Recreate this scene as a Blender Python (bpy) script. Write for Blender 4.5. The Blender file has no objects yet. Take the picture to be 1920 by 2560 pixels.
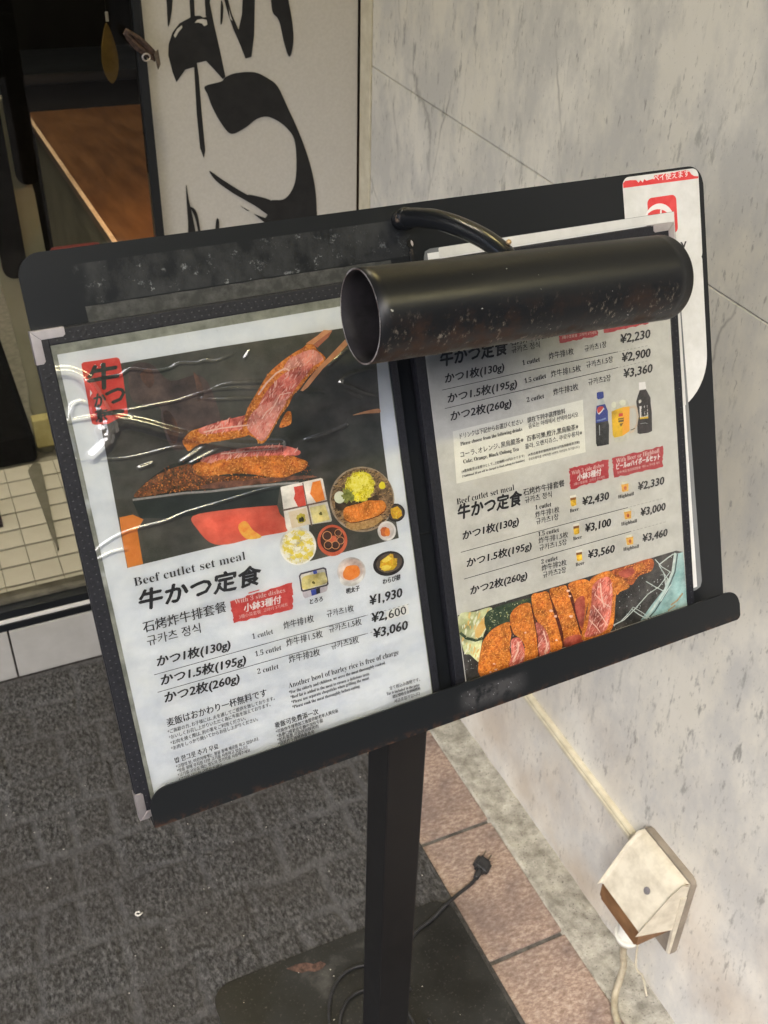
import bpy, bmesh, math, random
from mathutils import Vector, Matrix, noise

C = bpy.context.scene.collection
scene = bpy.context.scene
R = math.radians

# ------------------------------------------------------------------ camera, sky, sun, exposure
cam_d = bpy.data.cameras.new('camera')
cam = bpy.data.objects.new('camera', cam_d)
C.objects.link(cam)
cam_d.sensor_fit = 'HORIZONTAL'
cam_d.sensor_width = 36.0
cam_d.lens = 47.69
cam_d.clip_start = 0.02
cam_d.clip_end = 300
_r = Vector((0.9085, -0.4172, 0.0231)).normalized()
_f = Vector((0.3577, 0.7482, -0.5588)).normalized()
_u = _r.cross(_f).normalized()
_r = _f.cross(_u)
cam.matrix_world = Matrix.Translation((0, 0, 1.42)) @ Matrix((_r, _u, -_f)).transposed().to_4x4()
cam_d.dof.use_dof = True
cam_d.dof.focus_distance = 0.72
cam_d.dof.aperture_fstop = 32.0
scene.camera = cam

SUN_EL, SUN_ROT = R(50), R(222)
world = bpy.data.worlds.new('World')
scene.world = world
world.use_nodes = True
wn = world.node_tree
bg = wn.nodes['Background']
sky = wn.nodes.new('ShaderNodeTexSky')
sky.sky_type = 'NISHITA'
sky.sun_disc = False
sky.sun_elevation = SUN_EL
sky.sun_rotation = SUN_ROT
sky.dust_density = 4.0
sky.air_density = 0.6
wn.links.new(sky.outputs[0], bg.inputs[0])
bg.inputs[1].default_value = 0.15
sun_d = bpy.data.lights.new('sun', 'SUN')
sun_d.energy = 2.0
sun_d.angle = R(80)
sun_d.color = (0.99, 0.985, 0.97)
sun = bpy.data.objects.new('sun', sun_d)
C.objects.link(sun)
_sd = Vector((math.sin(SUN_ROT) * math.cos(SUN_EL), math.cos(SUN_ROT) * math.cos(SUN_EL), math.sin(SUN_EL)))
sun.rotation_euler = _sd.to_track_quat('Z', 'Y').to_euler()
scene.view_settings.view_transform = 'Standard'
scene.view_settings.look = 'None'
scene.view_settings.gamma = 1.0
scene.view_settings.use_curve_mapping = False
scene.view_settings.exposure = 1.42
scene.render.engine = 'CYCLES'
scene.cycles.max_bounces = 8
scene.cycles.transparent_max_bounces = 12

# ------------------------------------------------------------------ helpers
def nd(t, kind, **kw):
    n = t.nodes.new(kind)
    for k, v in kw.items():
        if isinstance(k, str) and k.startswith('i_'):
            n.inputs[k[2:].replace('_', ' ')].default_value = v
        else:
            setattr(n, k, v)
    return n

def ramp(t, fac, stops, interp='LINEAR'):
    r = t.nodes.new('ShaderNodeValToRGB')
    r.color_ramp.interpolation = interp
    el = r.color_ramp.elements
    while len(el) < len(stops):
        el.new(0.5)
    for e, (p, c) in zip(el, stops):
        e.position = p
        e.color = (*c, 1) if len(c) == 3 else c
    if fac is not None:
        t.links.new(fac, r.inputs[0])
    return r.outputs[0]

def mixc(t, fac, a, b, mode='MIX'):
    m = t.nodes.new('ShaderNodeMix')
    m.data_type = 'RGBA'
    m.blend_type = mode
    for sock, val in ((m.inputs[0], fac), (m.inputs[6], a), (m.inputs[7], b)):
        if hasattr(val, 'is_linked') or hasattr(val, 'links'):
            t.links.new(val, sock)
        elif isinstance(val, (int, float)):
            sock.default_value = val
        else:
            sock.default_value = (*val, 1)
    return m.outputs[2]

def mth(t, op, a, b=None, clamp=False):
    m = t.nodes.new('ShaderNodeMath')
    m.operation = op
    m.use_clamp = clamp
    for i, v in enumerate((a, b)):
        if v is None:
            continue
        if isinstance(v, (int, float)):
            m.inputs[i].default_value = v
        else:
            t.links.new(v, m.inputs[i])
    return m.outputs[0]

def tex(t, coord, scale, detail=4, rough=0.55, stretch=None, kind='noise', rot=None):
    v = coord
    if stretch or rot:
        mp = t.nodes.new('ShaderNodeMapping')
        if stretch:
            mp.inputs['Scale'].default_value = stretch
        if rot:
            mp.inputs['Rotation'].default_value = rot
        t.links.new(coord, mp.inputs[0])
        v = mp.outputs[0]
    if kind == 'noise':
        n = t.nodes.new('ShaderNodeTexNoise')
        n.inputs['Scale'].default_value = scale
        n.inputs['Detail'].default_value = detail
        n.inputs['Roughness'].default_value = rough
        t.links.new(v, n.inputs['Vector'])
        return n.outputs[0]
    n = t.nodes.new('ShaderNodeTexVoronoi')
    n.inputs['Scale'].default_value = scale
    n.feature = 'DISTANCE_TO_EDGE' if kind == 'edge' else 'F1'
    t.links.new(v, n.inputs['Vector'])
    return n.outputs[0]

def base(name, rough=0.5, metal=0.0, spec=0.5):
    m = bpy.data.materials.new(name)
    m.use_nodes = True
    t = m.node_tree
    b = t.nodes['Principled BSDF']
    b.inputs['Roughness'].default_value = rough
    b.inputs['Metallic'].default_value = metal
    b.inputs['Specular IOR Level'].default_value = spec
    co = t.nodes.new('ShaderNodeTexCoord').outputs['Object']
    return m, t, b, co

def bump(t, b, h, dist=0.001, strength=1.0):
    n = t.nodes.new('ShaderNodeBump')
    n.inputs['Distance'].default_value = dist
    n.inputs['Strength'].default_value = strength
    t.links.new(h, n.inputs['Height'])
    t.links.new(n.outputs[0], b.inputs['Normal'])

def two(name, c1, c2, scale=300, detail=4, rough=0.5, lo=0.35, hi=0.65, metal=0, spec=0.4, bmp=0, stretch=None):
    m, t, b, co = base(name, rough, metal, spec)
    n = tex(t, co, scale, detail, 0.6, stretch)
    t.links.new(ramp(t, n, [(lo, c1), (hi, c2)]), b.inputs['Base Color'])
    if bmp:
        bump(t, b, n, bmp)
    return m

def xf(m, v):
    return m @ Vector(v)

WM = {}                       # world matrices of the things, so parts can be given in world terms
def obj(name, bm, mat, parent=None, mat_world=None, smooth=False, label=None):
    if isinstance(bm, bmesh.types.BMesh):
        me = bpy.data.meshes.new(name)
        bmesh.ops.recalc_face_normals(bm, faces=bm.faces)
        bm.to_mesh(me)
        bm.free()
    else:
        me = bm
    if mat is not None and not me.materials:
        for mm in (mat if isinstance(mat, (list, tuple)) else [mat]):
            me.materials.append(mm)
    if smooth:
        for p in me.polygons:
            p.use_smooth = True
    o = bpy.data.objects.new(name, me)
    C.objects.link(o)
    mw = mat_world or Matrix.Identity(4)
    WM[o.name] = mw
    if parent is not None:
        o.parent = parent
        o.matrix_local = WM[parent.name].inverted() @ mw
    else:
        o.matrix_world = mw
    if label:
        o['label'] = label
    return o

def empty(name, mw, label, cat, group=None):
    o = bpy.data.objects.new(name, None)
    o.empty_display_size = 0.05
    C.objects.link(o)
    if not isinstance(mw, Matrix):
        mw = Matrix.Translation(mw)
    o.matrix_world = mw
    WM[o.name] = mw
    o['label'] = label
    o['category'] = cat
    if group:
        o['group'] = group
    return o

def tag(o, label, cat, group=None):
    o['label'] = label
    o['category'] = cat
    if group:
        o['group'] = group
    return o

def struct(o):
    o['kind'] = 'structure'
    return o

def nb():
    return bmesh.new()

def box(bm, x0, x1, y0, y1, z0, z1, bev=0.0, seg=2, mi=0):
    r = bmesh.ops.create_cube(bm, size=1.0)
    vs = r['verts']
    for v in vs:
        v.co = Vector(((x0 + x1) / 2 + v.co.x * (x1 - x0), (y0 + y1) / 2 + v.co.y * (y1 - y0), (z0 + z1) / 2 + v.co.z * (z1 - z0)))
    fs = {f for v in vs for f in v.link_faces}
    for f in fs:
        f.material_index = mi
    if bev > 0:
        es = {e for v in vs for e in v.link_edges}
        bmesh.ops.bevel(bm, geom=list(es), offset=bev, segments=seg, affect='EDGES', profile=0.6)
    return bm

def prism(bm, pts, w0, w1, mi=0, bev=0):
    """outline in the local xy plane, extruded from z=w0 to w1"""
    a = [bm.verts.new((p[0], p[1], w0)) for p in pts]
    b = [bm.verts.new((p[0], p[1], w1)) for p in pts]
    n = len(pts)
    fs = [bm.faces.new(a[::-1]), bm.faces.new(b)]
    for i in range(n):
        fs.append(bm.faces.new((a[i], a[(i + 1) % n], b[(i + 1) % n], b[i])))
    for f in fs:
        f.material_index = mi
    if bev:
        es = [e for e in fs[1].edges] + [e for e in fs[0].edges]
        bmesh.ops.bevel(bm, geom=es, offset=bev, segments=2, affect='EDGES')
    return bm

def rrect(x0, x1, y0, y1, r, n=6, rs=None):
    rs = rs or (r, r, r, r)       # bl, br, tr, tl
    out = []
    for (cx, cy, a0, rr) in ((x0 + rs[0], y0 + rs[0], 180, rs[0]), (x1 - rs[1], y0 + rs[1], 270, rs[1]), (x1 - rs[2], y1 - rs[2], 0, rs[2]), (x0 + rs[3], y1 - rs[3], 90, rs[3])):
        if rr < 1e-6:
            out.append((cx, cy))
            continue
        for k in range(n + 1):
            a = R(a0 + 90 * k / n)
            out.append((cx + rr * math.cos(a), cy + rr * math.sin(a)))
    return out

def catmull(pts, n=6, closed=False):
    P = [Vector(p) for p in pts]
    out = []
    m = len(P)
    for i in range(m if closed else m - 1):
        if closed:
            a, b, c, d = P[i - 1], P[i], P[(i + 1) % m], P[(i + 2) % m]
        else:
            a, b, c, d = P[max(i - 1, 0)], P[i], P[i + 1], P[min(i + 2, m - 1)]
        for k in range(n):
            t = k / n
            out.append(0.5 * ((2 * b) + (c - a) * t + (2 * a - 5 * b + 4 * c - d) * t * t + (3 * b - a - 3 * c + d) * t ** 3))
    if not closed:
        out.append(P[-1])
    return out

def tube(bm, pts, r, seg=10, caps=True, mi=0):
    P = [Vector(p) for p in pts]
    rad = r if callable(r) else (lambda t: r)
    rings = []
    prev = None
    for i, p in enumerate(P):
        d = (P[min(i + 1, len(P) - 1)] - P[max(i - 1, 0)]).normalized()
        if prev is None:
            side = d.orthogonal().normalized()
        else:
            side = (prev - d * prev.dot(d)).normalized()
        prev = side
        up = d.cross(side)
        rr = rad(i / max(len(P) - 1, 1))
        rings.append([bm.verts.new(p + (side * math.cos(2 * math.pi * k / seg) + up * math.sin(2 * math.pi * k / seg)) * rr) for k in range(seg)])
    for a, b in zip(rings, rings[1:]):
        for k in range(seg):
            f = bm.faces.new((a[k], a[(k + 1) % seg], b[(k + 1) % seg], b[k]))
            f.material_index = mi
            f.smooth = True
    if caps:
        bm.faces.new(rings[0][::-1]).material_index = mi
        bm.faces.new(rings[-1]).material_index = mi
    return bm

# ------------------------------------------------------------------ materials
def m_marble():
    m, t, b, co = base('old_marble', 0.38, 0, 0.45)
    big = tex(t, co, 2.2, 5, 0.6)
    cloud = tex(t, co, 11.0, 8, 0.7, (1, 1, 0.6))
    c = ramp(t, big, [(0.35, (0.62, 0.595, 0.52)), (0.65, (0.73, 0.71, 0.65))])
    c = mixc(t, ramp(t, cloud, [(0.40, (0.9,) * 3), (0.58, (0, 0, 0))]), c, (0.50, 0.495, 0.47))
    zone = ramp(t, tex(t, co, 5, 3), [(0.35, (0.25,) * 3), (0.6, (1, 1, 1))])
    st = tex(t, co, 60, 5, 0.65, (1.0, 1.25, 0.42), rot=(R(10), 0, 0))
    dash = mth(t, 'MULTIPLY', ramp(t, st, [(0.585, (0, 0, 0)), (0.68, (0.75,) * 3)]), zone)
    c = mixc(t, dash, c, (0.20, 0.20, 0.185))
    st2 = tex(t, co, 135, 4, 0.6, (1.0, 1.3, 0.4), rot=(R(-12), 0, 0))
    dash2 = ramp(t, st2, [(0.62, (0, 0, 0)), (0.70, (0.6,) * 3)])
    c = mixc(t, dash2, c, (0.19, 0.185, 0.17))
    fleck = ramp(t, tex(t, co, 420, 2, 0.5), [(0.70, (0, 0, 0)), (0.76, (0.5,) * 3)])
    c = mixc(t, fleck, c, (0.16, 0.15, 0.13))
    mp = nd(t, 'ShaderNodeMixRGB', blend_type='LINEAR_LIGHT')
    mp.inputs[0].default_value = 0.032
    t.links.new(co, mp.inputs[1])
    wn_ = t.nodes.new('ShaderNodeTexNoise')
    wn_.inputs['Scale'].default_value = 7
    wn_.inputs['Detail'].default_value = 5
    t.links.new(co, wn_.inputs['Vector'])
    t.links.new(wn_.outputs['Color'], mp.inputs[2])
    e = tex(t, mp.outputs[0], 4.2, kind='edge', stretch=(1, 1.0, 0.36), rot=(R(9), 0, 0))
    vein = ramp(t, e, [(0.0, (0.62,) * 3), (0.009, (0, 0, 0))])
    sepv = nd(t, 'ShaderNodeSeparateXYZ')
    t.links.new(co, sepv.inputs[0])
    up = ramp(t, sepv.outputs[2], [(0.55, (0.12,) * 3), (0.8, (1, 1, 1))])
    gate = ramp(t, tex(t, co, 4.5, 3), [(0.50, (0, 0, 0)), (0.60, (1, 1, 1))])
    vein = mth(t, 'MULTIPLY', mth(t, 'MULTIPLY', vein, gate), up)
    c = mixc(t, vein, c, (0.17, 0.165, 0.15))
    # rusty and grimy drift near the floor
    sep = nd(t, 'ShaderNodeSeparateXYZ')
    t.links.new(co, sep.inputs[0])
    low = mth(t, 'MULTIPLY', ramp(t, sep.outputs[2], [(0.0, (1, 1, 1)), (0.5, (0, 0, 0))]), ramp(t, tex(t, co, 7, 5), [(0.4, (0, 0, 0)), (0.7, (0.7,) * 3)]))
    c = mixc(t, low, c, (0.42, 0.33, 0.235))
    t.links.new(c, b.inputs['Base Color'])
    t.links.new(ramp(t, cloud, [(0.3, (0.3,) * 3), (0.7, (0.5,) * 3)]), b.inputs['Roughness'])
    bump(t, b, cloud, 0.0008, 0.5)
    return m

def m_tile():
    m, t, b, co = base('terracotta_tile', 0.55, 0, 0.35)
    n1 = tex(t, co, 95, 7, 0.75, (1, 1.8, 1), rot=(0, 0, R(35)))
    n2 = tex(t, co, 9, 5, 0.6)
    c = ramp(t, n1, [(0.32, (0.14, 0.095, 0.072)), (0.5, (0.31, 0.225, 0.18)), (0.66, (0.50, 0.42, 0.35))])
    c = mixc(t, ramp(t, n2, [(0.42, (0, 0, 0)), (0.62, (0.6,) * 3)]), c, (0.115, 0.085, 0.085))
    t.links.new(c, b.inputs['Base Color'])
    bump(t, b, n1, 0.0012)
    return m

def m_concrete(name='grimy_concrete', a=(0.19, 0.18, 0.15), bcol=(0.38, 0.365, 0.315), s=34):
    m, t, b, co = base(name, 0.85, 0, 0.25)
    n1 = tex(t, co, s, 8, 0.7)
    n2 = tex(t, co, s * 9, 4, 0.6)
    c = ramp(t, n1, [(0.34, a), (0.56, bcol), (0.66, tuple(x * 1.2 for x in bcol)), (0.74, tuple(x * 1.9 for x in bcol))])
    c = mixc(t, ramp(t, n2, [(0.60, (0, 0, 0)), (0.68, (0.8,) * 3)]), c, (0.06, 0.05, 0.045))
    t.links.new(c, b.inputs['Base Color'])
    bump(t, b, n1, 0.004)
    return m

def m_mat():
    m, t, b, co = base('carpet_mat', 0.95, 0, 0.15)
    n1 = tex(t, co, 190, 7, 0.78, (1, 0.55, 1), rot=(0, 0, R(-20)))
    n2 = tex(t, co, 5, 4, 0.6)
    c = ramp(t, n1, [(0.38, (0.018, 0.0178, 0.0178)), (0.50, (0.074, 0.0735, 0.0725)), (0.64, (0.185, 0.182, 0.178))])
    c = mixc(t, ramp(t, n2, [(0.35, (0.55,) * 3), (0.65, (0, 0, 0))]), c, (0.066, 0.060, 0.054))
    at = nd(t, 'ShaderNodeAttribute', attribute_name='rib')
    c = mixc(t, mth(t, 'MULTIPLY', at.outputs['Fac'], 0.55), c, (0.125, 0.124, 0.125))
    t.links.new(c, b.inputs['Base Color'])
    bump(t, b, n1, 0.006, 1.0)
    return m

def m_black_paint(name, wear=0.0, rough=0.34, tint=(0.008, 0.0092, 0.011)):
    m, t, b, co = base(name, rough, 0, 0.34)
    n0 = tex(t, co, 6, 4)
    c = ramp(t, n0, [(0.3, tint), (0.7, tuple(x * 1.5 for x in tint))])
    d = tex(t, co, 900, 2, 0.5)
    c = mixc(t, ramp(t, d, [(0.70, (0, 0, 0)), (0.78, (0.25,) * 3)]), c, (0.12, 0.12, 0.12))
    if wear:
        s = tex(t, co, 120, 5, 0.7, (0.6, 1.0, 1.0), rot=(0, 0, R(30)))
        g = tex(t, co, 14, 4)
        k = mth(t, 'MULTIPLY', ramp(t, s, [(0.60, (0, 0, 0)), (0.68, (1, 1, 1))]), ramp(t, g, [(0.47, (0, 0, 0)), (0.63, (wear,) * 3)]))
        c = mixc(t, k, c, (0.16, 0.12, 0.09))
    t.links.new(c, b.inputs['Base Color'])
    t.links.new(ramp(t, n0, [(0.3, (rough - 0.06,) * 3), (0.7, (rough + 0.1,) * 3)]), b.inputs['Roughness'])
    bump(t, b, tex(t, co, 400, 2), 0.0001, 0.6)
    return m

def m_board():
    """black powder-coated sheet with dull glue residue along the upper left half"""
    m, t, b, co = base('black_board_paint', 0.36, 0, 0.36)
    sep = nd(t, 'ShaderNodeSeparateXYZ')
    t.links.new(co, sep.inputs[0])
    c = (0.0085, 0.0100, 0.0122)
    fine = tex(t, co, 150, 6, 0.75)
    sx = ramp(t, sep.outputs[0], [(0.020, (0, 0, 0)), (0.030, (1, 1, 1)), (0.22, (1, 1, 1)), (0.25, (0, 0, 0))])
    yb = mth(t, 'MULTIPLY', mth(t, 'GREATER_THAN', sep.outputs[1], 0.322), mth(t, 'LESS_THAN', sep.outputs[1], 0.346))
    reg = mth(t, 'MULTIPLY', sx, yb)
    soft = ramp(t, tex(t, co, 55, 8, 0.75, (1, 0.7, 1)), [(0.40, (0, 0, 0)), (0.62, (0.8,) * 3)])
    haze = mth(t, 'MULTIPLY', reg, soft)
    c1 = mixc(t, haze, c, (0.030, 0.033, 0.037))
    fl = ramp(t, tex(t, co, 95, 7, 0.8), [(0.575, (0, 0, 0)), (0.65, (1, 1, 1))])
    fleck = mth(t, 'MULTIPLY', haze, fl)
    c2 = mixc(t, fleck, c1, (0.33, 0.35, 0.37))
    t.links.new(c2, b.inputs['Base Color'])
    t.links.new(mth(t, 'ADD', mth(t, 'MULTIPLY', haze, 0.3), 0.34), b.inputs['Roughness'])
    bump(t, b, fine, 0.0001, 0.4)
    return m

def m_shade():
    m, t, b, co = base('lamp_shade_paint', 0.27, 0, 0.36)
    sep = nd(t, 'ShaderNodeSeparateXYZ')
    t.links.new(co, sep.inputs[0])
    low = ramp(t, mth(t, 'ADD', mth(t, 'MULTIPLY', sep.outputs[1], -18.0), 0.35), [(0.30, (0, 0, 0)), (0.75, (1, 1, 1))])
    s1 = ramp(t, tex(t, co, 210, 5, 0.75, (1.6, 0.8, 0.8), rot=(0, 0, R(-25))), [(0.565, (0, 0, 0)), (0.62, (1, 1, 1))])
    s2 = ramp(t, tex(t, co, 45, 6, 0.75), [(0.45, (0, 0, 0)), (0.54, (0.8,) * 3)])
    k = mth(t, 'MULTIPLY', mth(t, 'MULTIPLY', low, s1), s2)
    c = mixc(t, k, (0.0075, 0.0082, 0.0098), (0.30, 0.26, 0.215))
    rust = mth(t, 'MULTIPLY', low, ramp(t, tex(t, co, 38, 5, 0.7), [(0.47, (0, 0, 0)), (0.62, (0.75,) * 3)]))
    c = mixc(t, rust, c, (0.052, 0.023, 0.012))
    spk = ramp(t, tex(t, co, 330, 2, 0.4), [(0.775, (0, 0, 0)), (0.80, (0.7,) * 3)])
    c = mixc(t, spk, c, (0.4, 0.4, 0.38))
    t.links.new(c, b.inputs['Base Color'])
    t.links.new(mth(t, 'ADD', mth(t, 'MULTIPLY', mth(t, 'ADD', k, rust), 0.3), ramp(t, tex(t, co, 12, 4), [(0.3, (0.30,) * 3), (0.7, (0.42,) * 3)])), b.inputs['Roughness'])
    bump(t, b, tex(t, co, 300, 3), 0.00012, 0.5)
    return m

def m_paper(name, c1, c2, c3=None):
    m, t, b, co = base(name, 0.55, 0, 0.3)
    n = tex(t, co, 55, 6, 0.7)
    n2 = tex(t, co, 17, 4, 0.6)
    c = ramp(t, n, [(0.32, c1), (0.62, c2)])
    if c3:
        c = mixc(t, ramp(t, n2, [(0.50, (0, 0, 0)), (0.72, (0.55,) * 3)]), c, c3)
    sp = tex(t, co, 260, 3, 0.7, (1, 0.5, 1))
    c = mixc(t, ramp(t, sp, [(0.70, (0, 0, 0)), (0.78, (0.35,) * 3)]), c, (0.35, 0.36, 0.38))
    t.links.new(c, b.inputs['Base Color'])
    return m

def m_film(name, refl=0.06, rough=0.05, k=1.7):
    m = bpy.data.materials.new(name)
    m.use_nodes = True
    t = m.node_tree
    t.nodes.clear()
    out = t.nodes.new('ShaderNodeOutputMaterial')
    tr = t.nodes.new('ShaderNodeBsdfTransparent')
    tr.inputs[0].default_value = (0.97, 0.975, 0.97, 1)
    gl = t.nodes.new('ShaderNodeBsdfGlossy')
    gl.inputs['Roughness'].default_value = rough
    gl.inputs['Color'].default_value = (1, 1, 1, 1)
    fr = t.nodes.new('ShaderNodeFresnel')
    fr.inputs['IOR'].default_value = 1.5
    mx = t.nodes.new('ShaderNodeMixShader')
    f = mth(t, 'ADD', mth(t, 'MULTIPLY', fr.outputs[0], k), refl, True)
    t.links.new(f, mx.inputs[0])
    t.links.new(tr.outputs[0], mx.inputs[1])
    t.links.new(gl.outputs[0], mx.inputs[2])
    t.links.new(mx.outputs[0], out.inputs[0])
    return m

def m_glass(name, rough=0.01, tint=(0.94, 0.93, 0.90)):
    m = m_film(name, -0.012, rough, 0.7)
    m.node_tree.nodes['Transparent BSDF'].inputs[0].default_value = (*tint, 1)
    return m

def m_emit(name, col, s):
    m = bpy.data.materials.new(name)
    m.use_nodes = True
    t = m.node_tree
    b = t.nodes['Principled BSDF']
    b.inputs['Base Color'].default_value = (0.8, 0.8, 0.8, 1)
    b.inputs['Emission Color'].default_value = (*col, 1)
    b.inputs['Emission Strength'].default_value = s
    return m

MARBLE = m_marble()
TILE = m_tile()
CONC = m_concrete()
CREAM_PLASTIC = two('cream_plastic', (0.50, 0.46, 0.35), (0.62, 0.58, 0.46), 40, 5, 0.45, bmp=0.0002)
BOX_PLASTIC = two('weathered_plastic', (0.42, 0.38, 0.30), (0.58, 0.54, 0.44), 45, 6, 0.5, 0.3, 0.6, bmp=0.0004)
GASKET = two('grey_brown_gasket', (0.17, 0.145, 0.115), (0.26, 0.225, 0.18), 30, 4, 0.6)
AMBER = two('brown_box_inside', (0.13, 0.062, 0.025), (0.24, 0.125, 0.055), 30, 4, 0.5)
WHITE_TILE = two('white_tile', (0.38, 0.37, 0.345), (0.44, 0.43, 0.405), 14, 4, 0.32, bmp=0.0003)
IN_TILE = two('inside_tile', (0.60, 0.57, 0.48), (0.68, 0.65, 0.56), 8, 4, 0.35)
GROUT = two('grout', (0.24, 0.23, 0.18), (0.34, 0.32, 0.26), 60, 4, 0.9)
DARK_GROUT = two('dark_grout', (0.05, 0.045, 0.04), (0.12, 0.11, 0.1), 60, 5, 0.9)
BLACK_METAL = m_black_paint('black_metal')
BLACK_WORN = m_black_paint('black_worn_metal', 0.5, 0.38)
BOARD = m_board()
SHADE = m_shade()
POST = m_black_paint('post_paint', 0.0, 0.5, (0.004, 0.004, 0.0045))
LEATHER = two('black_leatherette', (0.006, 0.0065, 0.010), (0.013, 0.014, 0.020), 500, 3, 0.52, bmp=0.0003)
NICKEL = two('nickel_clip', (0.50, 0.46, 0.46), (0.64, 0.60, 0.60), 60, 5, 0.36, metal=0.85, bmp=0.0002)
SILVER = two('satin_aluminium', (0.5, 0.49, 0.48), (0.6, 0.59, 0.58), 30, 3, 0.4, metal=0.4)
RUBBER = two('black_rubber', (0.012, 0.012, 0.013), (0.028, 0.028, 0.03), 80, 3, 0.5)
STRIP_METAL = two('pale_strip', (0.62, 0.60, 0.57), (0.70, 0.68, 0.65), 20, 3, 0.3)
WOOD = two('counter_wood', (0.07, 0.028, 0.009), (0.17, 0.08, 0.03), 14, 6, 0.3, 0.3, 0.7, stretch=(3, 0.5, 1))
OLIVE_PANEL = two('olive_panel', (0.09, 0.083, 0.05), (0.13, 0.12, 0.08), 12, 4, 0.45)
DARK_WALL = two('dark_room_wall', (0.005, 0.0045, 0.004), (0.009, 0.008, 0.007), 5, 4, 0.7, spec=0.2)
CREAM_CLOTH = two('cream_panel', (0.27, 0.26, 0.185), (0.34, 0.33, 0.245), 9, 4, 0.5)
BLACK_CLOTH = two('black_cloth', (0.002, 0.002, 0.002), (0.005, 0.005, 0.005), 60, 4, 0.9, spec=0.1)
FACADE = two('street_facade', (0.16, 0.155, 0.14), (0.28, 0.27, 0.25), 3, 4, 0.8)
SIGN_WHITE = two('sign_white', (0.48, 0.46, 0.43), (0.52, 0.50, 0.47), 220, 3, 0.6, bmp=0.0001)
INK_BLACK = two('sign_ink', (0.007, 0.007, 0.008), (0.013, 0.013, 0.014), 50, 3, 0.4)
PLATE = None

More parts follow.
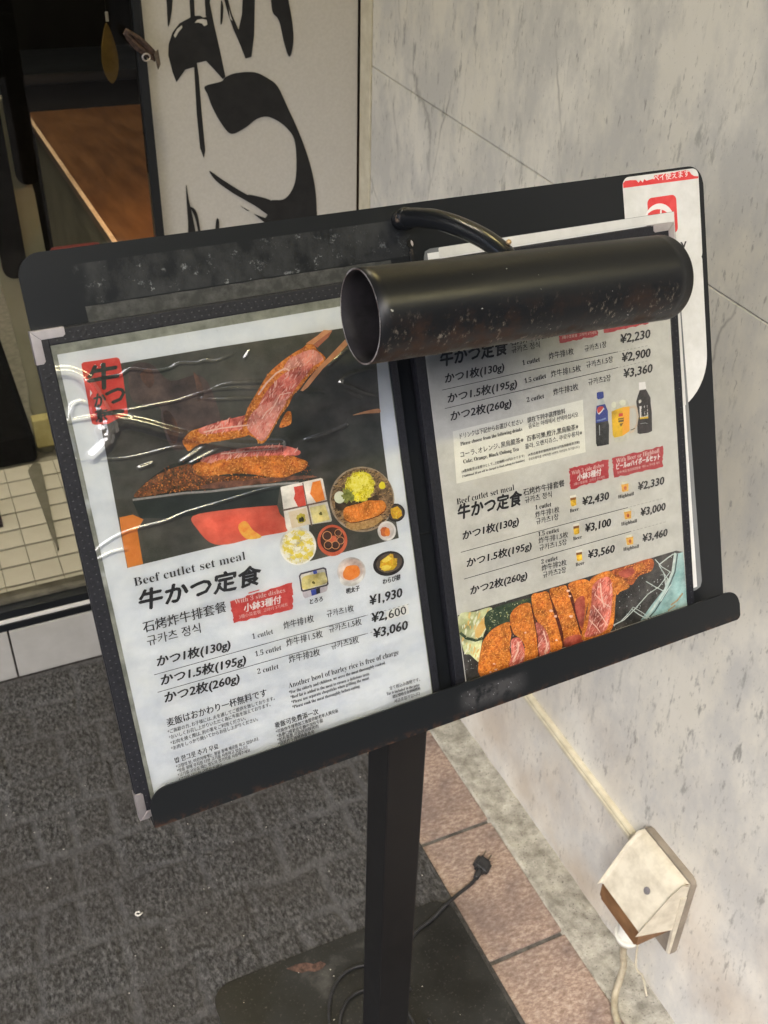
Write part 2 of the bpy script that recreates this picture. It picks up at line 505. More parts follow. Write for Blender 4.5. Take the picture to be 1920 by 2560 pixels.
PC = {  # flat printed inks: two tones, grain size
 'ink': ((0.024, 0.024, 0.027), (0.040, 0.040, 0.043), 900), 'ink_faint': ((0.2, 0.2, 0.2), (0.28, 0.28, 0.28), 900),
 'pale': ((0.72, 0.50, 0.47), (0.78, 0.58, 0.55), 800), 'white': ((0.78, 0.76, 0.76), (0.82, 0.8, 0.8), 500),
 'white_paper': ((0.80, 0.80, 0.78), (0.84, 0.84, 0.82), 300), 'black': ((0.03, 0.035, 0.03), (0.07, 0.08, 0.06), 300),
 'black_soft': ((0.03, 0.03, 0.02), (0.10, 0.09, 0.04), 900),
 'photo_bg': ((0.060, 0.068, 0.052), (0.135, 0.125, 0.108), 24), 'smoke': ((0.052, 0.046, 0.044), (0.17, 0.12, 0.105), 42),
 'embers': ((0.085, 0.065, 0.055), (0.40, 0.17, 0.10), 110), 'dark_stone': ((0.022, 0.028, 0.022), (0.055, 0.06, 0.05), 40),
 'crust_brown': ((0.055, 0.03, 0.018), (0.36, 0.15, 0.06), 320), 'pale_edge': ((0.30, 0.30, 0.30), (0.46, 0.45, 0.44), 400),
 'charcoal': ((0.028, 0.036, 0.032), (0.05, 0.06, 0.052), 30), 'orange_cloth': ((0.62, 0.22, 0.04), (0.75, 0.30, 0.07), 60),
 'red_paper': ((0.58, 0.10, 0.06), (0.75, 0.20, 0.13), 40), 'flame': ((0.80, 0.30, 0.06), (0.85, 0.62, 0.12), 160),
 'crust': ((0.42, 0.085, 0.018), (0.86, 0.38, 0.07), 300), 'crust_dark': ((0.20, 0.035, 0.015), (0.66, 0.20, 0.06), 260),
 'meat': ((0.55, 0.10, 0.075), (0.84, 0.33, 0.26), 120), 'meat_pale': ((0.70, 0.27, 0.22), (0.86, 0.46, 0.38), 170),
 'meat_dark': ((0.32, 0.05, 0.035), (0.62, 0.18, 0.12), 150), 'fat': ((0.80, 0.55, 0.45), (0.90, 0.72, 0.62), 300),
 'chopstick': ((0.62, 0.30, 0.15), (0.78, 0.44, 0.24), 200), 'chopstick_dark': ((0.42, 0.15, 0.09), (0.55, 0.24, 0.15), 200),
 'seal_red': ((0.62, 0.06, 0.045), (0.72, 0.12, 0.09), 90), 'seal_red2': ((0.55, 0.055, 0.05), (0.66, 0.11, 0.095), 200),
 'seal_red3': ((0.42, 0.035, 0.05), (0.52, 0.075, 0.085), 260),
 'dish_white': ((0.72, 0.70, 0.66), (0.82, 0.80, 0.76), 120), 'dish_line': ((0.12, 0.08, 0.07), (0.25, 0.18, 0.16), 200),
 'dish_rim': ((0.05, 0.045, 0.07), (0.10, 0.08, 0.11), 200), 'dish_shade': ((0.42, 0.38, 0.44), (0.62, 0.58, 0.62), 90),
 'strawberry': ((0.62, 0.07, 0.05), (0.72, 0.14, 0.1), 200), 'carrot': ((0.78, 0.24, 0.04), (0.88, 0.38, 0.09), 200),
 'cream': ((0.72, 0.60, 0.44), (0.82, 0.74, 0.60), 90), 'custard': ((0.72, 0.60, 0.20), (0.84, 0.78, 0.45), 80),
 'olive': ((0.42, 0.36, 0.05), (0.66, 0.56, 0.1), 300), 'olive_dark': ((0.06, 0.06, 0.02), (0.22, 0.2, 0.06), 500),
 'plate_rim': ((0.30, 0.22, 0.15), (0.50, 0.42, 0.32), 200), 'plate_wood': ((0.11, 0.065, 0.03), (0.44, 0.30, 0.17), 240),
 'plate_gold': ((0.34, 0.20, 0.07), (0.64, 0.44, 0.2), 420), 'plate_dark': ((0.04, 0.028, 0.018), (0.11, 0.08, 0.05), 300),
 'egg': ((0.72, 0.76, 0.60), (0.86, 0.86, 0.74), 80), 'cabbage_yellow': ((0.62, 0.52, 0.01), (0.86, 0.80, 0.04), 260),
 'cabbage_light': ((0.80, 0.72, 0.05), (0.88, 0.84, 0.28), 400), 'parsley': ((0.12, 0.15, 0.03), (0.42, 0.44, 0.12), 500),
 'lemon': ((0.80, 0.70, 0.02), (0.86, 0.80, 0.1), 100), 'crust_orange': ((0.66, 0.20, 0.03), (0.86, 0.38, 0.08), 420),
 'crust_shadow': ((0.05, 0.015, 0.01), (0.20, 0.05, 0.03), 300), 'crust_dark_line': ((0.46, 0.12, 0.03), (0.6, 0.2, 0.05), 500),
 'bowl_black': ((0.02, 0.018, 0.018), (0.05, 0.045, 0.045), 200), 'bowl_in': ((0.09, 0.07, 0.055), (0.16, 0.125, 0.10), 60),
 'yellow_food': ((0.72, 0.42, 0.01), (0.86, 0.62, 0.06), 260), 'yellow_light': ((0.82, 0.66, 0.08), (0.88, 0.76, 0.2), 300),
 'bowl_white': ((0.74, 0.73, 0.70), (0.82, 0.81, 0.79), 90), 'bowl_shade': ((0.55, 0.50, 0.48), (0.74, 0.70, 0.68), 60),
 'bowl_in_pink': ((0.66, 0.50, 0.44), (0.80, 0.72, 0.68), 60), 'red_food': ((0.45, 0.10, 0.04), (0.68, 0.24, 0.08), 200),
 'rice': ((0.70, 0.62, 0.32), (0.86, 0.84, 0.70), 300), 'rice_yellow': ((0.70, 0.56, 0.05), (0.84, 0.74, 0.2), 300),
 'rice_white': ((0.82, 0.81, 0.72), (0.88, 0.87, 0.82), 300), 'lacquer_red': ((0.58, 0.09, 0.05), (0.74, 0.22, 0.11), 60),
 'soup': ((0.05, 0.028, 0.022), (0.12, 0.06, 0.045), 120), 'ring': ((0.72, 0.32, 0.14), (0.82, 0.46, 0.22), 200),
 'blue_print': ((0.04, 0.07, 0.36), (0.08, 0.12, 0.5), 200),
 'grill_dark': ((0.018, 0.020, 0.020), (0.11, 0.10, 0.095), 70), 'salad': ((0.46, 0.50, 0.24), (0.76, 0.78, 0.52), 70),
 'salad_yellow': ((0.72, 0.42, 0.08), (0.80, 0.62, 0.3), 90), 'dark_green': ((0.015, 0.04, 0.022), (0.09, 0.13, 0.08), 200),
 'blue_plate': ((0.24, 0.44, 0.45), (0.50, 0.66, 0.66), 60), 'steel': ((0.50, 0.60, 0.58), (0.80, 0.86, 0.84), 200),
 'steel_dark': ((0.04, 0.06, 0.065), (0.12, 0.15, 0.15), 200), 'rust_print': ((0.42, 0.26, 0.12), (0.55, 0.42, 0.3), 400),
 'card_cream': ((0.72, 0.715, 0.66), (0.77, 0.765, 0.71), 80), 'cola': ((0.02, 0.022, 0.026), (0.06, 0.062, 0.065), 120),
 'glass_print': ((0.40, 0.45, 0.45), (0.60, 0.64, 0.63), 150), 'glass_print2': ((0.50, 0.50, 0.44), (0.66, 0.65, 0.59), 150),
 'label_blue': ((0.03, 0.05, 0.26), (0.05, 0.08, 0.34), 60), 'logo_red': ((0.55, 0.05, 0.04), (0.65, 0.08, 0.06), 60),
 'logo_blue': ((0.03, 0.05, 0.28), (0.05, 0.08, 0.36), 60), 'label_light': ((0.12, 0.2, 0.5), (0.3, 0.4, 0.62), 800),
 'mug_handle': ((0.52, 0.44, 0.36), (0.66, 0.56, 0.44), 100), 'juice': ((0.80, 0.50, 0.01), (0.84, 0.58, 0.03), 60),
 'juice_orange': ((0.78, 0.36, 0.03), (0.82, 0.48, 0.04), 50), 'print_dark': ((0.12, 0.08, 0.02), (0.2, 0.14, 0.04), 600),
 'ice': ((0.62, 0.64, 0.52), (0.74, 0.74, 0.64), 120), 'bottle_dark': ((0.022, 0.020, 0.024), (0.06, 0.05, 0.055), 90),
 'label_yellow': ((0.72, 0.48, 0.02), (0.8, 0.56, 0.05), 60), 'beer': ((0.78, 0.46, 0.02), (0.84, 0.6, 0.08), 90),
 'beer_brown': ((0.22, 0.09, 0.03), (0.36, 0.17, 0.06), 90), 'foam': ((0.70, 0.68, 0.6), (0.78, 0.76, 0.7), 200),
 'highball': ((0.70, 0.34, 0.04), (0.82, 0.56, 0.14), 120),
 'crumb_light': ((0.84, 0.38, 0.09), (0.88, 0.48, 0.15), 600), 'crumb_mid': ((0.66, 0.24, 0.05), (0.78, 0.32, 0.08), 600),
 'crumb_dark': ((0.30, 0.08, 0.025), (0.46, 0.14, 0.04), 600), 'fat_soft': ((0.82, 0.50, 0.42), (0.88, 0.62, 0.54), 500),
 'cabbage_shade': ((0.46, 0.38, 0.01), (0.56, 0.48, 0.02), 500), 'salad_pale': ((0.78, 0.80, 0.62), (0.84, 0.85, 0.72), 300),
 'smoke_warm': ((0.060, 0.054, 0.048), (0.24, 0.125, 0.088), 75),
 'pay_red': ((0.66, 0.045, 0.05), (0.74, 0.09, 0.09), 60), 'sticker_text': ((0.03, 0.03, 0.035), (0.05, 0.05, 0.055), 300),
}
RICH = {'crust': 95, 'crust_dark': 90, 'crust_orange': 120, 'meat': 60, 'meat_pale': 60, 'meat_dark': 60, 'photo_bg': 16, 'smoke': 22, 'embers': 60, 'smoke_warm': 30, 'dark_stone': 30, 'crust_brown': 110, 'grill_dark': 60, 'salad': 50, 'blue_plate': 40, 'plate_wood': 70, 'cabbage_yellow': 90, 'yellow_food': 90, 'rice': 80, 'red_paper': 18, 'bowl_in': 50, 'beer': 90, 'dish_white': 30, 'bowl_white': 40, 'custard': 60, 'bowl_shade': 50, 'bowl_in_pink': 50, 'juice': 40, 'bottle_dark': 60, 'cola': 60}
_pm = {}
def ink(k):
    if k not in _pm:
        c1, c2, s = PC[k]
        m, t, b, co = base('print_' + k, 0.5, 0, 0.25)
        c = ramp(t, tex(t, co, s, 7 if s < 700 else 2, 0.7), [(0.34, c1), (0.64, c2)])
        if k in RICH:
            sh = ramp(t, tex(t, co, RICH[k], 6, 0.6), [(0.32, (0.45,) * 3), (0.5, (0.95,) * 3), (0.68, (1.3,) * 3)])
            c = mixc(t, 1.0, c, sh, 'MULTIPLY')
        t.links.new(c, b.inputs['Base Color'])
        _pm[k] = m
    return _pm[k]

# ------------------------------------------------------------------ ground and large structure
WX = 0.742                                   # street face of the marble pier
def make_setting():
    bm = nb()
    bmesh.ops.create_grid(bm, x_segments=2, y_segments=2, size=60)
    g = obj('ground', bm, m_concrete('street_asphalt', (0.035, 0.034, 0.032), (0.07, 0.068, 0.065), 8), None, Matrix.Translation((0, 0, -0.012)))
    struct(g)
    # paved strip beside the pier
    bm = nb()
    box(bm, -1.4, 0.684, -0.75, 1.645, -0.030, -0.004)
    pav = struct(obj('pavement', bm, two('tile_grout', (0.06, 0.055, 0.05), (0.15, 0.14, 0.125), 70, 5, 0.9)))
    ty = [-0.439 + 0.234 * k for k in range(10)]
    first = None
    rnd = random.Random(5)
    for ci, (xa, xb) in enumerate(((0.4505, 0.6795), (0.2165, 0.4455), (-0.0175, 0.2115), (-0.2515, -0.0225))):
        for k in range(len(ty) - 1):
            y0, y1 = ty[k] + 0.0028, ty[k + 1] - 0.0028
            if y1 > 1.645:
                continue
            if first is None:
                bm = nb()
                box(bm, -0.1140, 0.1140, -0.1130, 0.1130, -0.008, 0.0, 0.0022, 2)
                first = bpy.data.meshes.new('tile')
                bm.to_mesh(first)
                bm.free()
                first.materials.append(TILE)
            obj('tile', first, None, pav, Matrix.Translation(((xa + xb) / 2, (y0 + y1) / 2, 0.0 + rnd.uniform(-.0006, .0006))) @ Matrix.Rotation(rnd.uniform(-.004, .004), 4, 'Z'))
    # rough cement fillet between tiles and pier
    bm = nb()
    nx, ny = 14, 260
    vs = []
    for j in range(ny + 1):
        y = -0.75 + 2.395 * j / ny
        e = 0.676 + 0.006 * noise.noise(Vector((y * 6, 0, 0))) + 0.003 * noise.noise(Vector((y * 40, 3, 0)))
        row = []
        for i in range(nx + 1):
            x = e + (0.748 - e) * i / nx
            h = 0.0015 + 0.004 * noise.noise(Vector((x * 30, y * 30, 1))) * min(1, i / 2) + 0.006 * (i / nx) ** 2
            if i == 0:
                h = -0.006
            row.append(bm.verts.new((x, y, h)))
        vs.append(row)
    for a, b_ in zip(vs, vs[1:]):
        for i in range(nx):
            bm.faces.new((a[i], a[i + 1], b_[i + 1], b_[i]))
    struct(obj('cement_edge', bm, CONC, smooth=True))
    # marble pier: backing, lower and upper slabs with a slightly sloping joint
    bm = nb()
    box(bm, 0.764, 1.3, 0.12, 1.645, -0.02, 3.2)
    wall = struct(obj('marble_wall', bm, GROUT))
    def jz(y):
        return 1.029 + (y - 0.783) * 0.072
    def slab(y0, y1, bot, top):
        bm = nb()
        pts = [(y0, bot(y0)), (y1, bot(y1)), (y1, top(y1)), (y0, top(y0))]
        M_ = Matrix(((0, 0, 1, 0), (1, 0, 0, 0), (0, 1, 0, 0), (0, 0, 0, 1)))
        prism(bm, pts, WX, 0.7645, bev=0.0008)
        bmesh.ops.transform(bm, matrix=M_, verts=bm.verts)
        return obj('marble_slab', bm, MARBLE, wall)
    g_ = 0.0006
    slab(0.12, 1.645, lambda y: 0.022, lambda y: jz(y) - g_)
    slab(0.12, 1.645, lambda y: jz(y) + g_, lambda y: 2.3)
    slab(0.12, 1.645, lambda y: 2.3015, lambda y: 3.2)
    # worn bottom course of the pier
    bm = nb()
    box(bm, 0.7445, 0.765, 0.12, 0.52, -0.004, 0.021, 0.002)
    obj('marble_slab', bm, MARBLE, wall)
    bm = nb()
    box(bm, 0.7440, 0.765, 0.523, 1.645, -0.004, 0.021, 0.002)
    obj('marble_slab', bm, MARBLE, wall)
    # cream trim at the far end
    bm = nb()
    box(bm, 0.7395, 0.80, 1.6475, 1.690, 0.12, 3.1, 0.002)
    trim = struct(obj('door_frame', bm, CREAM_PLASTIC))
    # threshold: white riser tiles, black sills, pale strip
    bm = nb()
    box(bm, -1.6, 0.742, 1.656, 1.73, -0.02, 0.1195)
    th = struct(obj('threshold', bm, DARK_GROUT))
    for k in range(-5, 3):
        x0 = -0.007 + 0.300 * k + 0.0018
        x1 = min(x0 + 0.2964, 0.741)
        bm = nb()
        box(bm, x0, x1, 1.646, 1.660, 0.002, 0.1185, 0.0015)
        obj('tile', bm, WHITE_TILE, th)
    bm = nb()
    box(bm, -1.6, 0.738, 1.6475, 1.70, 0.120, 0.1355, 0.001)
    obj('sill', bm, BLACK_METAL, th)
    bm = nb()
    box(bm, -1.6, 0.738, 1.6500, 1.70, 0.1358, 0.1435, 0.001)
    obj('pale_sill_strip', bm, STRIP_METAL, th)
    bm = nb()
    box(bm, -1.6, 0.738, 1.6530, 1.715, 0.1438, 0.162, 0.001)
    obj('sill', bm, BLACK_METAL, th)
    bm = nb()
    box(bm, -1.6, 0.378, 1.675, 1.705, 0.1622, 0.170, 0.001)
    obj('glass_channel', bm, two('channel', (0.06, 0.055, 0.04), (0.13, 0.12, 0.09), 30), th)
    # room behind the glass
    bm = nb()
    box(bm, -1.6, 2.6, 1.731, 5.2, 0.05, 0.1130)
    fl = struct(obj('interior_floor', bm, GROUT))
    me = None
    for i in range(-8, 5):
        for j in range(0, 8):
            if me is None:
                b2 = nb()
                box(b2, -0.0279, 0.0279, -0.0305, 0.0305, -0.004, 0.0, 0.001)
                me = bpy.data.meshes.new('tile')
                b2.to_mesh(me)
                b2.free()
                me.materials.append(IN_TILE)
            obj('tile', me, None, fl, Matrix.Translation((0.0657 + 0.0575 * i + 0.0288, 1.7535 + 0.0680 * j, 0.1195)))
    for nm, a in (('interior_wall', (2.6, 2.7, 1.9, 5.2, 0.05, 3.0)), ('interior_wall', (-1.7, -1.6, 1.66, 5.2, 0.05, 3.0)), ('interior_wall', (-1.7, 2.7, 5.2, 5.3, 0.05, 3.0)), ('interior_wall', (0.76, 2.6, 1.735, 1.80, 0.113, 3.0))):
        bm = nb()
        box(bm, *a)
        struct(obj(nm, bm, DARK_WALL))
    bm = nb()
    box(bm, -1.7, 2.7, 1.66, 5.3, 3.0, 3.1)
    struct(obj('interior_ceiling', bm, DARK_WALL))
    # unseen slab added overhead to block sky light, and the street beyond
    bm = nb()
    box(bm, -2.6, 0.738, -0.75, 1.640, 2.55, 2.63)
    box(bm, 0.7381, 2.2, -0.75, 0.11, 2.55, 2.63)
    struct(obj('sky_blocker', bm, FACADE))
    bm = nb()
    box(bm, -4.0, 3.0, 1.64, 5.4, 3.105, 9.0)
    struct(obj('upper_facade', bm, FACADE))
make_setting()

def street_building(x0, x1, y0, y1, h, label):
    t = empty('street_building', ((x0 + x1) / 2, y1, 0), label, 'building')
    bm = nb()
    box(bm, x0, x1, y0, y1, 0, h)
    obj('wall', bm, FACADE, t)
    me = None
    n = int((x1 - x0) / 2.2)
    for i in range(n):
        for k in range(int(h / 3)):
            bm = nb()
            xx = x0 + (i + 0.5) * (x1 - x0) / n
            box(bm, xx - 0.6, xx + 0.6, y1, y1 + 0.03, 1.0 + 3 * k, 2.4 + 3 * k)
            obj('window', bm, BLACK_METAL, t)
street_building(-9, -0.5, -16, -8, 6.2, 'grey rendered building across the street, two storeys')
street_building(0.5, 12, -17, -9, 9.2, 'taller grey building across the street, three storeys')

# ------------------------------------------------------------------ door glass and the room behind it
def make_door_area():
    bm = nb()
    box(bm, -1.55, 0.364, 1.687, 1.693, 0.166, 2.95)
    o = obj('glass', bm, m_glass('door_glass'))
    bm2 = nb()
    t = empty('glass_panel', (-0.6, 1.69, 0.17), 'clear glass shopfront panel with a black edge left of the calligraphy sign', 'window')
    o.name = 'glass_pane'
    o.parent = t
    o.matrix_local = WM['glass_panel'].inverted()
    box(bm2, 0.3645, 0.3785, 1.680, 1.700, 0.166, 2.95, 0.001)
    obj('stile', bm2, BLACK_METAL, t)
    # counter
    t = empty('wooden_counter', (0.48, 2.4, 0.12), 'brown wooden counter top glowing orange inside the dark doorway', 'counter')
    bm = nb()
    box(bm, 0.338, 0.735, 1.83, 3.05, 0.722, 0.750, 0.003)
    obj('counter_top', bm, WOOD, t)
    bm = nb()
    box(bm, 0.350, 0.730, 1.90, 3.0, 0.113, 0.7215)
    obj('side_panel', bm, OLIVE_PANEL, t)
    bm = nb()
    box(bm, 0.3335, 0.3430, 1.83, 3.05, 0.7505, 0.7530, 0.0006)
    obj('lit_edge', bm, two('lit_edge_wood', (0.62, 0.42, 0.26), (0.74, 0.54, 0.36), 60, 3, 0.35), t)  # pale tone paints in the light caught along the counter edge
    bm = nb()
    for k in range(7):
        x = 0.41 + 0.045 * (k % 3)
        y = 2.0 + 0.13 * k
        box(bm, x, x + 0.02 + 0.01 * (k % 2), y, y + 0.004, 0.7502, 0.7512)
    # red cushion of a stool before the counter
    t = empty('red_stool', (0.275, 1.95, 0.113), 'tall stool with a dull red cushion beside the wooden counter', 'stool')
    bm = nb()
    box(bm, 0.225, 0.327, 1.885, 2.02, 0.690, 0.728, 0.014, 3)
    obj('cushion', bm, two('red_cushion', (0.10, 0.015, 0.015), (0.16, 0.03, 0.028), 20), t, smooth=True)
    for sx in (0.240, 0.312):
        for sy in (1.90, 2.005):
            bm = nb()
            tube(bm, [(sx, sy, 0.113), (sx, sy, 0.692)], 0.007, 8)
            obj('leg', bm, BLACK_METAL, t)
    # cream padded panel with black cloths hanging over it
    t = empty('cream_screen', (0.22, 2.35, 0.113), 'tall cream screen standing inside the glass at the left edge', 'screen')
    q = 2.35 / 1.8
    def P_(x, z):
        return (x * q, 1.42 - (1.42 - z) * q)
    edge = [P_(*p) for p in ((0.150, 1.05), (0.157, 0.965), (0.157, 0.80), (0.150, 0.775), (0.136, 0.762), (0.128, 0.80), (0.1245, 0.835), (0.110, 0.80), (0.115, 0.72), (0.121, 0.63), (0.127, 0.56), (0.121, 0.50), (0.146, 0.42))]
    right = [P_(*p) for p in ((0.185, 0.42), (0.19, 0.50), (0.192, 0.60), (0.194, 0.74), (0.194, 0.80), (0.192, 0.90), (0.186, 0.95), (0.182, 1.05))]
    bm = nb()
    prism(bm, edge + right, -0.02, 0.02, bev=0.003)
    M_ = Matrix(((1, 0, 0, 0), (0, 0, -1, 2.35), (0, 1, 0, 0), (0, 0, 0, 1)))
    obj('panel', bm, CREAM_CLOTH, t, M_)
    bm = nb()
    a, b_ = P_(0.117, 0.498), P_(0.152, 0.44)
    box(bm, a[0], b_[0], 2.29, 2.325, b_[1], a[1], 0.004)
    obj('wooden_foot', bm, two('pale_wood', (0.42, 0.36, 0.14), (0.54, 0.48, 0.22), 30), t)
    bm = nb()
    tube(bm, [((a[0] + b_[0]) / 2, 2.335, 0.113), ((a[0] + b_[0]) / 2, 2.335, b_[1] + 0.01)], 0.022, 10)
    obj('leg', bm, CREAM_CLOTH, t)
    for (x0, x1, zb, lab) in ((0.166, 0.203, 0.920, 'black cloth strip with a rounded end hanging highest inside the glass'), (0.118, 0.1585, 0.766, 'black cloth strip with a rounded end hanging lower at the left edge of the glass')):
        c0, c1 = P_(x0, zb), P_(x1, zb)
        bm = nb()
        r_ = (c1[0] - c0[0]) / 2
        prism(bm, rrect(c0[0], c1[0], c0[1], 2.4, 0.02, 6, (r_ * 0.9, r_ * 0.9, 0.004, 0.004)), -0.006, 0.006)
        tag(obj('hanging_cloth', bm, BLACK_CLOTH, None, Matrix(((1, 0, 0, 0), (0, 0, -1, 2.31), (0, 1, 0, 0), (0, 0, 0, 1)))), lab, 'cloth', 'black cloths hanging inside the glass')
    # black low box, and a shadow wedge built as a grey slab
    bm = nb()
    box(bm, -0.9, 0.15, 2.27, 2.9, 0.113, 0.196, 0.02, 3)
    tag(obj('floor_box', bm, BLACK_CLOTH, smooth=False), 'low black box with rounded corners standing on the cream floor tiles', 'box')
    bm = nb()
    for (x, y, z) in ((0.1175, 2.205, 0.121), (0.1275, 1.872, 0.121), (0.133, 1.90, 0.121), (0.150, 2.23, 0.121)):
        pass
    prism(bm, [(0.1180, 2.22), (0.1262, 1.872), (0.1300, 1.880), (0.150, 2.24), (0.135, 2.25)], 0.1198, 0.128)  # shape of a cast shadow, modelled as a thin grey slab
    tag(obj('floor_shadow', bm, two('shadow_grey', (0.15, 0.145, 0.11), (0.22, 0.21, 0.17), 30)), 'tapering grey wedge standing in for a shadow on the cream tiles inside the glass', 'strip')
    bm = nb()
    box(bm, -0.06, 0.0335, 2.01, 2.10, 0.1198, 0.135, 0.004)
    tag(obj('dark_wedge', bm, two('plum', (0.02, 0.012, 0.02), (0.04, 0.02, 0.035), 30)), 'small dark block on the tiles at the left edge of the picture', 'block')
    # back shelf with faint things, deep in the dark
    t = empty('back_shelf', (0.7, 3.2, 0.113), 'dark shelf unit behind the wooden counter, barely visible', 'shelf')
    bm = nb()
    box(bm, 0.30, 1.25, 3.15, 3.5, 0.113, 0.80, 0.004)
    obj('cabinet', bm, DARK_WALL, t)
    bm = nb()
    box(bm, 0.28, 1.27, 3.13, 3.5, 0.8005, 0.83, 0.004)
    obj('shelf_top', bm, BLACK_METAL, t)
    # pendant that lights the counter, behind the sign
    t = empty('pendant_lamp', (0.52, 1.99, 1.05), 'small warm pendant lamp over the near end of the wooden counter', 'lamp')
    bm = nb()
    tube(bm, [(0.52, 1.99, 1.05), (0.52, 1.99, 3.0)], 0.003, 6)
    obj('cord', bm, RUBBER, t)
    bm = nb()
    tube(bm, [(0.52, 1.99, 0.945), (0.52, 1.99, 1.00), (0.52, 1.99, 1.05)], lambda s: 0.06 - 0.05 * s, 20, caps=False)
    obj('lamp_shade', bm, BLACK_METAL, t)
    bm = nb()
    bmesh.ops.create_icosphere(bm, subdivisions=2, radius=0.022, matrix=Matrix.Translation((0.52, 1.99, 0.955)))
    obj('bulb', bm, m_emit('warm_bulb', (1.0, 0.50, 0.16), 34), t)
make_door_area()

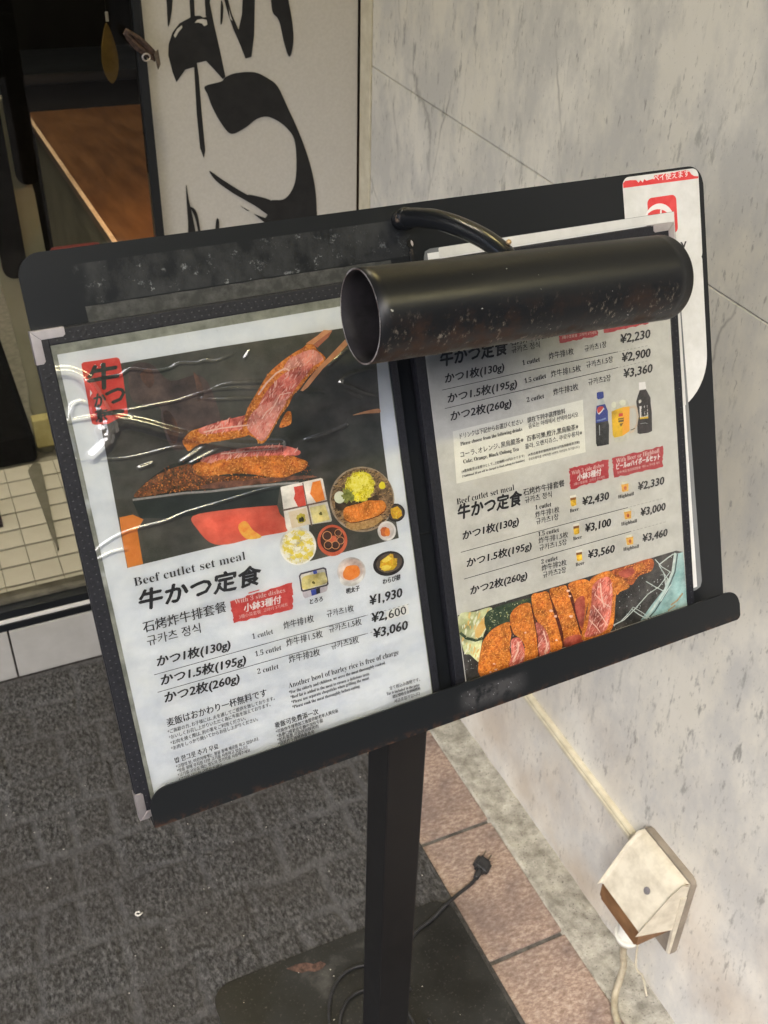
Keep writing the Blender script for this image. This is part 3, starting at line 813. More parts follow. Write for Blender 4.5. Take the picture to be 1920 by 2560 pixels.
# ------------------------------------------------------------------ calligraphy sign
TEXT_LEFT = [
 ('Beef cutlet set meal', 15.73, 148.12, 73.59, -1.59, 8.1, 's', 'ink'),
 ('牛かつ定食', 15.73, 132.49, 81.29, -3.9, 14.5, 'B', 'ink'),
 ('石烤炸牛排套餐', 15.34, 117.03, 55.06, -1.29, 8.2, 'm', 'ink'),
 ('규카츠 정식', 16.08, 107.67, 35.06, -1.15, 7.6, 'r', 'ink'),
 ('かつ1枚(130g)', 19.04, 92.37, 49.09, -2.82, 8, 'b', 'ink'),
 ('かつ1.5枚(195g)', 19.05, 78.99, 57.55, -3.02, 8, 'b', 'ink'),
 ('かつ2枚(260g)', 19.04, 66.52, 50.97, -1.9, 8, 'b', 'ink'),
 ('1 cutlet', 84.15, 91.28, 14.73, -0.45, 4.9, 's', 'ink'),
 ('1.5 cutlet', 83.98, 78.62, 18.61, -0.8, 4.9, 's', 'ink'),
 ('2 cutlet', 83.3, 66.0, 15.11, -0.75, 4.9, 's', 'ink'),
 ('炸牛排1枚', 106.76, 91.95, 21.97, -0.86, 5.6, 'r', 'ink'),
 ('炸牛排1.5枚', 106.59, 79.3, 26.62, -1.02, 5.6, 'r', 'ink'),
 ('炸牛排2枚', 106.38, 67.1, 22.72, -1.21, 5.6, 'r', 'ink'),
 ('규카츠1枚', 138.5, 91.2, 20.32, -1.13, 5.3, 'r', 'ink'),
 ('규카츠1.5枚', 138.29, 79.76, 24.72, -1.02, 5.3, 'r', 'ink'),
 ('규카츠2枚', 137.92, 67.17, 21.01, -0.89, 5.3, 'r', 'ink'),
 ('¥1,930', 171.27, 90.61, 25.4, -0.72, 9.6, 'b', 'ink'),
 ('¥2,', 170.84, 77.53, 11.38, -0.28, 9.6, 'b', 'ink'),
 ('600', 184.18, 76.67, 14.04, -0.45, 9, 'r', 'ink'),
 ('¥3,060', 170.34, 65.76, 27.1, -1.09, 9.6, 'b', 'ink'),
 ('With 3 side dishes', 76.6, 118.49, 35.44, -1.3, 4.3, 's', 'pale'),
 ('小鉢3種付', 81.77, 111.79, 26.55, -0.82, 5.6, 'b', 'white'),
 ('3種小菜套餐  고마카 3가세트', 77.87, 107.95, 34.44, -0.78, 2.7, 'r', 'pale'),
 ('とろろ', 127.89, 104.03, 9.49, -0.29, 3.8, 'b', 'ink'),
 ('明太子', 155.11, 103.86, 10.36, -0.19, 4, 'b', 'ink'),
 ('わらび餅', 183.35, 103.07, 14.07, -0.02, 4.2, 'b', 'ink'),
 ('Another bowl of barley rice is free of charge', 102.99, 48.9, 84.88, -0.92, 5.2, 's', 'ink'),
 ('*For the elderly and children, we serve the meat thoroughly cooked.', 102.53, 44.6, 73.95, -0.8, 3.1, 's', 'ink'),
 ('*Beef fat is added to the meat to ensure a delicious taste.', 102.97, 40.83, 60.46, -1.32, 3.1, 's', 'ink'),
 ('*Please use separate chopsticks when grilling the meat.', 103.01, 37.05, 59.66, -0.59, 3.1, 's', 'ink'),
 ('*Please cook the meat thoroughly before eating.', 103.04, 33.26, 51.79, -0.7, 3.1, 's', 'ink'),
 ('麦飯はおかわり一杯無料です', 17.66, 49.52, 69.22, -0.74, 5.9, 'm', 'ink'),
 ('*ご高齢の方､お子様には､火を通してご提供を致しております。', 17.02, 44.32, 74.85, -0.29, 3.0, 'r', 'ink'),
 ('*おいしくお召し上がりいただく為に牛脂を加えております。', 17.09, 40.21, 71.04, 0.3, 3.0, 'r', 'ink'),
 ('*お肉を焼く際は､別の箸をご利用ください。', 17.28, 36.04, 52.28, 0.44, 3.0, 'r', 'ink'),
 ('*お肉をしっかり焼いてからお召し上がりください。', 17.02, 32.16, 60.76, 0.92, 3.0, 'r', 'ink'),
 ('밥 한그릇 추가 무료', 17.67, 22.55, 29.95, -0.04, 4.2, 'm', 'ink'),
 ('*고령의 분, 어린이에게는, 불을 통해 제공을 하고 있습니다.', 17.63, 18.41, 58.27, 0.33, 2.8, 'm', 'ink'),
 ('*맛을 위해 우지를 더한 고기를 사용하고 있습니다', 17.67, 15.34, 49.44, 0.16, 2.8, 'm', 'ink'),
 ('*고기를 구우실 때는 별도의 젓가락을 사용해주세요.', 17.68, 12.13, 51.34, 0.54, 2.8, 'm', 'ink'),
 ('*고기를 단단히 구워서 드세요.', 17.67, 8.78, 30.74, 0.34, 2.8, 'm', 'ink'),
 ('麥飯可免費添一次', 88.55, 23.4, 32.4, -0.02, 4.6, 'm', 'ink'),
 ('*可將炸牛排熟加工後提供給老年人與兒童', 88.49, 19.14, 47.16, 0.67, 3, 'm', 'ink'),
 ('*為使口感更佳牛腩中加有牛脂', 88.62, 15.94, 34.7, 0.25, 3, 'm', 'ink'),
 ('*如有需要,可提供別筷烤肉', 88.49, 12.83, 30.79, 0.41, 3, 'm', 'ink'),
 ('*請將炸牛排烤熟後食用', 88.67, 9.9, 26.83, 0.16, 3, 'm', 'ink'),
 ('全て税込み価格です。', 176.65, 23.36, 24.98, -0.76, 3, 'r', 'ink'),
 ('Tax is included in the price.', 173.87, 19.85, 27.2, -1.25, 3, 's', 'ink'),
 ('標記價格全為單純價格', 178.28, 16.15, 22.68, -0.51, 2.8, 'm', 'ink'),
 ('세금포함가입니다', 179.05, 12.18, 21.04, -0.46, 3, 'r', 'ink'),
 ('牛', 13.56, 273.89, 18.45, 0.04, 16, 'B', 'black'),
 ('か', 14.53, 263.36, 7.19, 0.0, 9, 'B', 'black'),
 ('つ', 22.25, 262.99, 11.23, 0.03, 13, 'B', 'black'),
 ('京', 13.38, 254.57, 7.79, -0.15, 8, 'B', 'black'),
]
TEXT_RIGHT = [
 ('Beef cutlet set meal', 249.77, 257.04, 47.94, -0.49, 6, 's', 'ink'),
 ('牛かつ定食', 249.2, 246.03, 54.92, -0.51, 11.5, 'B', 'ink'),
 ('石烤炸牛排套餐', 306.81, 250.23, 36.12, 0.22, 5.3, 'm', 'ink'),
 ('규카츠 정식', 307.28, 244.72, 24.05, 0.11, 5, 'r', 'ink'),
 ('かつ1枚(130g)', 251.16, 233.87, 48.27, -0.22, 7.4, 'b', 'ink'),
 ('かつ1.5枚(195g)', 251.4, 219.75, 57.25, 0.35, 7.4, 'b', 'ink'),
 ('かつ2枚(260g)', 251.97, 206.87, 50.4, 0.24, 7.4, 'b', 'ink'),
 ('1 cutlet', 315.23, 234.46, 14.96, 0.16, 4.6, 's', 'ink'),
 ('1.5 cutlet', 315.57, 221.26, 18.62, 0.52, 4.6, 's', 'ink'),
 ('2 cutlet', 315.85, 207.33, 15.0, 0.22, 4.6, 's', 'ink'),
 ('炸牛排1枚', 338.28, 234.79, 21.63, 0.18, 5.2, 'r', 'ink'),
 ('炸牛排1.5枚', 338.61, 221.58, 26.44, -0.06, 5.2, 'r', 'ink'),
 ('炸牛排2枚', 339.08, 208.1, 22.2, 0.2, 5.2, 'r', 'ink'),
 ('규카츠1장', 369.74, 234.89, 20.01, 0.2, 5, 'r', 'ink'),
 ('규카츠1.5장', 370.06, 222.76, 24.51, 0.32, 5, 'r', 'ink'),
 ('규카츠2장', 370.61, 209.73, 20.67, -0.14, 5, 'r', 'ink'),
 ('¥2,230', 402.6, 235.43, 27.89, -0.35, 9.2, 'b', 'ink'),
 ('¥2,900', 402.6, 221.4, 26.89, -0.61, 9.2, 'b', 'ink'),
 ('¥3,360', 403.09, 209.08, 27.37, -0.45, 9.2, 'b', 'ink'),
 ('ドリンクは下記からお選びください', 257.87, 192.49, 52.94, 0.2, 4.2, 'r', 'ink'),
 ('Please choose from the following drinks', 257.6, 187.26, 51.88, 0.3, 3.5, 's', 'ink'),
 ('コーラ､オレンジ､黒烏龍茶※', 256.52, 179.09, 53.14, -0.04, 4.4, 'r', 'ink'),
 ('Coke, Orange, Black Oolong Tea', 258.22, 174.12, 46.71, -0.53, 3.7, 's', 'ink'),
 ('(※黒烏龍茶は差替分として､上記価格+10円かかります)', 256.0, 167.77, 52.96, 0.23, 2.2, 'r', 'ink'),
 ('(*Additional 10 yen will be charged to black oolong tea donation.)', 255.96, 164.28, 53.07, 0.5, 2.1, 's', 'ink'),
 ('請在下列中選擇飲料', 314.72, 192.4, 33.25, 0.4, 4.2, 'm', 'ink'),
 ('음료는 아래에서 선택하십시오', 315.11, 188.16, 44.13, 0.08, 3.9, 'r', 'ink'),
 ('百事可樂,橙汁,黑烏龍茶※', 312.58, 178.94, 45.72, 0.06, 4.4, 'm', 'ink'),
 ('콜라, 오렌지쥬스, 쿠로우롱차※', 310.5, 173.66, 50.83, 0.17, 4, 'r', 'ink'),
 ('(※黑烏龍茶的價格將追加10円為捐贈善款活動)', 312.33, 167.77, 46.08, 0.16, 2.1, 'm', 'ink'),
 ('쿠로우롱차를 선택하면 10엔의 기부금이 추가됩니다.)', 312.38, 164.43, 45.67, -0.09, 2.1, 'r', 'ink'),
 ('With 3 side dishes', 348.81, 145.09, 29.79, -0.06, 4.1, 's', 'pale'),
 ('小鉢3種付', 353.23, 139.84, 22.46, -0.31, 5.4, 'b', 'white'),
 ('3種小菜套餐  고마카 3가세트', 349.8, 136.65, 29.08, -0.53, 2.2, 'r', 'pale'),
 ('With Beer or Highball', 390.45, 145.08, 41.86, -0.5, 4.6, 's', 'pale'),
 ('ビールorハイボールセット', 390.02, 140.33, 42.38, -0.97, 5.2, 'b', 'white'),
 ('生啤·啤酒 高球調酒套餐  맥주 or 하이볼 세트', 390.63, 136.41, 41.47, -0.83, 2.2, 'r', 'pale'),
 ('3種小菜套餐  고마카 3가세트', 350.74, 247.43, 30.81, -1.17, 2.3, 'r', 'pale'),
 ('Beef cutlet set meal', 249.14, 145.67, 48.53, -0.4, 6, 's', 'ink'),
 ('牛かつ定食', 248.43, 135.31, 54.42, -1.56, 12, 'B', 'ink'),
 ('石烤炸牛排套餐', 304.9, 139.41, 36.62, -1.02, 5.4, 'm', 'ink'),
 ('규카츠 정식', 305.63, 133.58, 23.73, -0.94, 5, 'r', 'ink'),
 ('1 cutlet', 313.94, 126.12, 14.2, -0.69, 4.5, 's', 'ink'),
 ('炸牛排1枚', 313.42, 120.27, 21.45, -0.86, 5, 'r', 'ink'),
 ('규카츠1장', 313.52, 114.87, 20.05, -0.82, 5, 'r', 'ink'),
 ('かつ1枚(130g)', 250.27, 119.13, 48.03, -0.34, 7.4, 'b', 'ink'),
 ('かつ1.5枚(195g)', 250.83, 97.88, 56.28, -0.65, 7.4, 'b', 'ink'),
 ('かつ2枚(260g)', 251.13, 76.25, 49.6, -1.0, 7.4, 'b', 'ink'),
 ('1.5 cutlet', 314.13, 105.03, 18.66, -0.94, 4.5, 's', 'ink'),
 ('炸牛排1.5枚', 313.95, 99.64, 26.7, -1.63, 5, 'r', 'ink'),
 ('규카츠1.5장', 313.89, 93.94, 25.01, -1.39, 5, 'r', 'ink'),
 ('2 cutlet', 314.54, 83.04, 14.77, -0.6, 4.5, 's', 'ink'),
 ('炸牛排2枚', 314.36, 77.56, 22.57, -1.04, 5, 'r', 'ink'),
 ('규카츠2장', 314.75, 71.92, 21.14, -1.1, 5, 'r', 'ink'),
 ('¥2,430', 356.13, 119.32, 24.67, -0.91, 8.8, 'b', 'ink'),
 ('¥3,100', 356.51, 97.84, 24.12, -1.01, 8.8, 'b', 'ink'),
 ('¥3,560', 357.06, 76.11, 25.08, -1.35, 8.8, 'b', 'ink'),
 ('¥2,330', 409.19, 118.95, 25.7, -0.75, 8.8, 'b', 'ink'),
 ('¥3,000', 409.9, 97.58, 24.63, -0.85, 8.8, 'b', 'ink'),
 ('¥3,460', 409.98, 75.91, 24.81, -1.12, 8.8, 'b', 'ink'),
 ('Beer', 344.33, 116.47, 8.09, -0.19, 3.8, 's', 'ink'),
 ('Beer', 344.95, 93.95, 8.15, -0.28, 3.8, 's', 'ink'),
 ('Beer', 345.01, 72.79, 8.21, -0.38, 3.8, 's', 'ink'),
 ('Highball', 389.8, 116.65, 15.09, -0.59, 3.8, 's', 'ink'),
 ('Highball', 390.72, 94.31, 15.22, -0.77, 3.8, 's', 'ink'),
 ('Highball', 390.86, 73.27, 15.33, -0.93, 3.8, 's', 'ink'),
 ('黒烏', 417.19, 180.53, 5.78, -0.46, 7.5, 'B', 'ink'),
 ('龍茶', 417.16, 176.89, 5.86, -0.49, 7.5, 'B', 'ink'),
]
PICTURES_LEFT = [
 ('photo_print', [
  ('photo_bg',0,[(17.0,285.89),(95.4,285.07),(181.85,282.89),(203.11,282.6),(201.87,256.91),(200.41,235.43),(198.84,215.03),(198.53,192.65),(198.39,166.96),(200.12,149.11),(200.55,132.8),(132.78,133.57),(136.55,159.65),(115.82,159.51),(13.81,160.79),(14.79,199.78),(16.1,247.41)]),
  ('smoke',1,[(40.01,282.14),(52.52,282.55),(62.69,270.0),(81.17,270.21),(87.92,256.15),(88.51,233.7),(74.1,232.96),(61.58,226.29),(54.97,230.5),(52.63,246.61),(52.6,255.7),(37.74,262.2)]),
  ('smoke_warm',1,[(45.13,276.81),(52.01,279.99),(53.07,271.79),(48.75,268.13)]),
  ('smoke_warm',1,[(77.9,272.62),(81.4,266.53),(81.54,257.37),(77.26,254.52),(78.03,263.52)]),
  ('smoke_warm',1,[(54.54,251.69),(58.94,250.81),(62.2,239.14),(57.81,230.82),(54.76,238.84)]),
  ('dark_stone',0,[(25.78,203.16),(32.5,209.51),(40.72,214.14),(52.71,218.91),(67.74,219.33),(125.01,212.61),(142.6,200.91),(145.39,186.33),(121.25,190.89),(67.48,198.05)]),
  ('crust_brown',1,[(26.83,203.84),(36.52,211.37),(45.47,214.93),(57.88,216.82),(67.05,215.72),(74.04,207.51),(97.16,201.3),(126.02,194.25),(119.56,192.27),(96.14,195.71),(67.74,199.42),(49.37,201.82)]),
  ('embers',1,[(69.0,201.04),(87.24,200.67),(106.01,195.39),(120.05,195.11),(119.73,193.22),(95.98,194.78),(77.01,197.74)]),
  ('embers',1,[(94.88,198.27),(111.21,196.97),(135.99,192.97),(147.57,189.5),(127.19,191.67),(110.73,194.22),(94.53,196.33)]),
  ('pale_edge',0,[(25.59,201.81),(39.91,200.37),(58.18,198.61),(74.76,195.67),(95.85,193.65),(121.16,190.03),(134.2,187.71),(134.35,189.07),(121.28,191.38),(95.94,194.98),(74.88,196.98),(58.3,199.91),(40.0,201.66),(25.69,203.08)]),
  ('charcoal',0,[(25.42,201.38),(57.98,197.89),(121.01,189.47),(116.91,177.03),(60.95,183.75),(46.18,185.46),(27.68,190.02)]),
  ('orange_cloth',0,[(15.53,193.49),(23.8,193.33),(29.71,188.77),(24.66,183.2),(24.22,172.84),(23.85,160.92),(14.09,160.75),(14.26,175.42)]),
  ('red_paper',1,[(60.41,183.4),(83.82,182.06),(112.96,177.68),(116.75,176.07),(117.78,170.82),(122.8,163.54),(124.96,157.93),(99.6,159.32),(79.67,159.45),(68.63,163.29),(61.93,173.81)]),
  ('flame',1,[(88.53,170.08),(93.8,171.74),(97.56,164.84),(102.5,158.58),(93.57,159.36),(89.4,163.91)]),
 ]),
 ('meat_print', [
  ('crust',1,[(66.43,214.92),(70.03,216.47),(80.52,216.53),(124.52,209.79),(137.93,203.92),(142.52,200.44),(139.8,196.58),(132.35,195.28),(121.91,194.69),(97.49,203.16),(78.56,206.01),(69.79,207.72),(68.0,210.78)]),
  ('meat',1,[(72.19,217.88),(85.9,219.62),(104.28,219.0),(125.58,215.89),(137.9,209.83),(136.34,206.73),(124.44,209.32),(99.42,213.82),(85.05,215.06),(75.5,215.26)]),
  ('crust',1,[(63.14,232.0),(69.19,236.77),(77.84,237.77),(107.05,239.81),(112.16,235.47),(106.72,227.08),(90.11,226.77),(73.08,227.56),(65.98,224.88),(64.16,227.6)]),
  ('meat',1,[(74.92,237.26),(89.51,239.12),(106.96,239.36),(109.15,235.13),(106.51,231.4),(88.26,232.34),(77.0,233.28)]),
  ('crust',1,[(127.09,227.89),(132.61,235.58),(136.11,236.32),(136.6,232.77),(135.15,228.25),(130.74,227.14)]),
  ('crust',1,[(154.79,276.91),(159.26,275.76),(161.18,271.9),(165.54,267.19),(165.27,264.46),(159.27,260.38),(151.62,255.42),(145.65,250.18),(139.89,246.11),(135.51,240.19),(128.63,234.38),(119.15,223.12),(114.37,219.56),(111.23,220.55),(110.09,223.43),(102.63,229.75),(102.72,232.5),(107.91,243.25),(116.11,252.62),(125.26,262.61),(136.31,269.19),(145.32,273.07),(151.54,275.12)]),
  ('meat_pale',1,[(153.68,272.8),(159.52,272.18),(164.16,266.64),(162.47,264.17),(152.65,261.57),(146.21,263.51),(136.08,262.99),(140.48,269.23),(146.69,271.27)]),
  ('meat',1,[(151.26,263.4),(157.17,263.13),(152.14,258.5),(144.27,252.03),(138.32,246.8),(131.58,241.75),(124.33,243.17),(113.95,240.48),(120.6,250.2),(130.19,257.8),(139.31,262.4)]),
  ('meat_pale',1,[(113.43,242.16),(123.79,244.86),(134.41,243.59),(129.03,236.69),(119.49,225.06),(114.67,221.26),(111.61,222.71),(105.72,231.09),(107.61,237.02)]),
  ('fat',0,[(117.03,250.56),(123.9,257.05),(131.26,261.87),(137.16,263.82),(139.79,261.82),(140.46,262.69),(137.13,264.9),(130.71,262.83),(123.16,257.89),(116.23,251.35)]),
  ('fat',0,[(121.89,237.15),(126.99,242.5),(131.18,247.92),(138.6,248.03),(138.56,248.65),(130.87,248.48),(126.48,242.91),(121.41,237.58)]),
  ('fat',0,[(116.58,235.01),(120.55,238.93),(125.04,241.17),(124.68,241.8),(120.09,239.5),(116.05,235.52)]),
  ('fat',0,[(77.27,234.22),(88.7,234.37),(106.82,232.81),(106.86,233.65),(88.72,235.2),(77.24,235.04)]),
  ('fat',0,[(85.71,218.43),(104.79,216.2),(123.3,213.66),(123.35,214.23),(104.84,216.76),(85.75,218.99)]),
 ]),
 ('chopstick_print', [
  ('chopstick',0,[(154.04,277.43),(162.69,281.05),(167.86,283.95),(173.65,282.69),(167.67,280.22),(158.85,275.83)]),
  ('chopstick_dark',0,[(159.26,275.76),(167.67,280.22),(173.65,282.69),(170.47,278.97),(161.43,273.43)]),
 ]),
 ('chopstick_print', [
  ('chopstick',0,[(181.77,275.5),(182.92,271.73),(173.94,265.72),(163.44,259.62),(150.59,249.25),(146.9,247.55),(145.32,248.25),(151.37,253.88),(159.27,260.38),(168.89,266.6)]),
 ]),
 ('salt_stick_print', [
  ('chopstick',1,[(178.91,225.1),(188.91,226.0),(197.94,225.87),(199.96,224.22),(198.39,222.87),(189.53,224.22)]),
 ]),
 ('seal_print', [
  ('seal_red',0,[(12.55,289.23),(14.0,290.09),(24.18,289.76),(33.65,289.57),(34.99,288.46),(35.11,285.65),(34.99,276.9),(34.18,266.45),(33.44,255.89),(32.67,254.7),(27.14,253.57),(20.57,251.51),(12.95,252.53),(11.45,253.64),(11.19,258.55),(11.73,267.25),(11.87,276.82),(12.13,282.84)]),
  ('black',1,[(15.57,262.98),(17.82,263.42),(17.71,260.79),(18.43,257.99),(17.3,254.67),(15.4,255.94),(15.69,259.42)]),
  ('black',1,[(18.6,258.84),(29.97,258.81),(30.81,256.41),(21.6,256.47)]),
  ('white',0,[(18.42,286.03),(20.33,287.76),(21.6,285.63)]),
  ('white',0,[(22.95,286.77),(24.19,287.77),(25.1,286.74),(24.36,285.65)]),
  ('white',0,[(14.39,273.73),(15.18,271.4),(13.5,269.53)]),
  ('white',0,[(15.65,281.76),(15.44,278.76),(16.12,279.94)]),
 ]),
 ('side_dish_tray_print', [
  ('dish_white',0,[(121.05,188.14),(121.98,188.58),(149.98,188.12),(151.14,187.18),(151.87,171.67),(153.16,157.71),(152.4,156.87),(135.45,158.69),(121.08,158.49),(120.19,160.82)]),
  ('dish_line',0,[(119.93,173.3),(151.98,172.32),(151.96,171.14),(119.9,172.14)]),
  ('dish_line',0,[(136.98,172.03),(138.2,171.99),(138.75,157.44),(137.7,157.45)]),
  ('dish_line',0,[(136.43,187.89),(137.21,187.88),(137.63,171.7),(136.93,171.7)]),
  ('strawberry',0,[(130.15,186.43),(136.58,186.19),(136.69,172.35),(130.81,172.51),(128.86,178.83),(130.23,181.84)]),
  ('carrot',0,[(143.61,186.65),(149.31,186.77),(150.56,172.83),(143.9,172.56),(140.65,179.39)]),
  ('cream',0,[(123.61,170.73),(136.13,170.55),(137.1,159.13),(124.21,159.14)]),
  ('custard',0,[(138.68,170.18),(150.05,169.73),(151.77,158.48),(139.8,158.46)]),
  ('olive',0,[(134.42,163.62),(134.74,162.32),(134.01,161.46),(132.89,161.33),(132.03,160.83),(131.03,160.96),(130.0,161.18),(129.06,161.82),(129.05,163.11),(128.85,164.05),(128.11,165.17),(128.82,166.07),(129.19,167.15),(130.4,167.05),(131.17,167.73),(132.21,167.94),(133.0,167.07),(134.24,166.92),(134.85,165.85),(134.34,164.58)]),
  ('black_soft',0,[(133.7,162.95),(133.25,162.4),(133.06,161.43),(132.32,161.7),(131.82,162.01),(130.97,161.93),(129.79,162.5),(129.96,163.87),(130.45,165.02),(131.66,164.84),(132.26,165.69),(132.92,164.99),(133.31,164.35),(133.47,163.67)]),
  ('olive_dark',0,[(146.84,163.96),(147.03,163.31),(146.54,162.98),(145.94,163.16),(145.42,163.15),(145.0,163.51),(144.63,163.95),(144.51,164.53),(145.08,164.81),(145.41,165.02),(145.77,165.58),(146.3,165.22),(146.87,165.01),(146.74,164.38)]),
 ]),
 ('cutlet_plate_print', [
  ('plate_rim',0,[(201.15,161.03),(200.42,157.82),(199.2,154.8),(197.53,152.02),(195.43,149.55),(192.96,147.43),(190.16,145.72),(187.1,144.44),(183.84,143.63),(180.45,143.29),(177.0,143.44),(173.57,144.07),(170.23,145.15),(167.04,146.68),(164.07,148.6),(161.38,150.88),(159.02,153.48),(157.04,156.33),(155.47,159.38),(154.34,162.56),(153.67,165.82),(153.48,169.09),(153.76,172.3),(154.5,175.4),(155.7,178.32),(157.32,181.0),(159.34,183.4),(161.72,185.47),(164.41,187.16),(167.36,188.45),(170.51,189.31),(173.81,189.71),(177.18,189.65),(180.57,189.13),(183.9,188.15),(187.1,186.74),(190.12,184.91),(192.88,182.7),(195.34,180.15),(197.43,177.32),(199.11,174.26),(200.35,171.03),(201.11,167.7),(201.38,164.34)]),
  ('plate_wood',0,[(200.1,161.43),(199.89,158.24),(198.67,155.36),(196.76,152.92),(194.9,150.46),(192.52,148.48),(189.93,146.73),(187.03,145.43),(183.76,145.11),(180.56,144.84),(177.31,144.44),(174.04,145.31),(170.79,146.14),(167.94,148.03),(164.97,149.61),(162.28,151.65),(160.26,154.32),(157.97,156.8),(156.47,159.75),(155.94,162.93),(155.31,165.99),(154.77,169.09),(154.77,172.21),(155.85,175.06),(157.09,177.78),(158.51,180.39),(160.63,182.49),(162.79,184.53),(165.26,186.25),(168.06,187.5),(171.12,188.15),(174.25,188.52),(177.45,188.45),(180.68,188.11),(183.83,187.07),(186.79,185.58),(189.94,184.28),(192.48,182.02),(194.88,179.62),(196.62,176.78),(198.72,174.06),(199.83,170.93),(200.05,167.71),(200.46,164.54)]),
  ('plate_gold',0,[(189.74,150.65),(190.55,149.57),(189.62,148.57),(187.61,147.81),(186.01,146.97),(183.67,146.4),(181.16,145.91),(178.31,145.64),(175.38,146.01),(172.65,146.27),(169.57,146.35),(167.45,147.15),(165.11,147.83),(164.48,148.9),(162.95,149.8),(162.17,150.82),(163.04,151.8),(162.89,152.89),(164.34,153.8),(167.08,154.26),(169.24,154.83),(171.46,155.46),(174.2,155.86),(177.17,155.58),(179.94,155.28),(182.71,154.95),(184.77,154.19),(186.93,153.5),(188.73,152.66),(189.83,151.68)]),
  ('plate_dark',1,[(157.52,169.77),(161.85,173.34),(168.74,169.15),(182.54,166.39),(188.26,167.63),(188.03,162.48),(171.26,164.42),(161.23,162.72),(157.24,164.72)]),
  ('egg',0,[(165.04,171.05),(164.73,170.01),(164.18,169.1),(163.41,168.4),(162.49,167.93),(161.47,167.74),(160.43,167.85),(159.43,168.23),(158.55,168.87),(157.84,169.73),(157.36,170.73),(157.13,171.82),(157.17,172.92),(157.47,173.95),(158.02,174.86),(158.78,175.56),(159.7,176.03),(160.71,176.22),(161.75,176.12),(162.75,175.74),(163.63,175.1),(164.34,174.26),(164.84,173.25),(165.07,172.16)]),
  ('cabbage_yellow',0,[(186.79,173.67),(187.08,172.49),(186.47,171.59),(186.39,170.43),(185.87,169.48),(184.48,169.28),(183.74,168.64),(183.87,166.87),(182.4,167.12),(181.47,166.7),(180.98,165.12),(179.62,165.71),(178.65,164.96),(177.47,165.53),(176.37,165.35),(175.39,166.35),(174.18,165.88),(172.98,165.96),(172.19,167.01),(171.04,167.34),(170.21,168.16),(170.09,169.64),(168.52,169.78),(168.09,170.89),(167.97,172.07),(167.96,173.19),(166.32,173.91),(166.72,175.1),(166.21,176.19),(165.95,177.35),(166.33,178.41),(166.23,179.6),(167.39,180.3),(167.23,181.59),(168.28,182.17),(168.28,183.55),(169.11,184.28),(170.77,183.93),(171.55,184.52),(172.37,185.09),(172.86,186.63),(174.19,186.05),(175.19,186.52),(176.32,186.02),(177.38,186.29),(178.43,185.9),(179.46,185.56),(180.61,185.51),(181.62,185.0),(182.87,184.81),(183.58,183.79),(184.72,183.26),(185.41,182.27),(186.29,181.4),(186.41,180.13),(186.09,178.83),(187.54,178.04),(187.97,176.91),(188.0,175.73),(187.45,174.63)]),
  ('cabbage_light',0,[(178.73,176.56),(178.04,175.61),(178.5,173.79),(176.75,174.08),(176.44,172.36),(175.23,172.45),(174.2,173.25),(172.99,172.28),(172.51,173.95),(171.14,173.84),(171.19,175.38),(170.77,176.33),(169.81,177.33),(168.93,178.83),(170.86,179.48),(171.16,180.57),(171.26,182.25),(171.99,183.78),(173.5,183.23),(174.67,182.8),(176.16,184.07),(176.32,181.19),(178.4,182.11),(178.08,180.06),(178.18,178.85),(178.29,177.76)]),
  ('cabbage_light',0,[(184.31,178.36),(183.93,177.76),(183.18,177.45),(183.59,176.11),(181.97,176.99),(181.55,176.11),(180.65,175.53),(179.95,176.95),(178.88,176.65),(178.04,177.12),(178.3,178.17),(177.39,178.61),(176.6,179.32),(177.06,180.02),(176.8,180.9),(178.13,180.96),(178.53,181.46),(179.28,181.55),(179.78,182.28),(180.68,182.89),(181.61,182.17),(182.65,182.01),(183.0,181.05),(184.12,180.7),(183.46,179.7),(183.99,179.1)]),
  ('parsley',0,[(171.87,170.98),(171.95,169.77),(171.58,168.65),(171.18,167.38),(169.87,167.21),(169.09,166.15),(167.49,168.9),(166.77,167.45),(165.46,166.14),(164.75,167.54),(163.38,167.58),(164.48,170.08),(163.11,170.25),(163.47,171.33),(162.43,172.16),(162.39,173.21),(164.29,173.43),(164.05,174.41),(164.39,175.16),(163.94,177.5),(165.18,177.54),(166.54,175.76),(167.37,177.87),(167.94,175.52),(169.29,176.59),(169.16,174.73),(169.33,173.93),(172.12,174.53),(170.51,172.88),(170.65,172.08)]),
  ('lemon',0,[(195.74,172.37),(195.56,171.18),(194.68,170.42),(193.56,170.34),(192.46,170.5),(191.56,171.25),(190.94,172.29),(190.82,173.51),(191.46,174.46),(192.25,175.13),(193.22,175.71),(194.32,175.3),(195.32,174.66),(195.62,173.48)]),
  ('crust_orange',1,[(161.87,159.99),(163.54,163.71),(168.0,164.44),(175.63,164.41),(181.2,164.89),(187.61,163.36),(191.41,162.72),(193.81,160.05),(194.16,156.82),(192.36,154.11),(187.04,152.26),(178.17,152.35),(170.44,152.18),(166.19,152.97),(162.72,155.13)]),
  ('crust_shadow',0,[(161.42,156.26),(166.05,152.39),(172.56,151.39),(179.21,151.42),(187.13,152.0),(192.56,154.14),(194.4,156.66),(193.93,156.99),(192.22,154.59),(186.96,152.52),(179.13,151.94),(172.54,151.91),(166.22,152.86),(161.74,156.63)]),
  ('crust_dark_line',0,[(165.68,164.2),(165.76,158.5),(166.2,153.72),(166.41,153.72),(165.97,158.49),(165.89,164.19)]),
  ('crust_dark_line',0,[(168.28,164.14),(168.37,158.48),(168.86,153.95),(169.07,153.95),(168.58,158.47),(168.49,164.13)]),
  ('crust_dark_line',0,[(170.88,164.09),(170.99,158.47),(171.52,154.17),(171.73,154.17),(171.2,158.46),(171.1,164.07)]),
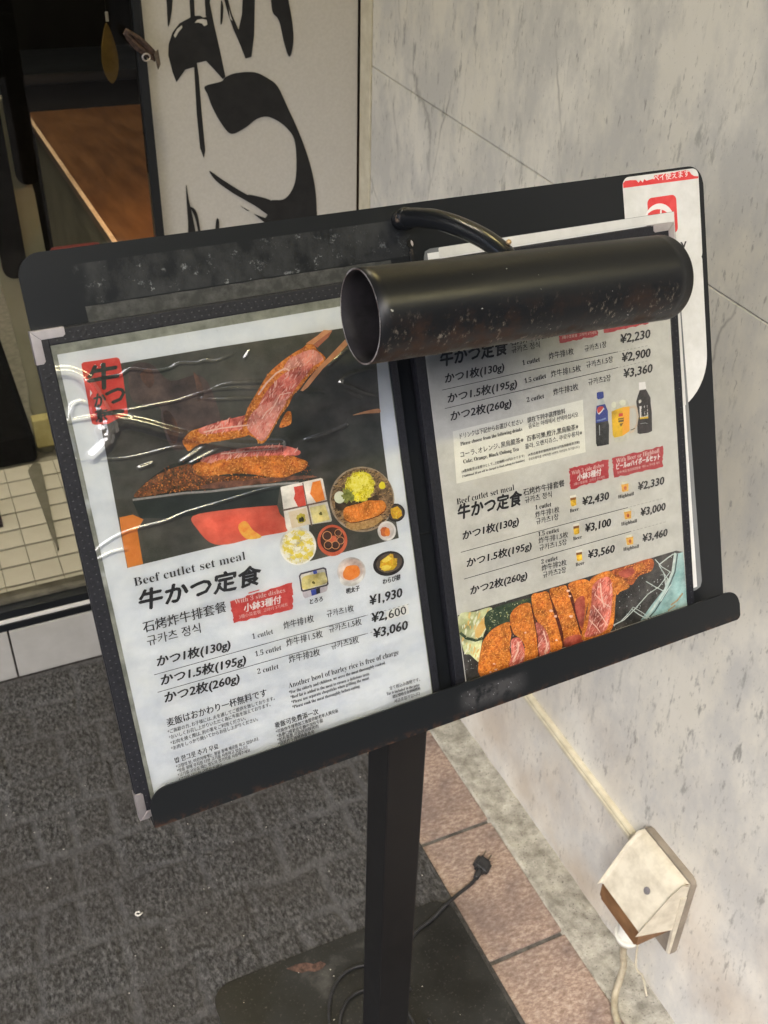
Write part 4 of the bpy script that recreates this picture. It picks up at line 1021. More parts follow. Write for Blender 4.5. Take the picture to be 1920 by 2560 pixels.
  ('crust_dark_line',0,[(173.49,164.03),(173.61,158.45),(174.19,154.4),(174.4,154.4),(173.82,158.44),(173.71,164.01)]),
  ('crust_dark_line',0,[(176.11,163.97),(176.24,158.43),(176.87,154.62),(177.08,154.63),(176.46,158.42),(176.33,163.95)]),
  ('crust_dark_line',0,[(178.74,163.91),(178.89,158.41),(179.55,154.85),(179.77,154.86),(179.1,158.41),(178.96,163.89)]),
  ('crust_dark_line',0,[(181.38,163.85),(181.53,158.39),(182.25,155.07),(182.46,155.1),(181.75,158.39),(181.59,163.83)]),
  ('crust_dark_line',0,[(184.02,163.79),(184.19,158.37),(184.95,155.3),(185.16,155.33),(184.41,158.37),(184.23,163.77)]),
  ('crust_dark_line',0,[(186.67,163.72),(186.85,158.35),(187.66,155.53),(187.87,155.56),(187.07,158.35),(186.89,163.71)]),
  ('crust_dark_line',0,[(189.33,163.66),(189.53,158.33),(190.37,155.75),(190.58,155.8),(189.74,158.34),(189.54,163.65)]),
 ]),
 ('small_bowls_print', [
  ('bowl_black',0,[(207.78,149.72),(207.44,148.41),(206.8,147.23),(205.9,146.24),(204.78,145.48),(203.5,144.97),(202.09,144.75),(200.64,144.82),(199.19,145.18),(197.83,145.81),(196.6,146.68),(195.55,147.76),(194.74,148.99),(194.2,150.33),(193.95,151.71),(194.0,153.08),(194.35,154.37),(194.98,155.54),(195.86,156.52),(196.97,157.28),(198.24,157.79),(199.64,158.02),(201.08,157.96),(202.52,157.61),(203.89,157.0),(205.13,156.13),(206.18,155.06),(207.01,153.83),(207.56,152.49),(207.83,151.1)]),
  ('bowl_in',0,[(206.57,150.01),(206.28,148.91),(205.75,147.92),(205.01,147.09),(204.09,146.44),(203.02,146.01),(201.86,145.82),(200.66,145.87),(199.47,146.17),(198.34,146.69),(197.33,147.42),(196.47,148.32),(195.8,149.35),(195.35,150.48),(195.15,151.64),(195.19,152.79),(195.48,153.88),(196.01,154.86),(196.74,155.69),(197.66,156.34),(198.71,156.77),(199.86,156.96),(201.06,156.92),(202.25,156.63),(203.38,156.12),(204.4,155.4),(205.26,154.5),(205.94,153.46),(206.4,152.34),(206.61,151.17)]),
  ('yellow_food',0,[(197.27,155.02),(202.74,155.7),(205.32,152.01),(205.35,148.29),(201.4,146.61),(197.92,148.0),(197.01,151.39)]),
  ('bowl_white',0,[(199.11,138.41),(198.75,136.99),(198.09,135.71),(197.17,134.63),(196.02,133.79),(194.71,133.24),(193.29,132.99),(191.82,133.05),(190.36,133.42),(188.98,134.09),(187.74,135.03),(186.7,136.18),(185.9,137.51),(185.36,138.95),(185.13,140.44),(185.19,141.92),(185.56,143.32),(186.22,144.58),(187.13,145.66),(188.26,146.49),(189.55,147.05),(190.97,147.31),(192.43,147.26),(193.88,146.9),(195.26,146.24),(196.51,145.32),(197.56,144.17),(198.38,142.85),(198.93,141.4),(199.18,139.9)]),
  ('bowl_shade',0,[(197.58,138.79),(197.29,137.67),(196.77,136.66),(196.05,135.8),(195.16,135.13),(194.13,134.68),(193.02,134.48),(191.87,134.52),(190.73,134.81),(189.66,135.34),(188.69,136.07),(187.88,136.99),(187.25,138.04),(186.83,139.18),(186.65,140.36),(186.7,141.54),(187.0,142.65),(187.51,143.66),(188.22,144.51),(189.11,145.18),(190.13,145.63),(191.23,145.84),(192.38,145.8),(193.51,145.52),(194.59,145.0),(195.56,144.27),(196.38,143.36),(197.02,142.31),(197.44,141.17),(197.63,139.98)]),
  ('red_food',0,[(193.18,139.37),(193.23,138.04),(192.44,137.11),(191.32,136.87),(190.29,136.55),(189.2,136.86),(188.17,137.42),(187.35,138.4),(187.38,139.71),(187.41,140.83),(187.3,142.17),(188.21,142.91),(189.08,143.69),(190.23,143.31),(191.3,143.36),(192.37,142.84),(192.85,141.65),(193.67,140.59)]),
  ('carrot',0,[(194.31,138.82),(194.17,137.37),(193.37,136.43),(192.4,136.34),(191.48,136.43),(190.76,137.25),(190.27,138.42),(190.21,139.86),(190.86,140.96),(191.55,141.77),(192.38,142.62),(193.28,142.15),(194.12,141.49),(194.25,140.08)]),
 ]),
 ('rice_bowl_print', [
  ('bowl_white',0,[(139.15,142.77),(138.58,140.55),(137.63,138.5),(136.34,136.68),(134.74,135.15),(132.88,133.96),(130.83,133.14),(128.64,132.71),(126.39,132.7),(124.14,133.1),(121.96,133.89),(119.93,135.05),(118.1,136.54),(116.52,138.31),(115.24,140.32),(114.31,142.49),(113.73,144.77),(113.54,147.08),(113.74,149.36),(114.32,151.54),(115.25,153.55),(116.52,155.33),(118.09,156.84),(119.9,158.03),(121.92,158.85),(124.07,159.3),(126.29,159.34),(128.52,158.99),(130.69,158.24),(132.74,157.12),(134.59,155.66),(136.21,153.91),(137.52,151.91),(138.5,149.73),(139.11,147.43),(139.33,145.08)]),
  ('rice',0,[(137.54,142.93),(137.27,140.85),(136.39,139.0),(135.09,137.48),(133.73,136.05),(132.07,134.99),(130.28,134.17),(128.33,133.74),(126.32,133.97),(124.35,134.34),(122.35,134.76),(120.59,135.93),(118.9,137.17),(117.68,138.94),(116.44,140.64),(115.52,142.56),(115.18,144.64),(114.77,146.72),(114.96,148.79),(115.76,150.65),(116.59,152.43),(117.57,154.14),(118.88,155.62),(120.61,156.52),(122.42,157.21),(124.3,157.68),(126.28,157.59),(128.24,157.34),(130.18,156.75),(132.0,155.77),(133.59,154.39),(135.0,152.83),(136.16,151.05),(137.09,149.14),(137.57,147.07),(137.66,144.99)]),
  ('rice_yellow',0,[(123.1,149.23),(122.03,148.16),(120.18,148.43),(118.96,149.15),(117.76,150.02),(118.16,151.04),(118.91,152.16),(120.62,151.25),(121.97,150.6)]),
  ('rice_yellow',0,[(122.3,143.47),(122.85,141.88),(120.9,141.75),(119.64,143.01),(118.47,143.89),(118.75,144.95),(119.69,145.83),(121.59,145.77),(121.98,144.25)]),
  ('rice_yellow',0,[(128.89,151.15),(127.86,149.88),(125.68,150.97),(124.72,151.3),(122.62,152.0),(123.06,153.35),(124.53,153.97),(126.16,153.24),(127.75,152.65)]),
  ('rice_yellow',0,[(130.88,146.37),(130.77,145.25),(129.2,145.31),(127.54,145.61),(126.53,146.84),(127.8,147.52),(128.56,147.8),(129.97,148.8),(130.63,147.3)]),
  ('rice_yellow',0,[(133.56,141.38),(132.8,140.86),(131.88,140.28),(130.78,141.08),(130.35,141.86),(129.82,142.89),(130.46,144.23),(132.62,143.78),(134.22,142.58)]),
  ('rice_yellow',0,[(128.77,139.19),(128.13,138.01),(126.33,137.69),(124.19,138.32),(123.37,139.9),(123.26,141.45),(125.62,140.88),(126.82,141.35),(128.93,140.7)]),
  ('rice_yellow',0,[(137.26,145.58),(136.38,144.38),(134.41,144.65),(133.15,145.47),(133.0,146.36),(131.83,147.65),(133.35,148.03),(135.11,148.22),(136.03,146.88)]),
  ('rice_yellow',0,[(123.67,138.82),(122.81,138.29),(121.85,137.38),(120.84,138.66),(119.35,139.36),(119.86,140.34),(121.15,140.38),(122.39,140.86),(122.85,139.68)]),
  ('rice_yellow',0,[(131.86,136.65),(132.39,134.94),(130.17,135.97),(128.4,135.8),(128.64,137.14),(128.45,138.01),(128.72,139.64),(130.59,138.24),(132.32,137.78)]),
  ('rice_yellow',0,[(119.95,145.79),(119.12,145.04),(117.79,145.22),(115.84,144.9),(116.44,146.38),(115.62,147.5),(116.46,148.7),(118.13,147.31),(119.75,146.99)]),
  ('rice_yellow',0,[(132.82,153.57),(131.84,152.79),(130.47,152.37),(129.29,153.38),(127.39,154.2),(127.61,155.64),(129.26,156.14),(130.8,155.24),(132.34,154.8)]),
  ('rice_yellow',0,[(136.14,138.11),(135.6,137.08),(134.07,136.31),(132.5,137.62),(131.54,138.73),(131.58,139.95),(133.2,139.96),(134.56,140.25),(136.1,139.36)]),
  ('rice_white',0,[(125.44,149.48),(125.35,148.18),(123.57,149.09),(122.54,149.16),(120.74,149.95),(121.46,151.11),(123.0,150.99),(124.03,151.15),(125.79,150.72)]),
  ('rice_white',0,[(127.81,143.74),(127.06,143.18),(126.09,143.13),(124.35,142.81),(123.91,144.19),(123.91,145.37),(125.19,145.82),(126.55,145.43),(128.07,144.87)]),
  ('rice_white',0,[(133.72,149.92),(132.24,149.73),(131.54,149.27),(130.53,149.74),(129.06,150.48),(129.36,151.64),(130.38,152.57),(131.82,151.36),(133.04,151.01)]),
  ('rice_white',0,[(118.85,140.95),(119.29,139.67),(117.76,140.21),(116.52,140.28),(115.44,141.25),(115.44,142.52),(116.95,142.73),(118.28,142.61),(118.65,141.57)]),
  ('rice_white',0,[(130.81,140.38),(130.39,139.45),(129.09,138.8),(128.09,140.14),(127.47,140.86),(127.91,141.44),(128.44,141.88),(129.29,141.63),(130.13,141.24)]),
  ('rice_white',0,[(125.53,136.61),(125.29,135.68),(123.99,136.06),(122.89,136.16),(122.72,137.03),(122.92,137.6),(123.3,138.28),(124.32,137.93),(125.34,137.48)]),
  ('rice_white',0,[(136.59,143.17),(135.12,142.65),(133.97,142.21),(132.23,142.53),(132.35,143.87),(132.01,144.9),(133.0,145.54),(134.69,145.8),(134.85,144.2)]),
  ('rice_white',0,[(124.28,154.04),(123.83,153.23),(122.65,153.01),(121.51,153.6),(120.57,154.45),(120.94,155.36),(122.09,155.37),(123.1,155.73),(123.51,154.79)]),
 ]),
 ('soup_bowl_print', [
  ('lacquer_red',0,[(161.94,140.96),(161.47,139.11),(160.69,137.4),(159.62,135.88),(158.29,134.6),(156.74,133.6),(155.02,132.92),(153.19,132.56),(151.3,132.55),(149.42,132.87),(147.58,133.53),(145.87,134.5),(144.32,135.74),(142.98,137.22),(141.89,138.89),(141.08,140.71),(140.58,142.61),(140.41,144.55),(140.55,146.45),(141.02,148.27),(141.8,149.96),(142.85,151.45),(144.16,152.71),(145.68,153.71),(147.37,154.4),(149.17,154.77),(151.04,154.8),(152.91,154.51),(154.74,153.88),(156.47,152.94),(158.04,151.72),(159.4,150.26),(160.51,148.59),(161.35,146.77),(161.87,144.85),(162.07,142.89)]),
  ('soup',0,[(159.92,142.0),(159.55,140.52),(158.92,139.16),(158.06,137.95),(156.99,136.93),(155.75,136.13),(154.36,135.58),(152.89,135.3),(151.37,135.29),(149.85,135.55),(148.37,136.08),(146.99,136.85),(145.73,137.84),(144.65,139.03),(143.77,140.37),(143.12,141.82),(142.71,143.35),(142.56,144.9),(142.68,146.42),(143.05,147.88),(143.68,149.23),(144.53,150.43),(145.58,151.44),(146.81,152.23),(148.17,152.78),(149.63,153.07),(151.13,153.1),(152.65,152.85),(154.12,152.35),(155.51,151.59),(156.78,150.61),(157.88,149.44),(158.77,148.1),(159.45,146.64),(159.87,145.11),(160.03,143.54)]),
  ('lacquer_red',1,[(148.97,146.71),(153.84,146.33),(154.17,142.78),(151.31,141.78),(148.92,143.7)]),
  ('ring',0,[(151.42,146.95),(151.13,146.05),(150.59,145.29),(149.83,144.74),(148.92,144.44),(147.94,144.42),(146.96,144.67),(146.07,145.17),(145.33,145.89),(144.81,146.77),(144.55,147.73),(144.56,148.7),(144.85,149.59),(145.4,150.34),(146.15,150.89),(147.05,151.19),(148.03,151.22),(149.01,150.98),(149.9,150.48),(150.64,149.76),(151.17,148.88),(151.44,147.92)]),
  ('soup',0,[(150.87,147.09),(150.63,146.33),(150.17,145.7),(149.53,145.24),(148.77,144.98),(147.95,144.96),(147.13,145.17),(146.38,145.6),(145.76,146.2),(145.32,146.94),(145.1,147.75),(145.11,148.56),(145.35,149.31),(145.81,149.94),(146.44,150.4),(147.2,150.66),(148.02,150.68),(148.84,150.47),(149.6,150.05),(150.22,149.45),(150.66,148.71),(150.88,147.9)]),
  ('ring',0,[(158.68,147.27),(158.46,146.59),(158.05,146.02),(157.48,145.61),(156.79,145.38),(156.05,145.36),(155.31,145.55),(154.63,145.93),(154.07,146.48),(153.68,147.13),(153.47,147.86),(153.48,148.59),(153.7,149.26),(154.11,149.83),(154.68,150.24),(155.36,150.47),(156.1,150.49),(156.84,150.3),(157.52,149.93),(158.08,149.39),(158.48,148.73),(158.68,148.0)]),
  ('soup',0,[(158.26,147.38),(158.08,146.81),(157.73,146.33),(157.25,145.98),(156.68,145.79),(156.05,145.77),(155.43,145.93),(154.86,146.25),(154.39,146.71),(154.06,147.26),(153.89,147.87),(153.9,148.48),(154.08,149.05),(154.42,149.53),(154.9,149.87),(155.48,150.06),(156.1,150.08),(156.72,149.93),(157.29,149.61),(157.76,149.15),(158.09,148.6),(158.27,147.99)]),
  ('ring',0,[(159.75,141.52),(159.52,140.79),(159.08,140.19),(158.47,139.74),(157.73,139.5),(156.94,139.48),(156.15,139.69),(155.42,140.1),(154.83,140.68),(154.4,141.39),(154.19,142.17),(154.19,142.95),(154.43,143.67),(154.87,144.28),(155.47,144.72),(156.2,144.96),(157.0,144.98),(157.79,144.78),(158.51,144.37),(159.11,143.79),(159.54,143.08),(159.76,142.3)]),
  ('soup',0,[(159.31,141.63),(159.11,141.03),(158.74,140.51),(158.23,140.14),(157.61,139.94),(156.94,139.93),(156.28,140.1),(155.67,140.44),(155.17,140.93),(154.81,141.53),(154.63,142.18),(154.64,142.83),(154.83,143.44),(155.2,143.95),(155.71,144.32),(156.33,144.52),(156.99,144.54),(157.66,144.37),(158.26,144.03),(158.77,143.54),(159.13,142.95),(159.31,142.29)]),
  ('ring',0,[(155.85,139.22),(155.6,138.42),(155.12,137.76),(154.45,137.27),(153.65,137.01),(152.78,136.99),(151.92,137.22),(151.13,137.67),(150.48,138.31),(150.02,139.08),(149.79,139.93),(149.8,140.78),(150.05,141.57),(150.53,142.24),(151.19,142.72),(151.99,142.98),(152.85,143.0),(153.71,142.78),(154.5,142.33),(155.16,141.7),(155.62,140.92),(155.86,140.07)]),
  ('soup',0,[(155.37,139.34),(155.15,138.68),(154.75,138.12),(154.19,137.71),(153.52,137.49),(152.79,137.48),(152.06,137.66),(151.4,138.04),(150.85,138.58),(150.47,139.23),(150.27,139.94),(150.28,140.66),(150.49,141.32),(150.9,141.88),(151.45,142.28),(152.12,142.5),(152.85,142.52),(153.57,142.34),(154.23,141.96),(154.78,141.43),(155.17,140.77),(155.37,140.06)]),
  ('ring',0,[(150.74,140.54),(150.48,139.73),(149.99,139.04),(149.31,138.55),(148.49,138.28),(147.6,138.26),(146.72,138.49),(145.92,138.95),(145.25,139.6),(144.78,140.4),(144.55,141.27),(144.56,142.14),(144.82,142.95),(145.31,143.63),(145.99,144.12),(146.81,144.39),(147.69,144.42),(148.57,144.19),(149.37,143.73),(150.04,143.08),(150.51,142.29),(150.76,141.42)]),
  ('soup',0,[(150.25,140.67),(150.03,139.98),(149.61,139.41),(149.04,139.0),(148.35,138.77),(147.61,138.75),(146.87,138.95),(146.19,139.33),(145.64,139.88),(145.24,140.55),(145.04,141.28),(145.05,142.01),(145.27,142.69),(145.68,143.26),(146.26,143.68),(146.94,143.9),(147.68,143.92),(148.42,143.73),(149.1,143.35),(149.66,142.8),(150.06,142.14),(150.26,141.4)]),
 ]),
 ('yam_dish_print', [
  ('dish_shade',0,[(123.98,120.87),(143.59,120.8),(142.29,111.11),(141.06,109.44),(125.31,108.79),(124.04,110.89)]),
  ('dish_rim',0,[(123.45,125.64),(125.05,127.19),(141.85,126.87),(143.67,125.45),(143.6,114.1),(142.34,113.11),(124.77,113.61),(123.34,114.68)]),
  ('dish_white',0,[(124.53,124.95),(125.51,126.0),(141.41,125.79),(142.61,124.8),(142.5,114.94),(141.7,114.23),(125.24,114.81),(124.41,115.45)]),
  ('custard',1,[(124.51,120.06),(126.54,124.14),(134.58,123.93),(141.29,123.43),(142.55,121.09),(142.45,115.49),(133.11,115.01),(125.31,115.19)]),
  ('blue_print',0,[(133.87,126.11),(136.56,126.04),(136.72,123.74),(134.02,123.81)]),
  ('blue_print',0,[(130.12,113.31),(133.91,113.32),(133.8,109.33),(130.25,109.26)]),
  ('bowl_black',0,[(133.91,113.32),(136.9,113.29),(136.57,109.62),(133.8,109.33)]),
  ('olive_dark',0,[(134.07,117.81),(134.04,117.11),(133.3,116.91),(132.61,117.31),(132.04,117.75),(131.93,118.41),(132.18,119.0),(132.85,119.28),(133.51,118.82),(133.92,118.36)]),
 ]),
 ('cod_roe_bowl_print', [
  ('bowl_shade',0,[(171.78,119.94),(172.08,118.15),(172.05,116.37),(171.7,114.66),(171.03,113.07),(170.08,111.65),(168.86,110.44),(167.42,109.48),(165.79,108.81),(164.04,108.43),(162.21,108.36),(160.37,108.61),(158.56,109.16),(156.85,110.0),(155.28,111.1),(153.9,112.42),(152.76,113.92),(151.88,115.57),(151.3,117.3),(151.02,119.07),(151.07,120.83),(151.42,122.51),(152.08,124.08),(153.02,125.48),(154.22,126.67),(155.64,127.62),(157.24,128.3),(158.97,128.69),(160.77,128.77),(162.6,128.55),(164.41,128.03),(166.13,127.21),(167.71,126.14),(169.1,124.83),(170.27,123.33),(171.17,121.68)]),
  ('bowl_white',0,[(169.72,113.84),(169.66,112.55),(169.21,111.33),(168.38,110.22),(167.23,109.29),(165.78,108.57),(164.13,108.09),(162.32,107.87),(160.45,107.93),(158.61,108.25),(156.85,108.83),(155.28,109.64),(153.95,110.63),(152.92,111.78),(152.23,113.03),(151.91,114.31),(151.98,115.59),(152.44,116.8),(153.25,117.89),(154.39,118.82),(155.81,119.54),(157.45,120.02),(159.24,120.25),(161.09,120.21),(162.94,119.9),(164.7,119.33),(166.28,118.53),(167.64,117.54),(168.69,116.39),(169.4,115.14)]),
  ('bowl_in_pink',0,[(170.56,120.42),(170.78,119.0),(170.72,117.6),(170.38,116.24),(169.77,114.98),(168.91,113.84),(167.83,112.88),(166.55,112.1),(165.13,111.55),(163.6,111.23),(162.02,111.16),(160.42,111.34),(158.86,111.75),(157.39,112.39),(156.04,113.24),(154.87,114.27),(153.91,115.45),(153.18,116.75),(152.7,118.11),(152.5,119.51),(152.57,120.9),(152.91,122.24),(153.51,123.49),(154.36,124.61),(155.43,125.57),(156.68,126.34),(158.09,126.89),(159.6,127.22),(161.17,127.3),(162.76,127.15),(164.32,126.75),(165.79,126.12),(167.15,125.28),(168.33,124.26),(169.32,123.09),(170.07,121.79)]),
  ('carrot',1,[(156.75,121.24),(159.12,123.02),(165.9,121.74),(167.78,117.58),(166.36,113.9),(160.24,112.47),(155.73,114.79),(154.91,118.38)]),
 ]),
 ('warabi_mochi_plate_print', [
  ('bowl_black',0,[(201.95,116.93),(202.03,115.35),(201.75,113.8),(201.1,112.35),(200.11,111.02),(198.82,109.87),(197.25,108.92),(195.47,108.21),(193.52,107.76),(191.46,107.58),(189.37,107.68),(187.3,108.05),(185.31,108.67),(183.48,109.54),(181.84,110.63),(180.46,111.89),(179.37,113.29),(178.6,114.79),(178.18,116.34),(178.11,117.9),(178.4,119.42),(179.04,120.86),(180.01,122.16),(181.29,123.3),(182.82,124.25),(184.58,124.96),(186.5,125.42),(188.53,125.61),(190.61,125.54),(192.67,125.19),(194.66,124.59),(196.51,123.74),(198.17,122.67),(199.58,121.41),(200.71,120.01),(201.5,118.5)]),
  ('bowl_in',0,[(200.49,117.3),(200.55,116.05),(200.29,114.84),(199.74,113.69),(198.91,112.65),(197.81,111.74),(196.5,110.99),(195.0,110.43),(193.36,110.07),(191.64,109.92),(189.89,109.99),(188.16,110.28),(186.51,110.77),(184.98,111.45),(183.61,112.3),(182.46,113.29),(181.56,114.4),(180.92,115.58),(180.58,116.8),(180.54,118.03),(180.79,119.23),(181.34,120.37),(182.16,121.4),(183.24,122.3),(184.54,123.04),(186.01,123.61),(187.63,123.97),(189.33,124.13),(191.07,124.07),(192.8,123.8),(194.46,123.32),(196.0,122.65),(197.38,121.81),(198.55,120.83),(199.48,119.72),(200.13,118.53)]),
  ('yellow_food',0,[(184.03,120.0),(192.41,123.23),(194.44,122.28),(194.33,119.58),(197.07,118.58),(196.02,113.37),(192.8,111.22),(185.7,112.04),(183.07,115.49)]),
  ('yellow_light',0,[(191.96,120.7),(192.81,119.75),(191.6,118.68),(189.68,118.35),(187.95,118.02),(186.51,118.44),(185.46,119.18),(185.4,120.29),(187.14,121.04),(188.5,121.53),(190.31,122.3),(191.59,121.6)]),
  ('yellow_light',0,[(191.63,113.99),(191.34,113.09),(189.82,112.5),(187.6,112.3),(185.39,112.88),(183.45,113.62),(184.5,114.52),(184.11,115.35),(185.0,116.2),(187.37,116.06),(189.72,115.82),(190.17,114.75)]),
 ]),
 ('red_banner_print', [
  ('seal_red2',0,[(73.72,121.08),(77.36,121.46),(80.13,121.4),(83.34,121.05),(86.01,122.14),(89.88,121.53),(93.03,122.1),(95.69,121.47),(98.57,121.36),(102.68,122.24),(104.79,122.02),(109.05,121.98),(111.44,122.24),(114.49,122.6),(118.17,122.22),(117.74,121.28),(117.48,119.7),(117.44,118.86),(117.75,116.75),(117.4,115.91),(117.46,113.7),(116.36,113.26),(116.76,111.31),(116.86,110.24),(116.48,108.66),(115.69,107.6),(116.09,105.78),(115.5,104.87),(115.09,103.84),(112.62,103.81),(108.85,104.04),(106.41,103.9),(103.08,104.45),(100.17,104.19),(97.27,104.8),(94.33,105.39),(90.73,104.94),(88.84,104.93),(85.33,105.77),(82.35,104.99),(79.8,105.57),(77.05,106.06),(73.66,105.81),(73.8,107.15),(73.47,108.24),(74.34,109.71),(74.01,109.94),(74.15,111.09),(74.13,112.44),(73.89,113.71),(73.27,114.46),(73.98,116.12),(73.87,116.9),(73.76,118.18),(73.91,118.9),(74.04,120.14)]),
  ('seal_red2',0,[(87.1,122.93),(94.86,123.09),(94.77,123.86),(87.01,123.7)]),
  ('white',0,[(96.05,122.44),(100.05,123.02),(99.91,123.66),(95.91,123.08)]),
 ]),
 ('rule_print', [
  ('ink',0,[(16.14,86.64),(106.52,84.82),(167.12,83.71),(167.07,84.13),(106.48,85.22),(16.12,87.02)]),
  ('ink',0,[(16.11,74.28),(104.37,72.32),(165.06,70.38),(165.01,70.8),(104.33,72.72),(16.09,74.66)]),
  ('ink_faint',0,[(167.11,83.77),(168.82,83.71),(168.78,84.02),(167.08,84.07)]),
  ('ink_faint',0,[(170.67,83.65),(172.38,83.59),(172.35,83.9),(170.63,83.95)]),
  ('ink_faint',0,[(174.24,83.52),(175.96,83.47),(175.92,83.77),(174.2,83.83)]),
  ('ink_faint',0,[(177.82,83.4),(179.55,83.34),(179.51,83.65),(177.79,83.7)]),
  ('ink_faint',0,[(181.42,83.27),(183.16,83.21),(183.12,83.52),(181.39,83.58)]),
  ('ink_faint',0,[(185.04,83.14),(186.78,83.09),(186.74,83.4),(185.0,83.45)]),
  ('ink_faint',0,[(188.66,83.02),(190.41,82.96),(190.37,83.27),(188.63,83.33)]),
  ('ink_faint',0,[(192.31,82.89),(194.06,82.83),(194.02,83.14),(192.27,83.2)]),
  ('ink_faint',0,[(195.96,82.76),(197.72,82.71),(197.68,83.02),(195.92,83.07)]),
  ('ink_faint',0,[(199.63,82.64),(201.4,82.58),(201.36,82.89),(199.59,82.95)]),
  ('ink_faint',0,[(165.05,70.44),(166.77,70.4),(166.73,70.71),(165.02,70.75)]),
  ('ink_faint',0,[(168.63,70.34),(170.35,70.3),(170.31,70.61),(168.59,70.65)]),
  ('ink_faint',0,[(172.22,70.24),(173.95,70.2),(173.91,70.51),(172.18,70.55)]),
  ('ink_faint',0,[(175.82,70.15),(177.56,70.1),(177.52,70.41),(175.78,70.46)]),
  ('ink_faint',0,[(179.44,70.05),(181.18,70.01),(181.14,70.32),(179.4,70.36)]),
  ('ink_faint',0,[(183.07,69.95),(184.82,69.91),(184.78,70.22),(183.03,70.26)]),
  ('ink_faint',0,[(186.72,69.85),(188.47,69.81),(188.43,70.12),(186.68,70.16)]),
  ('ink_faint',0,[(190.38,69.75),(192.14,69.71),(192.1,70.02),(190.34,70.06)]),
  ('ink_faint',0,[(194.05,69.65),(195.82,69.61),(195.78,69.92),(194.01,69.97)]),
  ('ink_faint',0,[(197.74,69.55),(199.52,69.51),(199.47,69.82),(197.7,69.87)]),
 ]),
 ('price_patch', [
  ('white_paper',0,[(182.85,82.39),(200.45,83.48),(200.49,75.56),(182.58,75.74)]),
 ]),
]
